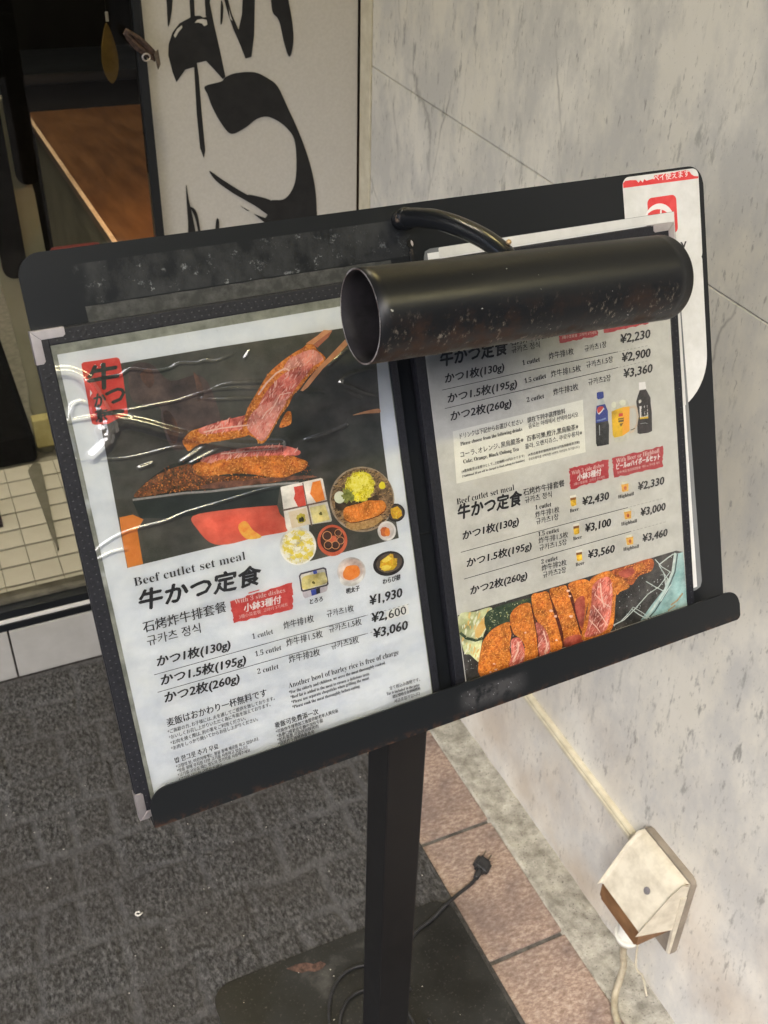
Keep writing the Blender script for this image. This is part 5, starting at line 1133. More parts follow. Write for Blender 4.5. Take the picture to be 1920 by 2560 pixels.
PICTURES_RIGHT = [
 ('food_photo_print', [
  ('grill_dark',0,[(238.85,62.99),(334.49,61.5),(443.49,59.91),(450.31,56.86),(451.23,9.98),(339.54,9.89),(239.34,9.41)]),
  ('salad',1,[(239.34,61.97),(254.02,61.62),(268.18,60.45),(262.63,48.05),(258.65,41.83),(255.07,32.49),(252.37,21.35),(245.14,29.6),(240.2,34.11)]),
  ('salad_yellow',1,[(252.29,48.18),(264.65,57.79),(266.61,54.27),(258.06,43.49),(252.91,40.59)]),
  ('dark_green',0,[(238.16,48.59),(243.11,42.52),(251.01,38.2),(257.73,37.99),(257.3,40.4),(251.31,40.49),(244.44,44.23),(239.95,49.83)]),
  ('dark_green',1,[(263.97,58.73),(300.57,59.02),(300.99,55.46),(292.04,56.53),(284.15,52.11),(280.92,45.6),(267.87,45.0),(261.91,42.33)]),
  ('blue_plate',0,[(441.77,57.21),(450.31,56.86),(451.23,9.98),(402.8,10.67),(414.8,20.46),(428.8,30.88),(438.22,42.63)]),
  ('steel',0,[(441.04,58.65),(437.08,43.22),(427.6,29.32),(413.49,16.63),(407.48,11.66),(409.32,9.91),(415.36,14.91),(429.64,27.75),(439.37,42.03),(443.41,57.73)]),
  ('steel_dark',0,[(443.76,57.07),(440.03,42.29),(430.84,28.16),(417.6,15.17),(409.74,10.28),(410.64,9.27),(418.6,14.23),(431.96,27.34),(441.26,41.65),(445.04,56.58)]),
  ('rust_print',0,[(446.57,22.31),(440.54,17.62),(433.79,15.59),(434.68,14.15),(441.66,16.27),(447.87,21.07)]),
  ('rust_print',0,[(438.57,14.08),(430.72,11.49),(431.43,10.37),(439.29,12.96)]),
  ('steel',0,[(421.2,57.99),(427.17,50.07),(436.1,42.86),(436.63,43.4),(427.8,50.5),(421.93,58.31)]),
  ('steel',0,[(424.76,51.76),(428.37,45.09),(432.89,37.5),(433.69,37.72),(429.18,45.3),(425.57,51.95)]),
  ('steel',0,[(428.35,45.52),(429.62,40.15),(429.75,32.18),(430.68,31.98),(430.54,40.02),(429.25,45.49)]),
  ('steel',0,[(432.0,39.29),(430.94,35.17),(426.71,26.79),(427.58,26.3),(431.83,34.72),(432.91,38.93)]),
  ('steel',0,[(435.78,33.0),(432.32,30.11),(423.69,21.33),(424.45,20.7),(433.08,29.47),(436.51,32.34)]),
  ('steel',0,[(375.77,14.03),(386.89,15.52),(398.51,21.71),(412.2,30.48),(423.69,33.62),(435.79,43.05),(435.08,43.72),(423.08,34.35),(411.63,31.22),(397.9,22.42),(386.41,16.3),(375.44,14.83)]),
  ('steel',0,[(383.19,15.12),(390.88,19.22),(396.56,23.81),(404.95,16.66),(411.84,9.84),(412.32,10.21),(405.4,17.06),(396.52,24.45),(390.38,19.79),(382.73,15.71)]),
  ('steel',0,[(410.73,41.91),(419.47,34.73),(428.39,28.24),(428.86,28.82),(419.97,35.29),(411.25,42.44)]),
  ('steel',0,[(394.32,22.87),(401.14,16.1),(408.15,10.51),(408.65,11.06),(401.69,16.61),(394.91,23.34)]),
  ('steel',0,[(425.17,52.11),(434.83,55.82),(440.59,57.44),(440.03,58.37),(434.22,56.74),(424.54,53.02)]),
 ]),
 ('cutlet_print', [
  ('crust',1,[(251.39,9.89),(255.07,32.49),(261.73,40.89),(269.43,44.54),(281.67,45.08),(282.25,36.2),(279.27,25.03),(277.34,8.88)]),
  ('crust_shadow',0,[(281.36,42.47),(282.52,31.6),(280.16,18.68),(276.51,8.84),(278.97,8.67),(282.8,26.97),(283.42,41.86)]),
  ('crust',1,[(282.7,49.55),(290.28,55.55),(301.39,54.6),(304.42,41.67),(305.04,24.75),(304.52,11.08),(288.26,10.02),(292.85,20.84),(288.89,29.66),(283.83,35.72)]),
  ('meat',1,[(281.56,30.38),(288.89,29.66),(291.88,19.61),(289.55,9.61),(277.38,9.17),(280.16,18.68)]),
  ('fat',0,[(281.19,11.96),(286.76,19.47),(288.46,26.69),(287.04,27.26),(285.42,20.28),(279.96,12.93)]),
  ('crust_shadow',0,[(301.39,54.6),(303.32,51.04),(305.85,24.51),(304.92,8.63),(303.61,9.04),(303.91,29.68)]),
  ('crust',1,[(303.18,60.07),(310.73,60.62),(318.55,58.42),(321.25,41.3),(325.3,23.23),(325.62,9.95),(315.3,10.04),(313.39,23.75),(307.82,34.6),(303.95,44.84)]),
  ('meat',1,[(304.5,37.87),(310.93,32.15),(314.87,21.76),(313.89,9.7),(305.0,9.38),(305.04,24.75)]),
  ('fat',0,[(310.66,9.07),(313.31,17.66),(311.16,29.17),(310.03,29.22),(312.15,17.93),(309.54,9.6)]),
  ('crust_shadow',0,[(318.55,58.42),(320.46,57.43),(327.09,31.94),(329.37,12.69),(327.0,9.99),(324.63,24.98)]),
  ('crust',1,[(319.36,59.7),(327.59,60.7),(335.12,59.36),(338.3,48.59),(342.12,35.22),(344.84,18.91),(342.29,11.08),(329.13,10.43),(327.96,23.98),(323.89,42.06)]),
  ('meat_dark',1,[(329.84,17.22),(342.83,16.4),(345.63,9.28),(329.05,9.67)]),
  ('crust_shadow',0,[(335.12,59.36),(339.03,59.03),(342.88,42.69),(347.24,16.63),(344.02,16.04)]),
  ('crust',1,[(336.9,59.93),(348.21,61.04),(356.23,57.61),(356.51,48.03),(350.95,32.65),(345.35,18.76),(342.27,36.72),(340.13,49.6)]),
  ('meat_dark',1,[(341.2,43.18),(350.26,46.73),(349.76,33.0),(345.5,20.27)]),
  ('crust',1,[(356.13,56.57),(367.46,61.1),(377.98,59.78),(381.73,51.81),(379.4,32.22),(372.46,9.82),(347.46,9.98),(345.54,17.14),(353.77,38.03)]),
  ('meat',1,[(359.66,53.29),(372.36,56.7),(377.22,51.51),(376.7,36.12),(369.17,13.19),(348.58,12.31),(351.27,21.67),(356.48,38.79)]),
  ('fat',0,[(357.69,36.65),(363.85,27.1),(369.95,15.89),(370.72,16.1),(364.6,27.34),(358.41,36.93)]),
  ('fat',0,[(360.32,45.15),(368.26,35.11),(374.13,30.26),(374.63,30.8),(368.87,35.54),(360.98,45.51)]),
  ('fat',0,[(353.11,25.53),(359.38,17.43),(362.39,11.85),(363.15,12.05),(360.09,17.73),(353.77,25.89)]),
  ('fat',0,[(366.07,53.0),(366.07,43.71),(367.67,32.35),(368.88,32.23),(367.29,43.54),(367.28,52.76)]),
  ('crust',1,[(380.18,54.55),(389.65,49.63),(394.43,42.06),(385.23,40.73),(381.15,39.54)]),
  ('crust_dark',1,[(377.98,59.78),(396.02,60.31),(417.99,59.88),(417.55,49.82),(404.16,48.76),(396.35,43.09),(387.95,50.87)]),
  ('meat_dark',1,[(384.9,57.12),(401.23,57.35),(398.92,51.76),(389.78,51.15)]),
  ('crust',1,[(399.45,57.83),(408.65,58.47),(410.97,53.17),(402.63,52.31)]),
  ('fat',0,[(320.93,42.92),(320.2,42.26),(318.84,42.51),(317.88,43.16),(317.29,43.98),(317.92,44.5),(319.08,44.7),(320.04,43.84)]),
  ('fat',0,[(323.75,37.52),(323.77,36.69),(322.47,36.78),(321.63,37.56),(321.1,38.3),(321.64,38.8),(322.7,38.88),(323.9,38.28)]),
  ('fat',0,[(265.69,15.63),(265.2,15.12),(264.23,15.54),(263.67,15.87),(262.98,16.48),(263.48,16.92),(264.39,16.86),(265.03,16.3)]),
  ('fat',0,[(266.38,10.85),(266.16,10.3),(265.23,10.43),(264.3,10.87),(263.97,11.62),(264.72,11.82),(265.39,11.77),(266.47,11.54)]),
  ('fat',0,[(295.16,32.31),(294.77,32.03),(294.13,31.92),(293.54,32.39),(293.38,32.85),(293.52,33.3),(294.32,33.5),(295.22,32.91)]),
  ('fat',0,[(338.02,54.76),(337.54,54.12),(336.29,54.12),(334.97,54.76),(334.69,55.7),(335.16,56.41),(336.47,55.88),(337.51,55.57)]),
  ('fat',0,[(338.69,50.01),(338.17,49.43),(337.03,49.63),(336.25,50.18),(336.18,50.72),(336.14,51.39),(337.2,51.27),(338.28,50.82)]),
  ('fat',0,[(338.56,33.18),(337.81,32.68),(336.62,32.34),(335.63,33.36),(334.7,34.31),(335.53,34.91),(336.85,34.63),(338.28,34.18)]),
  ('fat',0,[(322.44,17.92),(322.45,17.13),(321.26,17.6),(320.21,17.91),(320.33,18.56),(320.59,19.0),(321.45,19.34),(322.16,18.51)]),
  ('fat',0,[(261.42,10.15),(261.01,9.8),(260.28,9.93),(259.34,10.18),(259.59,10.74),(259.64,11.25),(260.47,11.38),(260.98,10.69)]),
  ('fat',0,[(365.74,50.06),(365.32,49.74),(364.6,49.7),(364.03,50.16),(363.44,50.71),(363.85,51.14),(364.73,51.05),(365.28,50.56)]),
 ]),
 ('drink_note_card', [
  ('card_cream',0,[(252.92,198.66),(364.7,199.74),(363.48,159.63),(250.9,160.8)]),
 ]),
 ('red_banner_print', [
  ('seal_red3',0,[(346.9,150.5),(349.44,150.35),(352.43,150.84),(354.08,150.07),(357.08,150.64),(360.66,150.08),(363.05,150.06),(365.42,150.44),(367.95,149.55),(370.44,149.67),(373.35,150.36),(376.05,149.65),(378.12,150.39),(381.52,149.64),(383.78,149.43),(383.82,148.07),(383.29,147.28),(383.25,146.07),(383.85,145.9),(382.7,144.96),(383.75,143.41),(383.19,142.64),(382.91,141.54),(382.57,140.32),(382.77,138.84),(382.81,137.74),(382.95,136.57),(382.69,136.58),(382.52,134.9),(380.31,134.92),(377.51,135.34),(375.08,134.8),(371.82,135.51),(369.97,134.17),(366.39,134.57),(364.38,135.16),(361.62,134.41),(359.99,135.01),(357.12,135.02),(354.72,134.59),(352.36,133.71),(349.35,133.74),(346.83,134.51),(347.12,135.94),(346.54,136.79),(347.14,138.12),(346.29,138.63),(346.66,139.6),(347.53,141.26),(346.93,142.39),(347.18,143.4),(347.07,144.56),(347.62,145.73),(346.91,146.79),(346.71,148.49),(347.69,149.17)]),
  ('seal_red3',0,[(387.18,149.77),(390.65,149.93),(393.6,149.7),(398.23,148.93),(401.55,149.63),(404.7,149.6),(407.68,149.88),(411.17,148.85),(415.59,148.76),(419.14,149.47),(421.93,149.07),(426.08,148.62),(429.94,149.46),(433.06,148.81),(436.53,149.18),(436.39,148.3),(436.89,146.0),(436.25,145.59),(436.64,143.93),(436.46,142.38),(435.82,141.81),(435.84,140.54),(435.08,139.62),(435.96,138.5),(434.64,136.82),(434.88,135.64),(435.06,134.58),(435.74,133.36),(434.81,132.11),(431.62,132.34),(427.72,132.04),(424.25,132.46),(421.74,133.0),(417.08,133.3),(414.68,132.78),(410.55,133.48),(407.08,133.52),(403.5,133.45),(401.36,133.04),(397.78,133.26),(393.5,134.47),(391.49,133.76),(387.47,134.19),(387.66,135.08),(387.25,137.01),(387.46,138.11),(387.26,138.23),(387.28,140.46),(386.84,141.44),(387.85,142.06),(387.17,143.61),(388.09,144.08),(387.02,145.83),(386.78,146.83),(387.64,147.73),(386.69,148.6)]),
  ('seal_red3',0,[(348.47,260.16),(351.21,259.66),(353.61,259.6),(355.21,260.15),(358.88,259.66),(361.38,260.16),(363.3,260.02),(365.86,259.55),(367.71,259.96),(370.51,259.05),(373.77,259.68),(376.35,259.6),(378.65,259.56),(380.28,258.78),(383.39,259.15),(384.12,257.44),(383.12,256.45),(383.45,255.67),(382.92,254.41),(383.53,253.24),(383.83,252.89),(383.08,252.11),(382.75,251.23),(382.86,249.56),(382.4,248.5),(382.85,247.79),(383.44,246.45),(382.71,245.52),(383.06,244.61),(381.12,244.86),(378.25,244.03),(374.79,244.29),(372.82,244.47),(369.94,245.17),(367.61,244.16),(365.21,244.4),(363.72,244.07),(360.57,244.87),(358.34,244.4),(355.37,244.55),(353.85,244.3),(350.42,244.41),(348.45,244.94),(348.75,245.45),(348.38,246.62),(348.7,248.34),(348.4,249.65),(348.07,250.84),(348.75,250.89),(348.15,253.14),(349.15,253.54),(348.41,255.09),(348.57,255.51),(348.42,257.08),(347.82,257.73),(347.82,259.29)]),
  ('seal_red3',0,[(387.42,257.59),(390.35,258.09),(392.73,257.8),(396.46,257.63),(399.43,257.69),(402.41,257.72),(406.21,258.1),(409.06,257.89),(411.73,258.15),(415.77,258.38),(418.9,257.96),(422.17,258.39),(424.25,258.08),(428.49,258.37),(431.01,258.61),(431.4,257.72),(431.75,256.4),(430.6,255.58),(430.72,254.32),(431.47,253.76),(431.0,252.69),(431.13,251.43),(430.0,251.39),(430.75,250.41),(430.68,249.74),(430.98,248.26),(429.8,247.37),(430.05,246.93),(430.22,245.81),(426.72,245.27),(424.46,246.11),(421.55,246.08),(417.82,245.17),(415.27,245.77),(411.92,245.73),(408.52,245.09),(405.5,245.74),(403.49,245.6),(400.87,245.71),(397.84,244.98),(394.47,245.05),(391.23,245.15),(388.59,245.46),(388.26,246.16),(388.16,247.74),(388.52,248.35),(388.03,248.71),(387.6,250.5),(387.39,250.76),(387.67,251.95),(387.64,252.07),(387.34,253.56),(388.09,254.08),(387.19,255.24),(387.43,256.43),(387.2,257.15)]),
 ]),
 ('rule_print', [
  ('ink',0,[(248.63,228.82),(331.87,229.56),(400.21,229.29),(400.14,229.7),(331.81,229.96),(248.59,229.2)]),
  ('ink',0,[(248.73,215.65),(330.46,216.8),(399.16,217.59),(399.08,218.0),(330.39,217.2),(248.68,216.03)]),
  ('ink',0,[(247.74,109.59),(341.35,108.37),(398.59,107.21),(398.5,107.63),(341.27,108.78),(247.68,109.98)]),
  ('ink',0,[(247.7,88.88),(339.24,88.14),(399.97,87.17),(399.87,87.6),(339.16,88.56),(247.63,89.28)]),
  ('ink_faint',0,[(400.98,229.36),(403.03,229.35),(402.99,229.6),(400.94,229.61)]),
  ('ink_faint',0,[(404.45,229.34),(406.51,229.33),(406.47,229.59),(404.41,229.6)]),
  ('ink_faint',0,[(407.93,229.33),(409.99,229.32),(409.95,229.58),(407.89,229.59)]),
  ('ink_faint',0,[(411.42,229.32),(413.49,229.31),(413.45,229.56),(411.38,229.57)]),
  ('ink_faint',0,[(414.93,229.3),(417.01,229.29),(416.96,229.55),(414.89,229.56)]),
  ('ink_faint',0,[(418.45,229.29),(420.53,229.28),(420.49,229.54),(418.4,229.55)]),
  ('ink_faint',0,[(421.98,229.28),(424.07,229.27),(424.02,229.52),(421.93,229.54)]),
  ('ink_faint',0,[(425.52,229.26),(427.62,229.25),(427.57,229.51),(425.47,229.52)]),
  ('ink_faint',0,[(399.93,217.65),(401.99,217.67),(401.94,217.93),(399.88,217.91)]),
  ('ink_faint',0,[(403.42,217.67),(405.48,217.68),(405.43,217.94),(403.37,217.93)]),
  ('ink_faint',0,[(406.91,217.68),(408.98,217.7),(408.93,217.96),(406.86,217.94)]),
  ('ink_faint',0,[(410.42,217.7),(412.5,217.72),(412.45,217.98),(410.37,217.96)]),
  ('ink_faint',0,[(413.94,217.72),(416.02,217.73),(415.97,218.0),(413.89,217.98)]),
  ('ink_faint',0,[(417.47,217.74),(419.56,217.75),(419.51,218.01),(417.42,218.0)]),
  ('ink_faint',0,[(421.01,217.75),(423.11,217.77),(423.06,218.03),(420.96,218.01)]),
  ('ink_faint',0,[(424.57,217.77),(426.68,217.79),(426.63,218.05),(424.52,218.03)]),
  ('ink_faint',0,[(400.13,107.3),(402.3,107.24),(402.25,107.5),(400.07,107.57)]),
  ('ink_faint',0,[(403.86,107.21),(406.04,107.15),(405.98,107.41),(403.8,107.48)]),
  ('ink_faint',0,[(407.6,107.12),(409.79,107.06),(409.73,107.32),(407.55,107.39)]),
  ('ink_faint',0,[(411.36,107.03),(413.55,106.96),(413.5,107.23),(411.3,107.3)]),
  ('ink_faint',0,[(415.13,106.94),(417.33,106.87),(417.28,107.14),(415.07,107.21)]),
  ('ink_faint',0,[(418.91,106.85),(421.12,106.78),(421.07,107.05),(418.86,107.12)]),
  ('ink_faint',0,[(422.71,106.76),(424.93,106.69),(424.88,106.96),(422.65,107.03)]),
  ('ink_faint',0,[(426.52,106.67),(428.75,106.6),(428.7,106.87),(426.47,106.93)]),
  ('ink_faint',0,[(430.35,106.57),(432.59,106.5),(432.53,106.77),(430.29,106.84)]),
  ('ink_faint',0,[(401.52,87.25),(403.71,87.23),(403.65,87.5),(401.45,87.52)]),
  ('ink_faint',0,[(405.28,87.19),(407.48,87.16),(407.42,87.43),(405.22,87.46)]),
  ('ink_faint',0,[(409.06,87.13),(411.27,87.1),(411.21,87.37),(409.0,87.4)]),
  ('ink_faint',0,[(412.85,87.06),(415.07,87.04),(415.01,87.31),(412.79,87.33)]),
  ('ink_faint',0,[(416.66,87.0),(418.89,86.97),(418.82,87.25),(416.59,87.27)]),
  ('ink_faint',0,[(420.48,86.94),(422.72,86.91),(422.65,87.18),(420.41,87.21)]),
  ('ink_faint',0,[(424.31,86.87),(426.56,86.85),(426.49,87.12),(424.25,87.14)]),
  ('ink_faint',0,[(428.16,86.81),(430.41,86.78),(430.35,87.06),(428.1,87.08)]),
  ('ink_faint',0,[(432.02,86.74),(434.29,86.72),(434.22,86.99),(431.96,87.02)]),
 ]),
 ('cola_bottle_print', [
  ('cola',0,[(380.25,197.19),(383.04,196.93),(384.5,192.48),(386.56,187.06),(386.03,179.89),(386.67,175.82),(385.1,161.16),(378.86,161.35),(374.18,161.96),(373.42,164.49),(374.82,183.83),(376.88,193.42)]),
  ('glass_print',0,[(378.23,197.03),(383.04,196.93),(384.51,192.59),(376.69,192.79)]),
  ('label_blue',0,[(376.69,192.79),(384.51,192.59),(386.54,186.79),(386.12,179.42),(374.57,179.86),(374.98,185.47)]),
  ('label_blue',0,[(377.74,202.36),(378.78,202.72),(383.56,202.36),(383.87,201.47),(383.8,197.89),(382.94,197.23),(378.26,197.3),(377.4,198.85)]),
  ('white',0,[(383.64,187.64),(383.47,186.87),(383.09,186.19),(382.54,185.64),(381.85,185.24),(381.05,185.02),(380.2,185.0),(379.34,185.17),(378.52,185.53),(377.8,186.05),(377.21,186.7),(376.79,187.45),(376.55,188.25),(376.53,189.05),(376.7,189.81),(377.08,190.49),(377.63,191.04),(378.32,191.44),(379.11,191.66),(379.96,191.68),(380.82,191.51),(381.63,191.16),(382.36,190.64),(382.95,189.99),(383.38,189.24),(383.61,188.44)]),
  ('logo_red',1,[(376.84,189.54),(377.68,191.32),(380.39,191.62),(382.67,190.89),(382.21,189.59),(379.31,187.38),(377.29,187.23)]),
  ('logo_blue',1,[(378.34,185.63),(380.63,187.12),(383.15,188.85),(383.59,187.09),(382.15,185.42),(380.08,184.89)]),
  ('label_light',0,[(375.79,180.85),(380.2,180.64),(384.35,181.1),(383.97,182.23),(379.94,181.77),(375.66,181.98)]),
  ('glass_print',0,[(377.45,177.7),(377.04,169.92),(377.57,169.83),(377.98,177.61)]),
 ]),
 ('juice_mug_print', [
  ('mug_handle',0,[(406.79,186.43),(411.97,186.26),(414.53,183.78),(415.09,177.99),(413.39,170.35),(409.53,166.0),(405.28,165.17),(405.29,166.88),(408.99,167.83),(412.12,171.75),(413.19,177.8),(412.39,183.07),(410.43,184.48),(406.98,184.59)]),
  ('glass_print2',0,[(389.86,191.99),(394.63,192.18),(404.88,192.15),(407.13,186.37),(405.82,167.34),(403.58,161.52),(397.94,160.42),(391.16,161.58),(389.42,165.07)]),
  ('juice',0,[(389.83,185.74),(394.8,186.55),(401.0,187.01),(407.13,186.37),(405.92,176.43),(405.48,167.41),(398.34,164.91),(390.79,165.07),(389.29,167.37)]),
  ('juice_orange',0,[(400.3,186.87),(407.13,186.37),(405.21,167.47),(398.36,165.19)]),
  ('logo_red',0,[(396.38,182.86),(400.25,182.54),(400.04,180.16),(396.15,180.37)]),
  ('print_dark',0,[(395.5,179.21),(400.96,178.84),(400.74,177.93),(395.41,178.21)]),
  ('print_dark',0,[(395.5,177.69),(400.7,177.48),(400.41,175.84),(395.49,176.05)]),
  ('print_dark',0,[(396.49,174.94),(399.92,174.92),(398.2,172.61),(397.12,172.83)]),
  ('ice',0,[(394.45,189.98),(394.03,188.14),(392.19,187.77),(390.79,189.08),(390.16,190.82),(391.0,192.36),(392.66,192.9),(394.34,191.89)]),
  ('ice',0,[(403.62,189.87),(403.1,188.22),(400.4,188.07),(398.28,189.44),(397.26,191.11),(398.41,192.44),(400.82,192.76),(403.36,191.64)]),
  ('black_soft',0,[(406.43,167.63),(408.43,167.68),(410.76,168.36),(410.43,168.91),(408.19,168.25),(406.29,168.2)]),
 ]),
 ('oolong_bottle_print', [
  ('bottle_dark',0,[(417.59,196.85),(423.61,196.44),(425.13,193.61),(427.44,189.2),(427.21,184.7),(427.71,177.75),(426.87,162.98),(423.27,162.28),(414.88,163.05),(412.73,164.19),(413.05,170.42),(414.99,176.87),(413.7,186.21),(413.59,189.05),(415.29,192.67)]),
  ('white',0,[(417.2,202.98),(423.4,202.28),(423.85,196.79),(417.05,197.12)]),
  ('white',0,[(416.34,184.56),(423.98,183.91),(423.92,173.65),(415.98,174.51)]),
  ('label_yellow',0,[(415.95,175.82),(423.97,175.18),(423.92,173.65),(415.98,174.51)]),
  ('glass_print2',1,[(416.03,189.14),(418.14,189.41),(418.34,187.57),(416.2,186.96)]),
  ('glass_print',0,[(415.91,170.84),(421.12,170.46),(422.72,169.46),(422.89,169.68),(421.14,170.74),(415.88,171.13)]),
 ]),
 ('beer_glass_print', [
  ('glass_print2',0,[(345.76,128.76),(350.87,128.56),(351.36,127.68),(350.9,120.2),(346.98,119.37),(345.63,120.46)]),
  ('glass_print2',0,[(351.15,126.41),(353.48,125.5),(353.16,122.57),(350.65,121.52),(351.06,120.93),(353.8,122.17),(354.13,125.67),(351.37,126.98)]),
  ('beer',0,[(345.79,126.23),(351.02,125.74),(350.83,120.98),(347.4,120.54),(346.02,121.38)]),
  ('beer_brown',0,[(345.8,127.74),(351.17,127.22),(350.82,125.28),(345.88,125.7)]),
  ('foam',0,[(345.66,129.28),(350.94,129.29),(351.31,127.19),(345.77,127.49)]),
 ]),
 ('beer_glass_print', [
  ('glass_print2',0,[(346.2,106.08),(351.36,105.82),(351.86,104.92),(351.39,97.33),(347.44,96.53),(346.08,97.65)]),
  ('glass_print2',0,[(351.65,103.64),(353.99,102.68),(353.67,99.71),(351.14,98.67),(351.55,98.07),(354.31,99.3),(354.65,102.85),(351.87,104.21)]),
  ('beer',0,[(346.23,103.51),(351.51,102.96),(351.32,98.12),(347.86,97.71),(346.47,98.58)]),
  ('beer_brown',0,[(346.24,105.04),(351.66,104.46),(351.32,102.49),(346.33,102.98)]),
  ('foam',0,[(346.11,106.61),(351.43,106.57),(351.81,104.42),(346.22,104.8)]),
 ]),
 ('beer_glass_print', [
  ('glass_print2',0,[(346.67,84.59),(351.86,84.27),(352.37,83.35),(351.89,75.65),(347.92,74.88),(346.54,76.03)]),
  ('glass_print2',0,[(352.16,82.05),(354.52,81.06),(354.19,78.04),(351.64,77.01),(352.06,76.4),(354.84,77.62),(355.18,81.22),(352.38,82.63)]),
  ('beer',0,[(346.7,81.98),(352.02,81.36),(351.82,76.45),(348.34,76.08),(346.94,76.97)]),
  ('beer_brown',0,[(346.71,83.54),(352.17,82.88),(351.82,80.89),(346.79,81.44)]),
  ('foam',0,[(346.57,85.13),(351.94,85.03),(352.32,82.84),(346.68,83.28)]),
 ]),
 ('highball_mug_print', [
  ('glass_print2',0,[(393.25,129.36),(400.57,128.71),(401.08,127.56),(400.42,119.97),(394.59,120.3),(393.45,121.34)]),
  ('glass_print2',0,[(400.86,126.0),(403.31,125.09),(402.74,122.15),(400.3,121.29),(400.71,120.67),(403.4,121.72),(404.01,125.23),(401.08,126.58)]),
  ('highball',0,[(393.67,127.21),(400.69,126.62),(400.16,120.54),(394.64,120.93),(394.12,121.96)]),
  ('red_food',0,[(398.68,123.21),(398.41,122.07),(397.19,121.89),(396.26,122.76),(395.83,123.88),(396.38,124.83),(397.48,125.11),(398.6,124.42)]),
  ('ice',0,[(394.73,128.76),(399.31,128.48),(399.46,126.64),(394.87,126.93)]),
 ]),
 ('highball_mug_print', [
  ('glass_print2',0,[(393.86,106.99),(401.24,106.25),(401.76,105.07),(401.1,97.37),(395.21,97.78),(394.07,98.85)]),
  ('glass_print2',0,[(401.54,103.5),(404.01,102.54),(403.43,99.57),(400.98,98.72),(401.39,98.09),(404.1,99.12),(404.71,102.68),(401.76,104.09)]),
  ('highball',0,[(394.29,104.8),(401.37,104.12),(400.83,97.96),(395.27,98.42),(394.74,99.46)]),
  ('red_food',0,[(399.34,100.69),(399.07,99.53),(397.84,99.36),(396.9,100.26),(396.47,101.4),(397.02,102.35),(398.13,102.63),(399.26,101.92)]),
  ('ice',0,[(395.35,106.37),(399.98,106.03),(400.13,104.16),(395.5,104.51)]),
 ]),
 ('highball_mug_print', [
  ('glass_print2',0,[(393.99,85.72),(401.43,84.88),(401.95,83.69),(401.28,75.88),(395.35,76.35),(394.2,77.45)]),
  ('glass_print2',0,[(401.73,82.1),(404.21,81.1),(403.63,78.08),(401.16,77.25),(401.58,76.61),(404.31,77.63),(404.92,81.23),(401.95,82.69)]),
  ('highball',0,[(394.42,83.49),(401.55,82.73),(401.02,76.49),(395.41,77.0),(394.88,78.07)]),
  ('red_food',0,[(399.51,79.27),(399.24,78.09),(398.0,77.94),(397.05,78.86),(396.62,80.01),(397.17,80.98),(398.29,81.25),(399.43,80.51)]),
  ('ice',0,[(395.49,85.07),(400.15,84.68),(400.3,82.78),(395.64,83.18)]),
 ]),
]
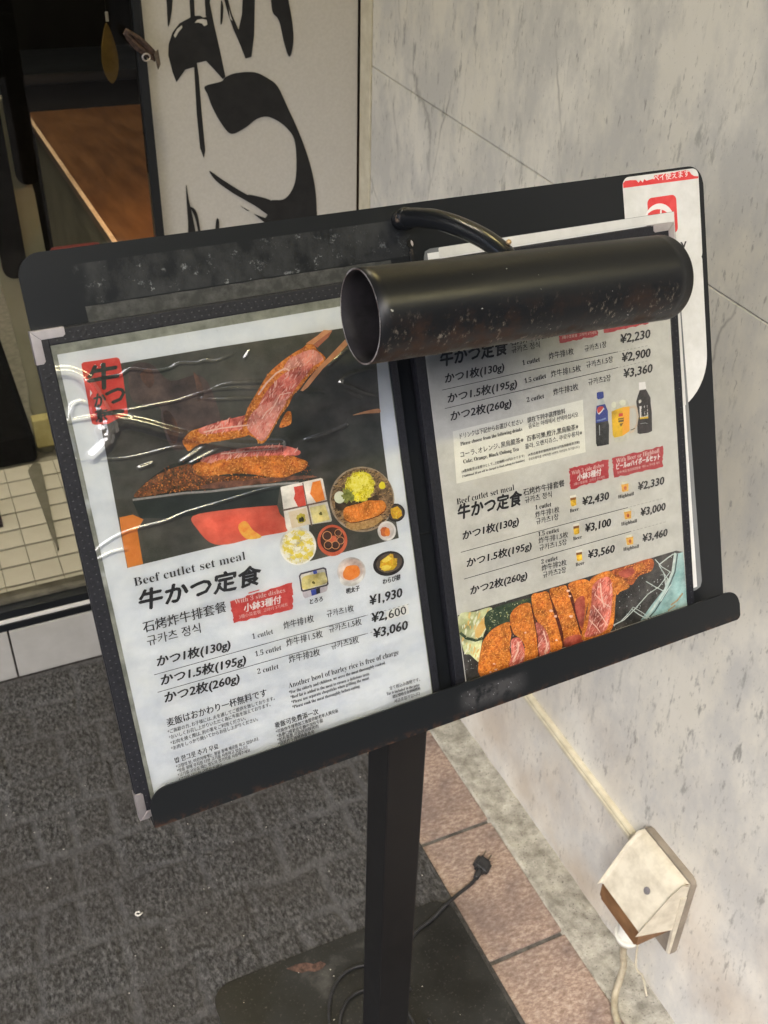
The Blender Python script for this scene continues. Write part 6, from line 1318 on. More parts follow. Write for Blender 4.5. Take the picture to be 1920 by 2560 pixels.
SIGN_STROKES = [(1, [(0.4152, 1.2127), (0.4329, 1.2122), (0.4294, 1.1934), (0.4257, 1.1744), (0.4194, 1.1569), (0.419, 1.1714), (0.4197, 1.1937)]), (0, [(0.4551, 1.2116), (0.4669, 1.2113), (0.4628, 1.1924), (0.4621, 1.1705), (0.4794, 1.1698), (0.4796, 1.1918), (0.4796, 1.2109), (0.4924, 1.2106), (0.4871, 1.1883), (0.4921, 1.1555), (0.4989, 1.1184), (0.5051, 1.0802), (0.5006, 1.0763), (0.4874, 1.0916), (0.4751, 1.105), (0.4599, 1.1027), (0.4613, 1.0828), (0.4616, 1.03), (0.463, 0.9678), (0.4597, 0.9561), (0.4547, 0.9722), (0.4534, 1.0235), (0.4549, 1.0969), (0.4404, 1.0943), (0.4246, 1.0767), (0.4197, 1.092), (0.4154, 1.1159), (0.4174, 1.1324), (0.4251, 1.1485), (0.4372, 1.161), (0.455, 1.1685), (0.4556, 1.1926)]), (0, [(0.5016, 1.2103), (0.5181, 1.2099), (0.5169, 1.1906), (0.5213, 1.1709), (0.5312, 1.1479), (0.5382, 1.1702), (0.5401, 1.1899), (0.5386, 1.2093), (0.5649, 1.2086), (0.5602, 1.1892), (0.5565, 1.1394), (0.5502, 1.1072), (0.5403, 1.1053), (0.5336, 1.1235), (0.5219, 1.151), (0.5156, 1.1711), (0.5106, 1.1908)]), (1, [(0.5057, 1.191), (0.5084, 1.1811), (0.5056, 1.1616), (0.5026, 1.1568), (0.5033, 1.1715)]), (1, [(0.5839, 1.2081), (0.6128, 1.2073), (0.616, 1.1874), (0.6217, 1.1536), (0.6225, 1.1262), (0.6154, 1.1039), (0.6072, 1.1234), (0.5994, 1.1579), (0.5893, 1.17), (0.5869, 1.1883)]), (1, [(0.4703, 1.0676), (0.4976, 1.073), (0.5058, 1.0795), (0.5236, 1.0844), (0.5549, 1.0836), (0.5782, 1.0724), (0.5937, 1.0589), (0.6089, 1.0269), (0.6285, 0.9842), (0.6445, 0.9404), (0.6546, 0.8996), (0.6588, 0.8583), (0.6578, 0.7908), (0.6406, 0.745), (0.6045, 0.7498), (0.5635, 0.8297), (0.5679, 0.8518), (0.5718, 0.8726), (0.5954, 0.8725), (0.6095, 0.882), (0.62, 0.903), (0.6231, 0.9384), (0.6198, 0.9735), (0.6058, 0.9936), (0.5897, 1.0061), (0.5716, 1.0137), (0.5532, 1.0106), (0.5344, 0.9991), (0.5099, 0.9907), (0.495, 1.0058), (0.4812, 1.0322), (0.4739, 1.0541)]), (1, [(0.468, 0.9341), (0.489, 0.9179), (0.5204, 0.8951), (0.5528, 0.8746), (0.5736, 0.8655), (0.5707, 0.8474), (0.544, 0.8675), (0.5038, 0.8949), (0.4768, 0.9179)]), (1, [(0.5333, 0.8879), (0.5719, 0.875), (0.5736, 0.8635), (0.5487, 0.8766)]), (1, [(0.5189, 0.8694), (0.5343, 0.8596), (0.5289, 0.861)]), (1, [(0.5412, 0.8536), (0.5725, 0.839), (0.5678, 0.8291)]), (1, [(0.4258, 0.9152), (0.4281, 0.891), (0.4321, 0.863), (0.4353, 0.8223), (0.4227, 0.8239), (0.4239, 0.852), (0.4243, 0.8836)]), (1, [(0.4294, 0.8779), (0.4405, 0.866), (0.4442, 0.8212), (0.4418, 0.8215), (0.4366, 0.8585)]), (1, [(0.4737, 0.8511), (0.478, 0.8478), (0.4753, 0.8216), (0.4695, 0.8223)])]
SIGN_GAPS = [(0, [(0.4258, 1.1445), (0.4317, 1.1531), (0.4395, 1.1583), (0.4403, 1.155), (0.4335, 1.1488), (0.428, 1.1411)]), (0, [(0.4602, 1.1608), (0.465, 1.1651), (0.4732, 1.1661), (0.4797, 1.1643), (0.4803, 1.1577), (0.4753, 1.1556), (0.4719, 1.1596), (0.4665, 1.1612)]), (0, [(0.4699, 1.1708), (0.4765, 1.1712), (0.48, 1.1685), (0.4744, 1.168)]), (0, [(0.5163, 1.1809), (0.5182, 1.171), (0.5214, 1.161), (0.5178, 1.1644)]), (0, [(0.5436, 0.8606), (0.5643, 0.8461), (0.5558, 0.8491)])]
FILM_CREASES = [
 ([(-1.77, 287.1), (4.67, 285.93), (10.64, 282.25), (14.68, 277.17), (17.88, 267.81), (20.45, 259.36), (25.45, 253.91), (35.29, 250.13), (48.43, 243.82), (65.09, 234.84), (82.55, 227.43), (100.75, 221.19), (125.63, 216.17)], 1.18, 3.2),
 ([(20.89, 253.05), (20.31, 246.01), (16.36, 239.66), (8.24, 234.2)], 1.0, 3.15),
 ([(19.14, 261.39), (23.05, 250.82), (19.11, 244.47)], 1.0, 3.6),
 ([(17.31, 248.43), (25.59, 250.3), (33.76, 251.34)], 1.0, 3.3),
 ([(-2.62, 257.82), (7.13, 257.61), (15.66, 257.22)], 1.6, 1.3),
 ([(-0.64, 259.17), (1.61, 265.72), (6.81, 268.2), (11.38, 265.56)], 1.6, 1.1),
 ([(15.35, 284.42), (22.35, 280.97), (32.3, 278.71), (39.93, 281.72), (48.3, 279.33), (55.13, 277.65), (64.21, 277.79), (70.09, 279.87), (80.78, 277.97), (86.52, 278.76), (91.8, 276.92), (104.54, 279.23)], 1.45, 0.8),
 ([(111.5, 275.27), (115.11, 279.23)], 1.45, 0.8),
 ([(24.64, 258.53), (34.98, 257.37), (51.11, 257.34), (64.81, 257.39), (79.08, 259.21), (86.59, 259.16)], 1.45, 0.8),
 ([(86.76, 260.05), (96.58, 261.88), (107.9, 260.69), (120.25, 258.86)], 1.45, 0.8),
 ([(82.04, 260.02), (97.01, 259.03), (120.51, 254.79)], 1.45, 0.8),
 ([(80.39, 256.21), (87.45, 253.65), (106.11, 250.79), (117.53, 249.06)], 1.45, 0.8),
 ([(-2.03, 234.66), (10.38, 231.93), (25.66, 229.03), (40.93, 228.91), (54.8, 229.61), (63.8, 228.15)], 1.45, 0.8),
 ([(-2.21, 175.93), (1.06, 178.84), (13.59, 183.17), (27.46, 184.4), (42.26, 184.52), (55.86, 186.92), (65.48, 187.47), (85.02, 188.6), (105.01, 189.74), (119.07, 189.42)], 1.5, 0.9),
 ([(-2.3, 171.24), (7.1, 173.49), (16.05, 173.05)], 1.5, 0.9),
 ([(59.83, 219.67), (76.64, 226.34)], 1.6, 1.0),
 ([(65.5, 217.48), (86.06, 223.09)], 1.6, 1.0),
 ([(33.95, 221.23), (41.44, 222.34)], 1.6, 1.2),
 ([(143.32, 216.02), (157.3, 216.77), (173.6, 219.58)], 1.6, 1.1),
 ([(202.58, 250.54), (194.95, 253.55), (180.58, 252.51), (173.74, 248.12), (181.05, 244.32), (190.82, 238.39), (200.22, 234.95)], 1.5, 0.9),
 ([(144.57, 248.79), (157.74, 245.9), (160.48, 244.17)], 1.45, 0.8),
 ([(174.69, 243.09), (180.49, 240.77), (186.85, 235.87)], 1.45, 0.8),
 ([(181.47, 269.19), (168.01, 261.19)], 1.5, 0.9),
]


def make_sign():
    SY = 1.694
    t = empty('calligraphy_sign', (0.559, SY, 0.15), 'tall off-white sign board with black brush calligraphy beside the marble wall', 'sign')
    bm = nb()
    box(bm, 0.380, 0.7375, SY, SY + 0.03, 0.163, 2.9, 0.0015)
    obj('board', bm, SIGN_WHITE, t)
    for i, (sm, pts) in enumerate(SIGN_STROKES):
        if sm and len(pts) > 3:
            pts = [tuple(p) for p in catmull([(x, z, 0) for x, z in pts], 4, True)]
        bm = nb()
        prism(bm, [(p[0], p[1]) for p in pts], 0.0004, 0.0010 + 0.00012 * i)
        o = obj('brush_stroke', bm, INK_BLACK, t, Matrix(((1, 0, 0, 0), (0, 0, -1, SY), (0, 1, 0, 0), (0, 0, 0, 1))))
    for i, (sm, pts) in enumerate(SIGN_GAPS):
        bm = nb()
        prism(bm, [(p[0], p[1]) for p in pts], 0.0030, 0.0032)
        obj('dry_brush_gap', bm, SIGN_WHITE, t, Matrix(((1, 0, 0, 0), (0, 0, -1, SY), (0, 1, 0, 0), (0, 0, 0, 1))))
make_sign()

def make_ornaments():
    t = empty('brass_leaf', (0.364, 1.90, 1.14), 'long leaf-shaped brass pendant hanging in the dark doorway', 'ornament')
    bm = nb()
    n = 24
    pts = []
    for k in range(n):
        a = 2 * math.pi * k / n
        z = math.cos(a)
        w = 0.0135 * math.sin(a) * (1 - 0.35 * z) * abs(math.sin(a)) ** 0.4
        pts.append((w + 0.001 * z, 1.087 - 0.048 + 0.048 * (1 + z) - 0.0))
    prism(bm, [(0.3645 + x, z) for x, z in pts], -0.002, 0.002, bev=0.0008)
    obj('leaf', bm, two('brass', (0.12, 0.075, 0.015), (0.18, 0.115, 0.025), 60, metal=0.2), t, Matrix(((1, 0, 0, 0), (0, 0, -1, 1.90), (0, 1, 0, 0), (0, 0, 0, 1))))
    bm = nb()
    box(bm, 0.3650, 0.3700, 1.898, 1.901, 1.137, 1.152, 0.001)
    obj('tag', bm, SILVER, t)
    bm = nb()
    tube(bm, [(0.367, 1.9, 1.15), (0.366, 1.9, 3.0)], 0.0008, 5)
    obj('string', bm, RUBBER, t)
    t = empty('door_charm', (0.368, 1.665, 1.135), 'small brown carved charm hanging at the left edge of the calligraphy sign', 'ornament')
    rnd = random.Random(3)
    bm = nb()
    a = Vector((0.347, 1.660, 1.158))
    b_ = Vector((0.386, 1.660, 1.122))
    for k in range(7):
        off = Vector((rnd.uniform(-.004, .004), rnd.uniform(-.004, .004), rnd.uniform(-.006, .006)))
        p = [a + off * 0.4, a.lerp(b_, 0.35) + off * 1.6, a.lerp(b_, 0.7) + off * 1.5, b_ + off]
        tube(bm, catmull(p, 4), 0.0034, 7)
    obj('bundle', bm, two('charm_brown', (0.016, 0.009, 0.006), (0.10, 0.060, 0.045), 160, 5), t)
    bm = nb()
    ring = [(0.3715 + 0.0058 * math.cos(x / 12 * 2 * math.pi), 1.653, 1.1225 + 0.0052 * math.sin(x / 12 * 2 * math.pi)) for x in range(13)]
    tube(bm, ring, 0.0013, 6)
    obj('ring', bm, NICKEL, t)
    bm = nb()
    prism(bm, [(0.384, 1.126), (0.391, 1.132), (0.3925, 1.112), (0.388, 1.104)], -0.002, 0.002)
    obj('tip', bm, two('charm_tip', (0.04, 0.028, 0.02), (0.13, 0.10, 0.075), 90), t, Matrix(((1, 0, 0, 0), (0, 0, -1, 1.655), (0, 1, 0, 0), (0, 0, 0, 1))))
    bm = nb()
    tube(bm, [(0.368, 1.66, 1.14), (0.3786, 1.672, 1.25), (0.3786, 1.672, 2.9)], 0.0007, 5)
    obj('string', bm, RUBBER, t)
make_ornaments()

# ------------------------------------------------------------------ carpet mat with brick relief
def make_mat():
    x0, x1, y0, y1 = -0.55, 0.5480, 0.05, 1.640
    st = 0.0032
    nx, ny = int((x1 - x0) / st), int((y1 - y0) / st)
    rnd = random.Random(11)
    rows = []
    ys = [1.640]
    while ys[-1] > y0:
        ys.append(ys[-1] - (0.095 if len(ys) % 2 else 0.088))
    for k in range(len(ys)):
        xs = [x0 - rnd.uniform(0, 0.1)]
        while xs[-1] < x1 - 0.03:
            xs.append(xs[-1] + rnd.choice((0.065, 0.13, 0.065, 0.13, 0.098)))
        rows.append(xs)
    import bisect
    verts, faces, rib = [], [], []
    for j in range(ny + 1):
        y = y0 + (y1 - y0) * j / ny
        for i in range(nx + 1):
            x = x0 + (x1 - x0) * i / nx
            wx = x + 0.016 * noise.noise(Vector((x * 11, y * 11, 0)))
            wy = y + 0.014 * noise.noise(Vector((x * 11, y * 11, 7)))
            k = 0
            while k < len(ys) - 1 and wy < ys[k + 1]:
                k += 1
            dy = min(abs(ys[k] - wy), abs(wy - ys[min(k + 1, len(ys) - 1)]))
            xs = rows[k]
            q = bisect.bisect(xs, wx)
            dx = min(abs(wx - xs[max(q - 1, 0)]), abs(xs[min(q, len(xs) - 1)] - wx))
            d = min(dx, dy)
            rb = 1 - min(1, max(0, (d - 0.0040 - 0.002 * noise.noise(Vector((x * 40, y * 40, 5)))) / 0.0055))
            edge = min(x1 - x, y1 - y, 1)
            if edge < 0.018:
                rb = 1
            h = 0.0095 - 0.0026 * rb
            h += (1 - 0.55 * rb) * (0.0020 * noise.noise(Vector((x * 150, y * 110, 2))) + 0.0014 * noise.noise(Vector((x * 300, y * 260, 4))) + 0.0012 * noise.noise(Vector((x * 60, y * 60, 4))))
            if edge < 0.004:
                h = min(h, 0.001 + edge * 1.8)
            verts.append((x, y, h))
            rib.append(rb * min(1, max(0.12, 0.55 + 1.3 * noise.noise(Vector((x * 7, y * 7, 9))))))
    w = nx + 1
    for j in range(ny):
        for i in range(nx):
            a = j * w + i
            faces.append((a, a + 1, a + w + 1, a + w))
    me = bpy.data.meshes.new('doormat')
    me.from_pydata(verts, [], faces)
    at = me.attributes.new('rib', 'FLOAT', 'POINT')
    at.data.foreach_set('value', rib)
    me.materials.append(m_mat())
    for p in me.polygons:
        p.use_smooth = True
    o = obj('doormat', me, None)
    tag(o, 'dark grey carpet doormat with raised brick pattern on the paving in front of the step', 'doormat')
make_mat()

def make_crumbs():
    bm = nb()
    rnd = random.Random(21)
    for k in range(85):
        x = rnd.uniform(-0.15, 0.54)
        y = rnd.uniform(0.62, 1.35)
        onp = 0.14 < x and y < 0.86
        z = 0.0148 if onp else 0.0105
        s = rnd.uniform(0.0004, 0.0009) * (1.7 if k % 17 == 0 else 1)
        r = bmesh.ops.create_icosphere(bm, subdivisions=1, radius=s)
        m_ = Matrix.Translation((x, y, z)) @ Matrix.Rotation(rnd.uniform(0, 6), 4, 'Z') @ Matrix.Diagonal((rnd.uniform(.8, 2.0), 1, .6, 1))
        bmesh.ops.transform(bm, matrix=m_, verts=r['verts'])
    o = obj('crumbs', bm, two('crumb', (0.42, 0.40, 0.34), (0.72, 0.70, 0.62), 500))
    o['kind'] = 'stuff'
    o['label'] = 'pale crumbs and grit scattered over the doormat'
    # the few larger scraps
    for (x, y, z, s, lab) in ((0.084, 1.020, 0.0115, 0.0062, 'curled white scrap of rubbish on the doormat left of the post'), (0.262, 1.243, 0.0115, 0.006, 'pale triangular scrap on the doormat just below the menu ledge')):
        bm = nb()
        pts = []
        for k in range(9):
            a = k * 0.75
            pts.append((x + s * (0.35 + 0.1 * k) * math.cos(a) * 0.9, y + s * (0.35 + 0.1 * k) * math.sin(a) * 0.7, z + 0.0012 * (k % 2)))
        tube(bm, catmull(pts, 3), 0.0012, 6)
        tag(obj('paper_scrap', bm, two('scrap', (0.55, 0.53, 0.47), (0.72, 0.70, 0.64), 200)), lab, 'scrap')
make_crumbs()

# ------------------------------------------------------------------ outlet box, trunking, cables on the pier
def make_outlet():
    t = empty('cable_trunking', (0.742, 0.85, 0.25), 'cream plastic cable trunking running along the marble wall to the outlet box', 'trunking')
    def run(z_off, h, d0, d1, m, nm):
        bm = nb()
        pts = []
        y0, y1 = 0.694, 1.640
        def zc(y):
            return 0.2365 + (y - 0.70) * 0.052 + z_off
        vs = []
        for y in (y0, y1):
            for (x, dz) in ((d0, 0), (d0, h), (d1, h), (d1, 0)):
                vs.append(bm.verts.new((x, y, zc(y) + dz)))
        a, b_ = vs[:4], vs[4:]
        bm.faces.new(a)
        bm.faces.new(b_)
        for i in range(4):
            bm.faces.new((a[i], a[(i + 1) % 4], b_[(i + 1) % 4], b_[i]))
        bmesh.ops.bevel(bm, geom=list(bm.edges), offset=0.0012, segments=2, affect='EDGES')
        obj(nm, bm, m, t)
    run(-0.005, 0.0175, 0.7325, 0.7425, CREAM_PLASTIC, 'trunking_base')
    run(-0.0005, 0.0095, 0.7300, 0.7327, CREAM_PLASTIC, 'trunking_lid')
    # box
    t = empty('outlet_box', (0.742, 0.62, 0.13), 'weathered cream hooded outlet box fixed low on the marble wall', 'outlet box')
    ya, yb, zb, zt = 0.5725, 0.6740, 0.128, 0.2900
    Mx = Matrix(((0, 0, -1, WX), (1, 0, 0, 0), (0, 1, 0, 0), (0, 0, 0, 1)))       # local x=y, y=z, z=out of wall
    bm = nb()
    prism(bm, rrect(ya, yb, zb, zt, 0.009), 0.0, 0.010, bev=0.001)
    obj('back_plate', bm, GASKET, t, Mx)
    # hood: hollow wedge, open below
    y0, y1 = ya + 0.002, yb - 0.002
    outer = {}
    bm = nb()
    prof = [(0.288, 0.0105), (0.287, 0.020), (0.279, 0.0300), (0.208, 0.0705)]       # z, out
    def ring(off, yi):
        o_ = []
        for (z, d) in prof:
            o_.append((yi, z - off * (1 if z > 0.25 else 0), d - off))
        return o_
    sec = [(0.2865, 0.0105), (0.2845, 0.0205), (0.2690, 0.0345), (0.2075, 0.0705), (0.190, 0.0105)]
    L = [bm.verts.new((y1 - 0.04 * (d - 0.0105), z, d)) for z, d in sec]
    Rr = [bm.verts.new((y0 + 0.09 * (d - 0.0105), z, d)) for z, d in sec]
    L2 = [bm.verts.new(v.co + Vector((-0.0022, -0.002, -0.0022))) for v in L]
    R2 = [bm.verts.new(v.co + Vector((0.0022, -0.002, -0.0022))) for v in Rr]
    for i in range(3):
        bm.faces.new((L[i], L[i + 1], Rr[i + 1], Rr[i]))
        bm.faces.new((L2[i], R2[i], R2[i + 1], L2[i + 1])).material_index = 1
    bm.faces.new(L)
    bm.faces.new(Rr[::-1])
    bm.faces.new(L2[::-1]).material_index = 1
    bm.faces.new(R2).material_index = 1
    bm.faces.new((L[3], L2[3], R2[3], Rr[3])).material_index = 1
    bm.faces.new((L[3], L[4], L2[4], L2[3]))
    bm.faces.new((Rr[3], R2[3], R2[4], Rr[4]))
    bm.normal_update()
    es = [e for e in bm.edges if len(e.link_faces) == 2 and e.calc_face_angle(0) > 0.3 and all(f.material_index == 0 for f in e.link_faces)]
    bmesh.ops.bevel(bm, geom=es, offset=0.0048, segments=4, affect='EDGES', profile=0.5)
    h = obj('hood', bm, [BOX_PLASTIC, AMBER], t, Mx)
    # brown inner housing under the hood, and cream side cheek
    bm = nb()
    prism(bm, rrect(y0 + 0.008, y1 - 0.004, 0.1740, 0.2062, 0.004), 0.0102, 0.0690, bev=0.003)
    obj('socket_housing', bm, AMBER, t, Mx)
    bm = nb()
    pts = [(0.135, 0.0102), (0.260, 0.0102), (0.262, 0.020), (0.200, 0.018), (0.136, 0.0145)]
    prism(bm, pts, 0, 0.0045)
    obj('side_cheek', bm, BOX_PLASTIC, t, Matrix(((0, -1, 0, WX), (0, 0, 1, ya + 0.001), (1, 0, 0, 0), (0, 0, 0, 1))))
    bm = nb()
    nrm = Vector((-0.868, 0, 0.496))
    pc = Vector((0.6955, 0.6090, 0.2500)) + nrm * 0.0002
    tube(bm, [pc - nrm * 0.002, pc + nrm * 0.0004], 0.0050, 24)
    obj('screw_recess', bm, two('recess', (0.12, 0.11, 0.11), (0.2, 0.19, 0.2), 60), t)
    # gland nut under the box
    bm = nb()
    c = Vector((0.7010, 0.6260, 0.1180))
    tube(bm, [c + Vector((0, 0, z)) for z in (0.058, 0.012, 0.010)], 0.0150, 20)
    obj('gland', bm, two('white_plastic', (0.66, 0.65, 0.58), (0.74, 0.73, 0.66), 40), t)
    bm = nb()
    tube(bm, [c + Vector((0, 0, z)) for z in (0.0097, 0.002, -0.004)], lambda s: 0.0192 - 0.004 * s, 20)
    obj('lock_nut', bm, two('white_plastic', (0.66, 0.65, 0.58), (0.74, 0.73, 0.66), 40), t)
    bm = nb()
    p = [c + Vector((0, 0, 0)), (0.701, 0.6270, 0.086), (0.702, 0.6200, 0.055), (0.698, 0.6170, 0.024), (0.685, 0.606, 0.010), (0.670, 0.582, 0.0085), (0.662, 0.545, 0.0085), (0.668, 0.46, 0.0085), (0.675, 0.35, 0.0085), (0.672, 0.16, 0.0085)]
    tube(bm, catmull(p, 8), 0.0052, 10)
    tag(obj('grey_cable', bm, two('dirty_cable', (0.25, 0.215, 0.15), (0.38, 0.34, 0.25), 80)), 'thick dirty beige cable hanging from the outlet box to the pavement', 'cable')
    bm = nb()
    p = [(0.711, 0.6150, 0.150), (0.711, 0.6130, 0.108), (0.711, 0.6065, 0.071), (0.714, 0.6000, 0.061), (0.722, 0.6015, 0.050), (0.728, 0.5990, 0.030), (0.731, 0.5960, 0.016), (0.730, 0.5890, 0.008)]
    tube(bm, catmull(p, 8), 0.0016, 8)
    tag(obj('thin_wire', bm, two('thin_cable', (0.36, 0.32, 0.24), (0.48, 0.44, 0.34), 80)), 'thin beige wire dangling from the outlet box beside the thicker cable', 'wire')
make_outlet()

# ------------------------------------------------------------------ menu stand
BU = Vector((0.99947, 0.0327, 0.0)).normalized()
BV = Vector((-0.0114, 0.3488, 0.9371)).normalized()
BN = BU.cross(BV).normalized()
BV = BN.cross(BU)
BO = Vector((0.0621, 0.4678, 0.8815))
BF = Matrix((BU, BV, BN)).transposed().to_4x4()
BF.translation = BO
mm = 0.001

def S(pts):
    return [(p[0] * mm, p[1] * mm) for p in pts]

def make_stand():
    t = empty('menu_stand', (0.30, 0.58, 0.010), 'black metal menu stand with a tilted board, picture lamp and square post on the doormat', 'menu stand')
    # base plate on the mat
    bm = nb()
    prism(bm, rrect(0.149, 0.536, 0.26, 0.853, 0.030, 8), 0.0102, 0.0142, bev=0.0008)
    m, tt, b, co = base('base_plate_paint', 0.42, 0, 0.3)
    n1 = tex(tt, co, 9, 6, 0.65)
    n2 = tex(tt, co, 260, 4, 0.7)
    c = ramp(tt, n1, [(0.40, (0.007, 0.007, 0.007)), (0.58, (0.016, 0.0165, 0.016)), (0.72, (0.07, 0.068, 0.062))])
    c = mixc(tt, ramp(tt, n2, [(0.6, (0, 0, 0)), (0.72, (0.5,) * 3)]), c, (0.13, 0.125, 0.115))
    c = mixc(tt, ramp(tt, tex(tt, co, 13, 6, 0.75), [(0.66, (0, 0, 0)), (0.69, (0.8,) * 3)]), c, (0.13, 0.058, 0.035))
    tt.links.new(c, b.inputs['Base Color'])
    tt.links.new(ramp(tt, n1, [(0.35, (0.3,) * 3), (0.7, (0.7,) * 3)]), b.inputs['Roughness'])
    obj('base_plate', bm, m, t)
    # chipped patch with rust on the plate
    bm = nb()
    prism(bm, [(0.262, 0.838), (0.276, 0.8395), (0.292, 0.836), (0.301, 0.829), (0.312, 0.8295), (0.318, 0.822), (0.309, 0.8165), (0.298, 0.8170), (0.289, 0.8225), (0.280, 0.8230), (0.271, 0.8300)], 0.01425, 0.01435)
    obj('rust_patch', bm, two('rusty_primer', (0.030, 0.018, 0.013), (0.12, 0.065, 0.048), 140, 6, 0.8, bmp=0.0004), t)
    # post
    bm = nb()
    box(bm, 0.2785, 0.3165, 0.560, 0.603, 0.0143, 1.030, 0.0018)
    obj('post', bm, POST, t)
    bm = nb()
    box(bm, 0.2700, 0.3250, 0.5270, 0.5598, 0.965, 1.000, 0.001)
    obj('bracket', bm, BLACK_METAL, t)
    # back panel
    bm = nb()
    prism(bm, S(rrect(-10.5, 497.5, -9.0, 355.5, 14, 8, (0.01, 0.01, 14, 14))), -10 * mm, -8 * mm, bev=0.0004)
    obj('back_panel', bm, BOARD, t, BF)
    # ledge: floor and front lip
    bm = nb()
    box(bm, -6 * mm, 493 * mm, -9.8 * mm, -8.6 * mm, -7.9 * mm, 14.0 * mm)
    obj('ledge_floor', bm, BLACK_METAL, t, BF)
    bm = nb()
    prism(bm, S(rrect(-6, 493, -9.6, 17, 0, 8, (1.2, 3, 13, 13))), 14.2 * mm, 15.8 * mm, bev=0.0005)
    m, tt, b, co = base('lip_paint', 0.4, 0, 0.36)
    sep = nd(tt, 'ShaderNodeSeparateXYZ')
    tt.links.new(co, sep.inputs[0])
    edge = ramp(tt, mth(tt, 'ADD', sep.outputs[1], 0.5), [(0.4905, (1, 1, 1)), (0.4930, (0, 0, 0))])
    pit = ramp(tt, tex(tt, co, 130, 6, 0.75), [(0.50, (0, 0, 0)), (0.57, (1, 1, 1))])
    c = mixc(tt, mth(tt, 'MULTIPLY', edge, pit), (0.0082, 0.0096, 0.0112), (0.085, 0.042, 0.026))
    # dull glue patch right of the middle
    gx = ramp(tt, sep.outputs[0], [(0.222, (0, 0, 0)), (0.232, (1, 1, 1)), (0.268, (1, 1, 1)), (0.285, (0, 0, 0))])
    gy = mth(tt, 'MULTIPLY', ramp(tt, mth(tt, 'ADD', sep.outputs[1], 0.5), [(0.495, (0, 0, 0)), (0.4975, (1, 1, 1)), (0.508, (1, 1, 1)), (0.512, (0, 0, 0))]), ramp(tt, tex(tt, co, 60, 4, 0.7), [(0.38, (0, 0, 0)), (0.5, (1, 1, 1))]))
    k = mth(tt, 'MULTIPLY', gx, gy)
    c = mixc(tt, k, c, (0.045, 0.045, 0.048))
    spk = mth(tt, 'MULTIPLY', k, ramp(tt, tex(tt, co, 420, 2), [(0.68, (0, 0, 0)), (0.72, (1, 1, 1))]))
    c = mixc(tt, spk, c, (0.4, 0.4, 0.42))
    d = tex(tt, co, 700, 2, 0.5)
    c = mixc(tt, ramp(tt, d, [(0.74, (0, 0, 0)), (0.8, (0.3,) * 3)]), c, (0.13, 0.13, 0.13))
    tt.links.new(c, b.inputs['Base Color'])
    bump(tt, b, tex(tt, co, 500, 2), 0.0001, 0.5)
    obj('front_lip', bm, m, t, BF)
    # strip of old tape under the top edge
    bm = nb()
    pts = [(23, 309.5)]
    rnd = random.Random(2)
    low = [(23 + 7 * k, 310.2 + rnd.uniform(-.3, .3)) for k in range(30)]
    up = [(226 - 7 * k, 321 - 0.0 * k + rnd.uniform(-.25, .35)) for k in range(30)]
    prism(bm, S(low + up), -7.98 * mm, -7.9 * mm)
    obj('tape_residue', bm, two('old_tape', (0.030, 0.032, 0.031), (0.072, 0.073, 0.070), 160, 7, 0.5, 0.4, 0.68, bmp=0.0002), t, BF)
    # fixing slot below the arm
    bm = nb()
    tube(bm, [(242.2 * mm, 329.6 * mm, -8.0 * mm), (242.2 * mm, 329.6 * mm, -7.2 * mm)], 2.8 * mm, 16)
    obj('bolt_hole', bm, two('bore', (0.002, 0.002, 0.002), (0.004, 0.004, 0.004), 20), t, BF)
    bm = nb()
    prism(bm, S([(242.4, 331.8), (243.6, 330.6), (243.9, 328.8), (243.2, 327.4), (242.3, 328.6), (241.9, 330.2)]), -7.15 * mm, -7.05 * mm)
    obj('bright_bolt', bm, two('pale_bolt', (0.42, 0.36, 0.33), (0.55, 0.5, 0.47), 200), t, BF)
    bm = nb()
    box(bm, 240.4 * mm, 243.0 * mm, 296 * mm, 326 * mm, -8.0 * mm, -6.8 * mm, 0.0005)
    obj('slot_strip', bm, BLACK_WORN, t, BF)
    # picture lamp
    bm = nb()
    arm = [(236.5, 345.5, -8), (236.5, 346.0, 6), (236.8, 345.0, 20), (238, 342.2, 42), (240, 336.0, 66), (243, 327.5, 88), (245.5, 318.0, 104), (246, 310, 112)]
    tube(bm, catmull([(a * mm, b_ * mm, c_ * mm) for a, b_, c_ in arm], 6), lambda s_: (6.5 - 0.7 * s_) * mm, 20)
    obj('lamp_arm', bm, m_black_paint('arm_paint', 0.25, 0.24), t, BF, smooth=True)
    bm = nb()
    bmesh.ops.create_uvsphere(bm, u_segments=20, v_segments=12, radius=7.6 * mm, matrix=Matrix.Translation((236.5 * mm, 345.8 * mm, 1 * mm)) @ Matrix.Diagonal((1, 1, 1.1, 1)))
    obj('arm_knuckle', bm, m_black_paint('knuckle_paint', 0.9, 0.22), t, BF, smooth=True)
    bm = nb()
    bmesh.ops.create_uvsphere(bm, u_segments=10, v_segments=6, radius=1.7 * mm, matrix=Matrix.Translation((247.3 * mm, 324.5 * mm, 106.5 * mm)))
    obj('brass_screw', bm, two('old_brass', (0.50, 0.33, 0.16), (0.65, 0.48, 0.28), 100, metal=0.8), t, BF, smooth=True)
    # shade: open cylinder with a slot facing the menu
    A = Vector((142.5, 298.5, 119)) * mm
    B = Vector((346.0, 290.0, 119)) * mm
    ax = (B - A).normalized()
    e1 = Vector((0, 1, 0))
    e1 = (e1 - ax * e1.dot(ax)).normalized()
    e2 = ax.cross(e1)                                # towards +w
    SM = Matrix((ax, e1, e2)).transposed().to_4x4()
    SM.translation = A
    Ln_ = (B - A).length
    rad, th_, nseg, nl = 25.6 * mm, 0.9 * mm, 72, 26
    a0, a1 = R(-140), R(220)                         # gap turned towards the pages
    bm = nb()
    O_, I_ = [], []
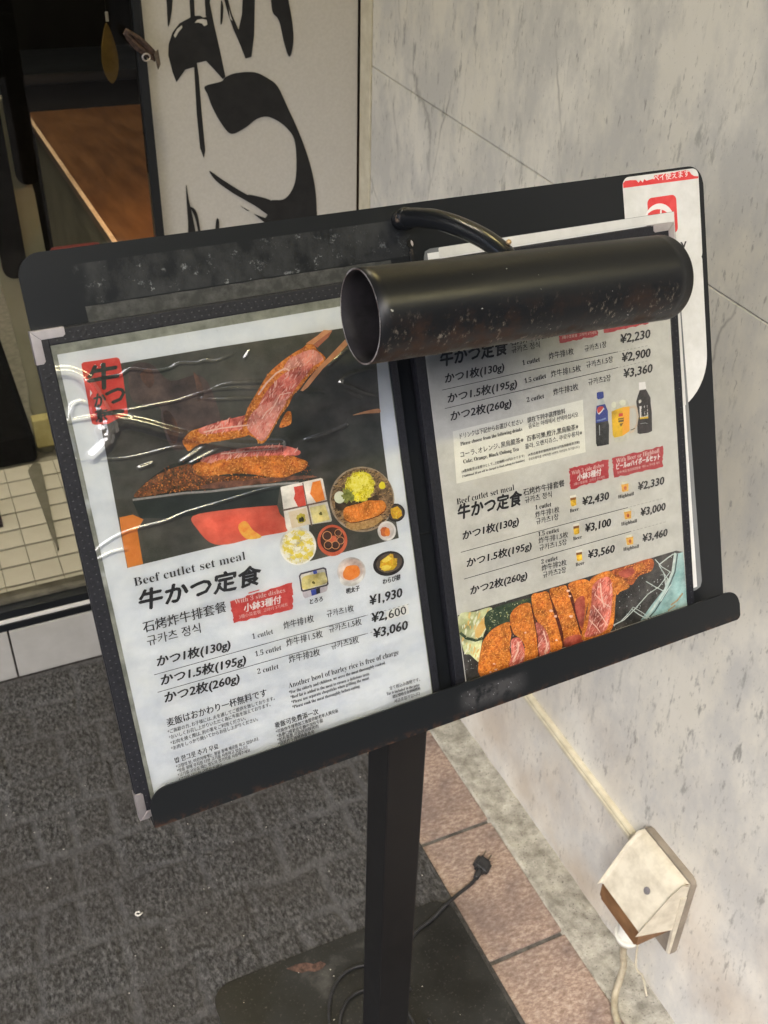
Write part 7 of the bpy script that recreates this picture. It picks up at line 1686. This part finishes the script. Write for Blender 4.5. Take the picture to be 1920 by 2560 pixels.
    for j in range(nl + 1):
        s = j / nl
        x = s * Ln_
        rr = rad
        ro, ri = [], []
        for k in range(nseg + 1):
            a = a0 + (a1 - a0) * k / nseg
            cx, sx = math.cos(a), math.sin(a)
            xx = x
            if j == nl:
                xx = x + 0.004 * max(0, sx) - 0.002
            ro.append(bm.verts.new((xx, cx * rr, sx * rr)))
            ri.append(bm.verts.new((xx, cx * (rr - th_), sx * (rr - th_))))
        O_.append(ro)
        I_.append(ri)
    def F(*v, mi=0):
        f_ = bm.faces.new(v)
        f_.smooth = True
        f_.material_index = mi
    s0, s1 = 57, 68                                  # slot cells (down and towards the pages)
    for j in range(nl):
        for k in range(nseg):
            if 6 <= j < nl - 3 and k in (0, 1, 2, 3, 4, nseg - 1, nseg - 2, nseg - 3):
                continue
            F(O_[j][k], O_[j][k + 1], O_[j + 1][k + 1], O_[j + 1][k])
            F(I_[j][k], I_[j + 1][k], I_[j + 1][k + 1], I_[j][k + 1], mi=2)
        for k in ((5, nseg - 3) if 6 <= j < nl - 3 else ()):
            bm.faces.new((O_[j][k], O_[j + 1][k], I_[j + 1][k], I_[j][k]))
    for k in range(nseg):
        for j in (0, nl):
            f = bm.faces.new((O_[j][k], O_[j][k + 1], I_[j][k + 1], I_[j][k]))
            f.material_index = 1
    me = bpy.data.meshes.new('lamp_shade')
    bmesh.ops.recalc_face_normals(bm, faces=bm.faces)
    bm.to_mesh(me)
    bm.free()
    me.materials.append(SHADE)
    me.materials.append(two('chipped_rim', (0.10, 0.075, 0.07), (0.42, 0.40, 0.40), 90, 6, 0.4, 0.42, 0.6, metal=0.3))
    me.materials.append(two('shade_inside', (0.010, 0.009, 0.010), (0.024, 0.022, 0.025), 60, 4, 0.55, spec=0.2))
    obj('lamp_shade', me, None, t, BF @ SM)
    bm = nb()
    tube(bm, [(0.02, 0.0, -0.003), (Ln_ - 0.02, 0.0, -0.003)], 0.0105, 16)
    obj('lamp_tube', bm, two('tube_glass', (0.30, 0.29, 0.30), (0.4, 0.39, 0.4), 30, rough=0.3), t, BF @ SM)
    # stickers on the board
    def sheet(nm, pts, w, mat, parent, label=None):
        bm = nb()
        prism(bm, S(pts), w * mm, (w + 0.12) * mm)
        return obj(nm, bm, mat, parent, BF, label=label)
    STW = m_paper('sticker_white', (0.62, 0.62, 0.60), (0.72, 0.72, 0.71))
    sheet('sticker', rrect(380, 492.6, 171, 289, 40, 12, (4, 42, 4, 4)), -7.9, STW, t, 'large blank white sticker with a rounded lower corner')
    st = sheet('sticker', rrect(421, 492.8, 285, 353.6, 6, 8), -7.7, STW, t, 'white payment sticker with a torn red top band and a red emblem')
    rnd = random.Random(8)
    top = [(421.6, 352)] + []
    band = [(421.4, 346.3), (492.4, 345.9), (492.5, 347.4), (488.5, 347.9), (485.8, 349.5), (483.5, 352.3), (480.5, 352.9), (470, 352.7), (459.5, 352.4), (450.5, 352.2), (450, 350.0), (445.6, 349.6), (443, 349.2), (441, 350.6), (439.5, 348.3), (437.5, 350.2), (435.6, 348.6), (433.5, 350.7), (430.5, 350.9), (428, 351.2), (423.5, 351.1), (421.4, 349.6)]
    bm = nb()
    prism(bm, S(band), -7.56 * mm, -7.50 * mm)
    obj('red_band', bm, ink('pay_red'), st, BF)
    bm = nb()
    prism(bm, S(rrect(442.5, 470.0, 308.5, 336.6, 4.2, 6)), -7.56 * mm, -7.50 * mm)
    obj('emblem', bm, ink('pay_red'), st, BF)
    arc = []
    for k in range(16):
        a = R(150 - 135 * k / 15)
        arc.append((452.5 + 15.2 * math.cos(a) * 0.95, 318 + 13.8 * math.sin(a)))
    arc2 = []
    for k in range(16):
        a = R(150 - 135 * k / 15)
        arc2.append((450.5 + 15.2 * math.cos(a) * 0.95, 315.2 + 12.6 * math.sin(a)))
    bm = nb()
    prism(bm, S(arc + arc2[::-1]), -7.45 * mm, -7.40 * mm)
    prism(bm, S([(454.0, 327.0), (455.6, 327.2), (453.4, 309), (451.4, 309)]), -7.39 * mm, -7.36 * mm)
    obj('emblem_mark', bm, ink('white'), st, BF)
    return t, st
stand, pay_sticker = make_stand()

# ------------------------------------------------------------------ lettering
SERIF = {}
for i, c in enumerate('ABCDEFGHIJKLMNOPQRSTUVWXYZ'):
    SERIF[c] = chr(0x1D400 + i)
for i, c in enumerate('abcdefghijklmnopqrstuvwxyz'):
    SERIF[c] = chr(0x1D41A + i)
for i, c in enumerate('0123456789'):
    SERIF[c] = chr(0x1D7CE + i)

_tc = bpy.data.curves.new('writing', 'FONT')
_to = bpy.data.objects.new('writing', _tc)
C.objects.link(_to)
def text_mesh(s, em, width, style):
    """verts and faces of a line, metres, baseline at the origin; scaled to the given width"""
    body = ''.join(SERIF.get(c, c) for c in s) if style == 's' else s
    _tc.body = body
    _tc.size = 1.0
    _tc.resolution_u = 2
    _tc.offset = -0.007 if style == 's' else 0.0
    _tc.shear = 0.14 if style in 'Bb' else 0.0
    dg = bpy.context.evaluated_depsgraph_get()
    ob = _to.evaluated_get(dg)
    me = ob.to_mesh()
    vs = [v.co.copy() for v in me.vertices]
    fs = [tuple(p.vertices) for p in me.polygons]
    ob.to_mesh_clear()
    x0 = min(v.x for v in vs)
    x1 = max(v.x for v in vs)
    # the built-in face renders CJK glyphs at about 1 em
    sx = width / (x1 - x0)
    sy = em * (1.08 if em < 0.0071 else 1.0)
    copies = {'r': [(0, 0), (0.012, 0.0)], 's': [(0, 0), (0.022, 0.0)] if em < 0.0048 else [(0, 0)], 'm': [(0, 0), (0.028, 0.0)], 'b': [(0, 0), (0.035, 0.01), (0.07, 0.0), (0.035, -0.03)],
              'B': [(0, 0), (0.035, 0.0), (0.075, 0.01), (0.04, -0.035), (0.04, 0.035)]}[style]
    V, Fc = [], []
    for q, (ax, ay) in enumerate(copies):
        b0 = len(V)
        V += [((v.x - x0) * sx + ax * em, v.y * sy + ay * em, q * 0.000006) for v in vs]
        Fc += [tuple(i + b0 for i in f) for f in fs]
    return V, Fc

def write(parent, s, u, v, du, dv, em, style, col, w, frame):
    ln = math.hypot(du, dv)
    V, Fc = text_mesh(s, em * mm, ln * mm, style)
    me = bpy.data.meshes.new('lettering')
    me.from_pydata(V, [], Fc)
    me.materials.append(ink(col))
    a = math.atan2(dv, du)
    M_ = frame @ Matrix.Translation((u * mm, v * mm, w * mm)) @ Matrix.Rotation(a, 4, 'Z')
    return obj('lettering', me, None, parent, M_)

write(pay_sticker, 'ペイ使えます', 449.5, 348.4, 34, 0.2, 5.0, 'm', 'white', -7.44, BF)
write(pay_sticker, 'PayPay', 441.5, 295.5, 36.0, 0.4, 11.5, 'm', 'sticker_text', -7.5, BF)

# ------------------------------------------------------------------ menu books
# printed grains: (inks, size mm, per square mm, length ratio, direction)
FLECK = {
 'crust': (('crumb_light', 'crumb_dark', 'crumb_light', 'crumb_mid', 'crumb_mid', 'crumb_light'), 0.42, 0.55, 1.7, None),
 'crust_dark': (('crumb_light', 'crumb_dark', 'crumb_mid', 'crumb_mid'), 0.45, 0.5, 1.6, None),
 'crust_orange': (('crumb_light', 'crumb_mid'), 0.35, 0.7, 1.6, None),
 'crust_brown': (('crumb_dark', 'crumb_mid', 'black_soft'), 0.4, 0.8, 1.5, None),
 'meat': (('fat_soft', 'meat_dark', 'meat_pale'), 0.40, 0.35, 5.0, 55),
 'meat_pale': (('fat_soft', 'meat'), 0.35, 0.30, 4.0, 55),
 'cabbage_yellow': (('cabbage_light', 'cabbage_light', 'cabbage_shade'), 0.22, 1.6, 7.0, None),
 'rice': (('rice_white', 'rice_yellow'), 0.35, 1.2, 1.8, None),
 'plate_wood': (('plate_dark', 'plate_gold'), 0.3, 0.5, 3.5, 10),
 'grill_dark': (('steel_dark', 'steel'), 0.28, 0.05, 2.0, None),
 'dark_green': (('salad', 'parsley'), 0.4, 0.15, 2.0, None),
 'salad': (('salad_pale', 'salad_yellow'), 0.9, 0.08, 3.0, 70),
 'dark_stone': (('crumb_dark', 'black_soft'), 0.3, 0.25, 2.0, None),
 'yellow_food': (('yellow_light', 'crumb_mid'), 0.3, 0.6, 1.5, None),
}
def make_print(parent, name, items, w, frame):
    mats = []
    verts, faces, mi = [], [], []
    for q, (mk, sm, pts) in enumerate(items):
        if mk not in mats:
            mats.append(mk)
        if sm:
            pts = [(p[0], p[1]) for p in catmull([(x, y, 0) for x, y in pts], 4, True)]
        b0 = len(verts)
        verts += [(x * mm, y * mm, (w + q * 0.007) * mm) for x, y in pts]
        faces.append(tuple(range(b0, len(verts))))
        mi.append(mats.index(mk))
    # crumbs, fibres and grains of the printed food
    rnd = random.Random(len(items) * 7 + 1)
    q = len(items)
    for (qi, (mk, sm, pts)) in enumerate(items):
        if mk not in FLECK:
            continue
        xs = [p[0] for p in pts]
        ys = [p[1] for p in pts]
        area = abs(sum(pts[i - 1][0] * pts[i][1] - pts[i][0] * pts[i - 1][1] for i in range(len(pts)))) / 2
        kinds, size, dens, asp, ang = FLECK[mk]
        done = 0
        for _ in range(int(area * dens * 4)):
            if done >= area * dens:
                break
            x, y = rnd.uniform(min(xs), max(xs)), rnd.uniform(min(ys), max(ys))
            inside = False
            for i in range(len(pts)):
                (xa, ya), (xb, yb) = pts[i - 1], pts[i]
                if (ya > y) != (yb > y) and x < (xb - xa) * (y - ya) / (yb - ya) + xa:
                    inside = not inside
            if not inside:
                continue
            done += 1
            fk = rnd.choice(kinds)
            if fk not in mats:
                mats.append(fk)
            a = R(ang) + rnd.uniform(-0.5, 0.5) if ang is not None else rnd.uniform(0, 6.28)
            sz = size * rnd.uniform(0.4, 1.3)
            z_ = (w + (qi + 0.25 + rnd.random() * 0.6) * 0.007) * mm
            b0 = len(verts)
            for k_ in range(5):
                t_ = a + 2 * math.pi * k_ / 5
                dx, dy = sz * math.cos(t_ - a) * asp * rnd.uniform(.7, 1.2), sz * math.sin(t_ - a) * rnd.uniform(.7, 1.2)
                verts.append(((x + dx * math.cos(a) - dy * math.sin(a)) * mm, (y + dx * math.sin(a) + dy * math.cos(a)) * mm, z_))
            faces.append(tuple(range(b0, b0 + 5)))
            mi.append(mats.index(fk))
    me = bpy.data.meshes.new(name)
    me.from_pydata(verts, [], faces)
    for mk in mats:
        me.materials.append(ink(mk))
    me.polygons.foreach_set('material_index', mi)
    # make every print face its reader
    flip = [p for p in me.polygons if p.normal.z < 0]
    for p in flip:
        p.flip()
    return obj(name, me, None, parent, frame)

def film(parent, u0, u1, v0, v1, w, creases, mat, wav, seed, frame, st=1.1):
    nx, ny = int((u1 - u0) / st), int((v1 - v0) / st)
    segs = []
    for pts, h, wd in creases:
        P = catmull([(x, y, 0) for x, y in pts], 3)
        tot = sum((b_ - a).length for a, b_ in zip(P, P[1:])) or 1
        acc = 0
        for a, b_ in zip(P, P[1:]):
            l = (b_ - a).length
            if l < 1e-4:
                continue
            mid = (acc + l / 2) / tot
            mv = abs(b_.x - a.x) / l
            G = 0.34 + (260 - a.y) * 0.0011
            need = G * wd / (0.858 * max(0.5, mv))
            fade = (0.45 + 0.55 * math.sin(math.pi * min(1, max(0, mid))) ** 0.4)
            segs.append((a.x, a.y, b_.x, b_.y, need * (h if wd >= 1.8 else h * fade), wd))
            acc += l
    H = [[0.0] * (nx + 1) for _ in range(ny + 1)]
    for ax, ay, bx, by, h, wd in segs:
        rr = wd * 2.4
        i0 = max(0, int((min(ax, bx) - rr - u0) / st)); i1 = min(nx, int((max(ax, bx) + rr - u0) / st) + 1)
        j0 = max(0, int((min(ay, by) - rr - v0) / st)); j1 = min(ny, int((max(ay, by) + rr - v0) / st) + 1)
        L2 = (bx - ax) ** 2 + (by - ay) ** 2
        for j in range(j0, j1 + 1):
            y = v0 + (v1 - v0) * j / ny
            for i in range(i0, i1 + 1):
                x = u0 + (u1 - u0) * i / nx
                t_ = max(0, min(1, ((x - ax) * (bx - ax) + (y - ay) * (by - ay)) / L2))
                d2 = (x - ax - t_ * (bx - ax)) ** 2 + (y - ay - t_ * (by - ay)) ** 2
                g = h * math.exp(-d2 / (wd * wd))
                if g > H[j][i]:
                    H[j][i] = g
    verts, faces = [], []
    for j in range(ny + 1):
        y = v0 + (v1 - v0) * j / ny
        for i in range(nx + 1):
            x = u0 + (u1 - u0) * i / nx
            e = min(1, min(i, nx - i, j, ny - j) / 5)
            z = w + H[j][i] + e * wav * (noise.noise(Vector((x * 0.020 + seed, y * 0.035, 0))) + 0.35 * noise.noise(Vector((x * 0.06, y * 0.11 + seed, 3))))
            verts.append((x * mm, y * mm, max(z, w * 0.6) * mm))
    ww = nx + 1
    for j in range(ny):
        for i in range(nx):
            a = j * ww + i
            faces.append((a, a + 1, a + ww + 1, a + ww))
    me = bpy.data.meshes.new('plastic_film')
    me.from_pydata(verts, [], faces)
    me.materials.append(mat)
    for p in me.polygons:
        p.use_smooth = True
    return obj('plastic_film', me, None, parent, frame)

def menu_book(u0, u1, v1, pu0, pu1, pv1, label, paper, clips, left, frame):
    t = empty('menu_book', frame @ Matrix.Translation((u0 * mm, -8 * mm, 0)), label, 'menu', 'menu books on the stand ledge')
    bm = nb()
    prism(bm, S(rrect(u0, u1, -8.0, v1, 1.5, 4)), -6.3 * mm, -0.9 * mm, bev=0.0005)
    obj('cover', bm, LEATHER, t, frame)
    # raised border
    bl, br, bt = (pu0 - u0), (u1 - pu1), (v1 - pv1)
    for (a, b_, c_, d) in ((u0 + 0.4, pu0, -7.5, v1 - 0.4), (pu1, u1 - 0.4, -7.5, v1 - 0.4), (pu0 + 0.1, pu1 - 0.1, pv1, v1 - 0.4)):
        bm = nb()
        box(bm, a * mm, b_ * mm, c_ * mm, d * mm, -0.88 * mm, 0.75 * mm, 0.0005)
        obj('border', bm, LEATHER, t, frame)
    # stitching
    rnd = random.Random(int(u0) + 40)
    me_bm = nb()
    def stitch(x, y):
        box(me_bm, (x - 0.45) * mm, (x + 0.45) * mm, (y - 0.3) * mm, (y + 0.3) * mm, 0.72 * mm, 0.86 * mm)
    if left:
        for k in range(60):
            stitch(u0 + 3.0 + rnd.uniform(-.3, .3), -5 + 5.0 * k)
            stitch(u0 + 6.6 + rnd.uniform(-.3, .3), -3 + 5.0 * k)
        for k in range(44):
            stitch(u0 + 22 + 4.6 * k, v1 - 3.2 + rnd.uniform(-.25, .25))
            stitch(u0 + 14 + 4.6 * k, v1 - 6.6 + rnd.uniform(-.25, .25))
    else:
        for k in range(60):
            stitch(u1 - 3.2 + rnd.uniform(-.3, .3), -4 + 5.0 * k)
    o = obj('stitching', me_bm, two('grey_thread', (0.03, 0.03, 0.036), (0.085, 0.085, 0.095), 300), t, frame)
    # metal corner clips
    for (cx, cy, sx, sy) in clips:
        for hv in (0, 1):
            bm = nb()
            Lg, W = 19.5, 5.6
            if hv == 0:
                pts = [(0, 0), (Lg, 0), (Lg, -W + 1.2), (Lg - 1.4, -W), (W, -W)]
            else:
                pts = [(0, -0.25), (W - 0.15, -W - 0.1), (W - 0.15, -Lg + 1.4), (W - 1.5, -Lg), (0, -Lg)]
            prism(bm, S([(cx + sx * a, cy + sy * b_) for a, b_ in pts]), -7.0 * mm, 1.35 * mm, bev=0.0004)
            obj('corner_clip', bm, NICKEL, t, frame)
    # page
    bm = nb()
    return t

def page_sheet(t, pts, mat, frame, w0=-0.35, w1=0.0):
    bm = nb()
    prism(bm, S(pts), w0 * mm, w1 * mm)
    return obj('page', bm, mat, t, frame)

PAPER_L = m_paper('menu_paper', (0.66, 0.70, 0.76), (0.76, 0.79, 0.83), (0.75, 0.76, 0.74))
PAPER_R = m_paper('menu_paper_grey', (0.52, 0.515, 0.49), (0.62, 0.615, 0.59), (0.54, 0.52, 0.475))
FILM_L = m_film('clear_film', 0.01, 0.13, 2.6)
FILM_R = m_film('matt_film', 0.0, 0.22)

bookL = menu_book(-12.0, 217.0, 312.0, -2.7, 211.0, 302.8, 'left black menu book showing the beef cutlet photo page with creased clear film', PAPER_L, [(-12.4, 312.4, 1, 1), (-12.4, -9.4, 1, -1)], True, BF)
pageL = page_sheet(bookL, rrect(0.2, 210, -6, 297, 0.5), PAPER_L, BF)
bm = nb()
prism(bm, S(rrect(-2.5, 210.8, -7, 302.6, 0.5)), -0.85 * mm, -0.45 * mm)
obj('sleeve_backing', bm, two('clear_sleeve_edge', (0.20, 0.21, 0.18), (0.42, 0.43, 0.38), 60, 5, 0.15, bmp=0.0005), bookL, BF)
for i, (nm, items) in enumerate(PICTURES_LEFT):
    make_print(pageL, nm, items, 0.05 + (0.13 if nm not in ('photo_print',) else 0), BF)
for (s, u, v, du, dv, em, st, col) in TEXT_LEFT:
    write(pageL, s, u, v, du, dv, em, st, col, 0.46, BF)
film(bookL, -2.6, 210.9, -6.9, 302.7, 0.9, FILM_CREASES, FILM_L, 0.55, 3.0, BF, 0.62)

bookR = menu_book(229.8, 458.8, 316.8, 238.4, 451.6, 309.0, 'right black menu book showing the drink set price page beside the marble wall', PAPER_R, [(459.2, 317.2, -1, 1)], False, BF)
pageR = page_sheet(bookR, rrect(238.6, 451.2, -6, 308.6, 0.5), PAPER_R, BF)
for i, (nm, items) in enumerate(PICTURES_RIGHT):
    make_print(pageR, nm, items, 0.05 + (0.14 if nm not in ('food_photo_print', 'drink_note_card') else 0), BF)
for (s, u, v, du, dv, em, st, col) in TEXT_RIGHT:
    write(pageR, s, u, v, du, dv, em, st, col, 0.46, BF)
film(bookR, 238.5, 451.4, -6.9, 308.8, 0.8, [], FILM_R, 0.7, 9.0, BF, 3.0)
bpy.data.objects.remove(_to)

# clear sleeve with a white sheet behind the right book
def make_sleeve():
    t = empty('document_sleeve', BF @ Matrix.Translation((360 * mm, 17 * mm, -7 * mm)), 'clear plastic sleeve holding a white sheet behind the right menu book', 'sleeve')
    bm = nb()
    prism(bm, S([(256, 16.8), (468, 16.8), (472.5, 18.6), (474.3, 23), (466.8, 324.4), (256, 324.4), (252, 323), (250.5, 319), (250.5, 22)]), -7.35 * mm, -7.2 * mm)
    obj('sleeve', bm, two('sleeve_plastic', (0.15, 0.16, 0.17), (0.22, 0.23, 0.24), 12, 3, 0.12), t, BF)
    bm = nb()
    prism(bm, S([(253.5, 19.5), (468.9, 19.5), (465.2, 321.5), (253.5, 321.5)]), -7.1 * mm, -6.95 * mm)
    obj('paper', bm, m_paper('white_sheet', (0.70, 0.71, 0.71), (0.78, 0.79, 0.79)), t, BF)
    bm = nb()
    prism(bm, S([(460.4, 175), (467.4, 175), (466.2, 324.2), (459.6, 324.2)]), -6.9 * mm, -6.45 * mm)
    prism(bm, S(rrect(262, 466.2, 317.6, 324.2, 1)), -6.42 * mm, -6.38 * mm)
    obj('folded_edge', bm, m_paper('white_fold', (0.60, 0.60, 0.585), (0.68, 0.68, 0.67)), t, BF)
make_sleeve()

# ------------------------------------------------------------------ lamp lead and plug
def make_lead():
    t = empty('power_lead', (0.45, 0.78, 0.0145), 'black power lead with a two-pin plug coming off the base plate onto the tiles', 'power cable')
    bm = nb()
    p = [(0.30, 0.62, 0.017), (0.36, 0.70, 0.017), (0.43, 0.785, 0.017), (0.46, 0.812, 0.017), (0.497, 0.824, 0.017), (0.530, 0.838, 0.018), (0.560, 0.850, 0.013), (0.585, 0.860, 0.008), (0.597, 0.866, 0.008)]
    tube(bm, catmull(p, 8), 0.0030, 10)
    obj('lead', bm, RUBBER, t)
    d = Vector((0.78, 0.62, 0)).normalized()
    c = Vector((0.597, 0.866, 0.0085))
    bm = nb()
    tube(bm, [c + d * s for s in (0, 0.004, 0.008, 0.014, 0.019)], lambda s: 0.0042 + 0.0022 * s, 12)
    obj('strain_relief', bm, RUBBER, t)
    bm = nb()
    bmesh.ops.create_cube(bm, size=1.0)
    bmesh.ops.bevel(bm, geom=list(bm.edges), offset=0.18, segments=3, affect='EDGES')
    rot = Matrix.Rotation(math.atan2(d.y, d.x), 4, 'Z')
    mtx = Matrix.Translation(c + d * 0.028 + Vector((0, 0, 0.001))) @ rot @ Matrix.Rotation(R(25), 4, 'X') @ Matrix.Diagonal((0.025, 0.027, 0.015, 1))
    bmesh.ops.transform(bm, matrix=mtx, verts=bm.verts)
    obj('plug', bm, RUBBER, t, smooth=False)
    for s in (-1, 1):
        bm = nb()
        bmesh.ops.create_cube(bm, size=1.0)
        mtx = Matrix.Translation(c + d * 0.028 + Vector((0, 0, 0.001))) @ rot @ Matrix.Rotation(R(25), 4, 'X') @ Matrix.Translation((0.018, 0.0055 * s, 0)) @ Matrix.Diagonal((0.016, 0.0013, 0.0058, 1))
        bmesh.ops.transform(bm, matrix=mtx, verts=bm.verts)
        obj('pin', bm, two('dull_brass', (0.10, 0.08, 0.06), (0.18, 0.15, 0.11), 90, metal=0.6), t)
    # slack loops round the foot of the post
    for (c0, r0, r1, s0, lab) in (((0.352, 0.700), 0.068, 0.098, 20, 'outer slack loop of thin black lead on the base plate behind the post'), ((0.345, 0.690), 0.052, 0.070, -30, 'inner slack loop of thin black lead on the base plate around the post')):
        bm = nb()
        pts = []
        for k in range(26):
            a = R(s0 + 330 * k / 25)
            pts.append((c0[0] + r0 * math.cos(a), c0[1] + r1 * math.sin(a), 0.0166 + 0.003 * (k % 13) / 13))
        tube(bm, catmull(pts, 3), 0.0021, 8)
        tag(obj('lead_loop', bm, RUBBER), lab, 'cable', 'slack loops of black lead')
make_lead()

# ------------------------------------------------------------------ lit tube under the overhead slab
def make_tube_light():
    t = empty('strip_light', (-0.1, -0.60, 2.549), 'warm white strip light fixed under the added overhead slab', 'light')
    bm = nb()
    box(bm, -0.35, 1.95, -0.675, -0.525, 2.4985, 2.549, 0.004)
    obj('housing', bm, CREAM_PLASTIC, t)
    bm = nb()
    box(bm, -0.32, 1.92, -0.637, -0.563, 2.48, 2.498, 0.004)
    obj('diffuser', bm, m_emit('tube_glow', (1.0, 0.88, 0.46), 13.0), t)
make_tube_light()

def ceiling_lamp(x, y, z, s, col, power, label):
    t = empty('ceiling_light', (x, y, z), label, 'light')
    bm = nb()
    box(bm, x - s, x + s, y - s, y + s, z - 0.022, z - 0.0005, 0.003)
    obj('frame', bm, CREAM_PLASTIC, t)
    bm = nb()
    box(bm, x - s + 0.01, x + s - 0.01, y - s + 0.01, y + s - 0.01, z - 0.030, z - 0.0225, 0.003)
    obj('diffuser', bm, m_emit('ceiling_glow', col, power), t)
ceiling_lamp(-0.15, 2.25, 2.999, 0.22, (1.0, 0.92, 0.74), 26.0, 'square warm ceiling light added inside the shop to brighten the cream tiles')  # unseen lamp, added to brighten the tiles behind the glass
ceiling_lamp(0.30, 1.28, 2.549, 0.07, (1.0, 0.80, 0.34), 60.0, 'small warm ceiling light under the added overhead slab before the calligraphy sign')
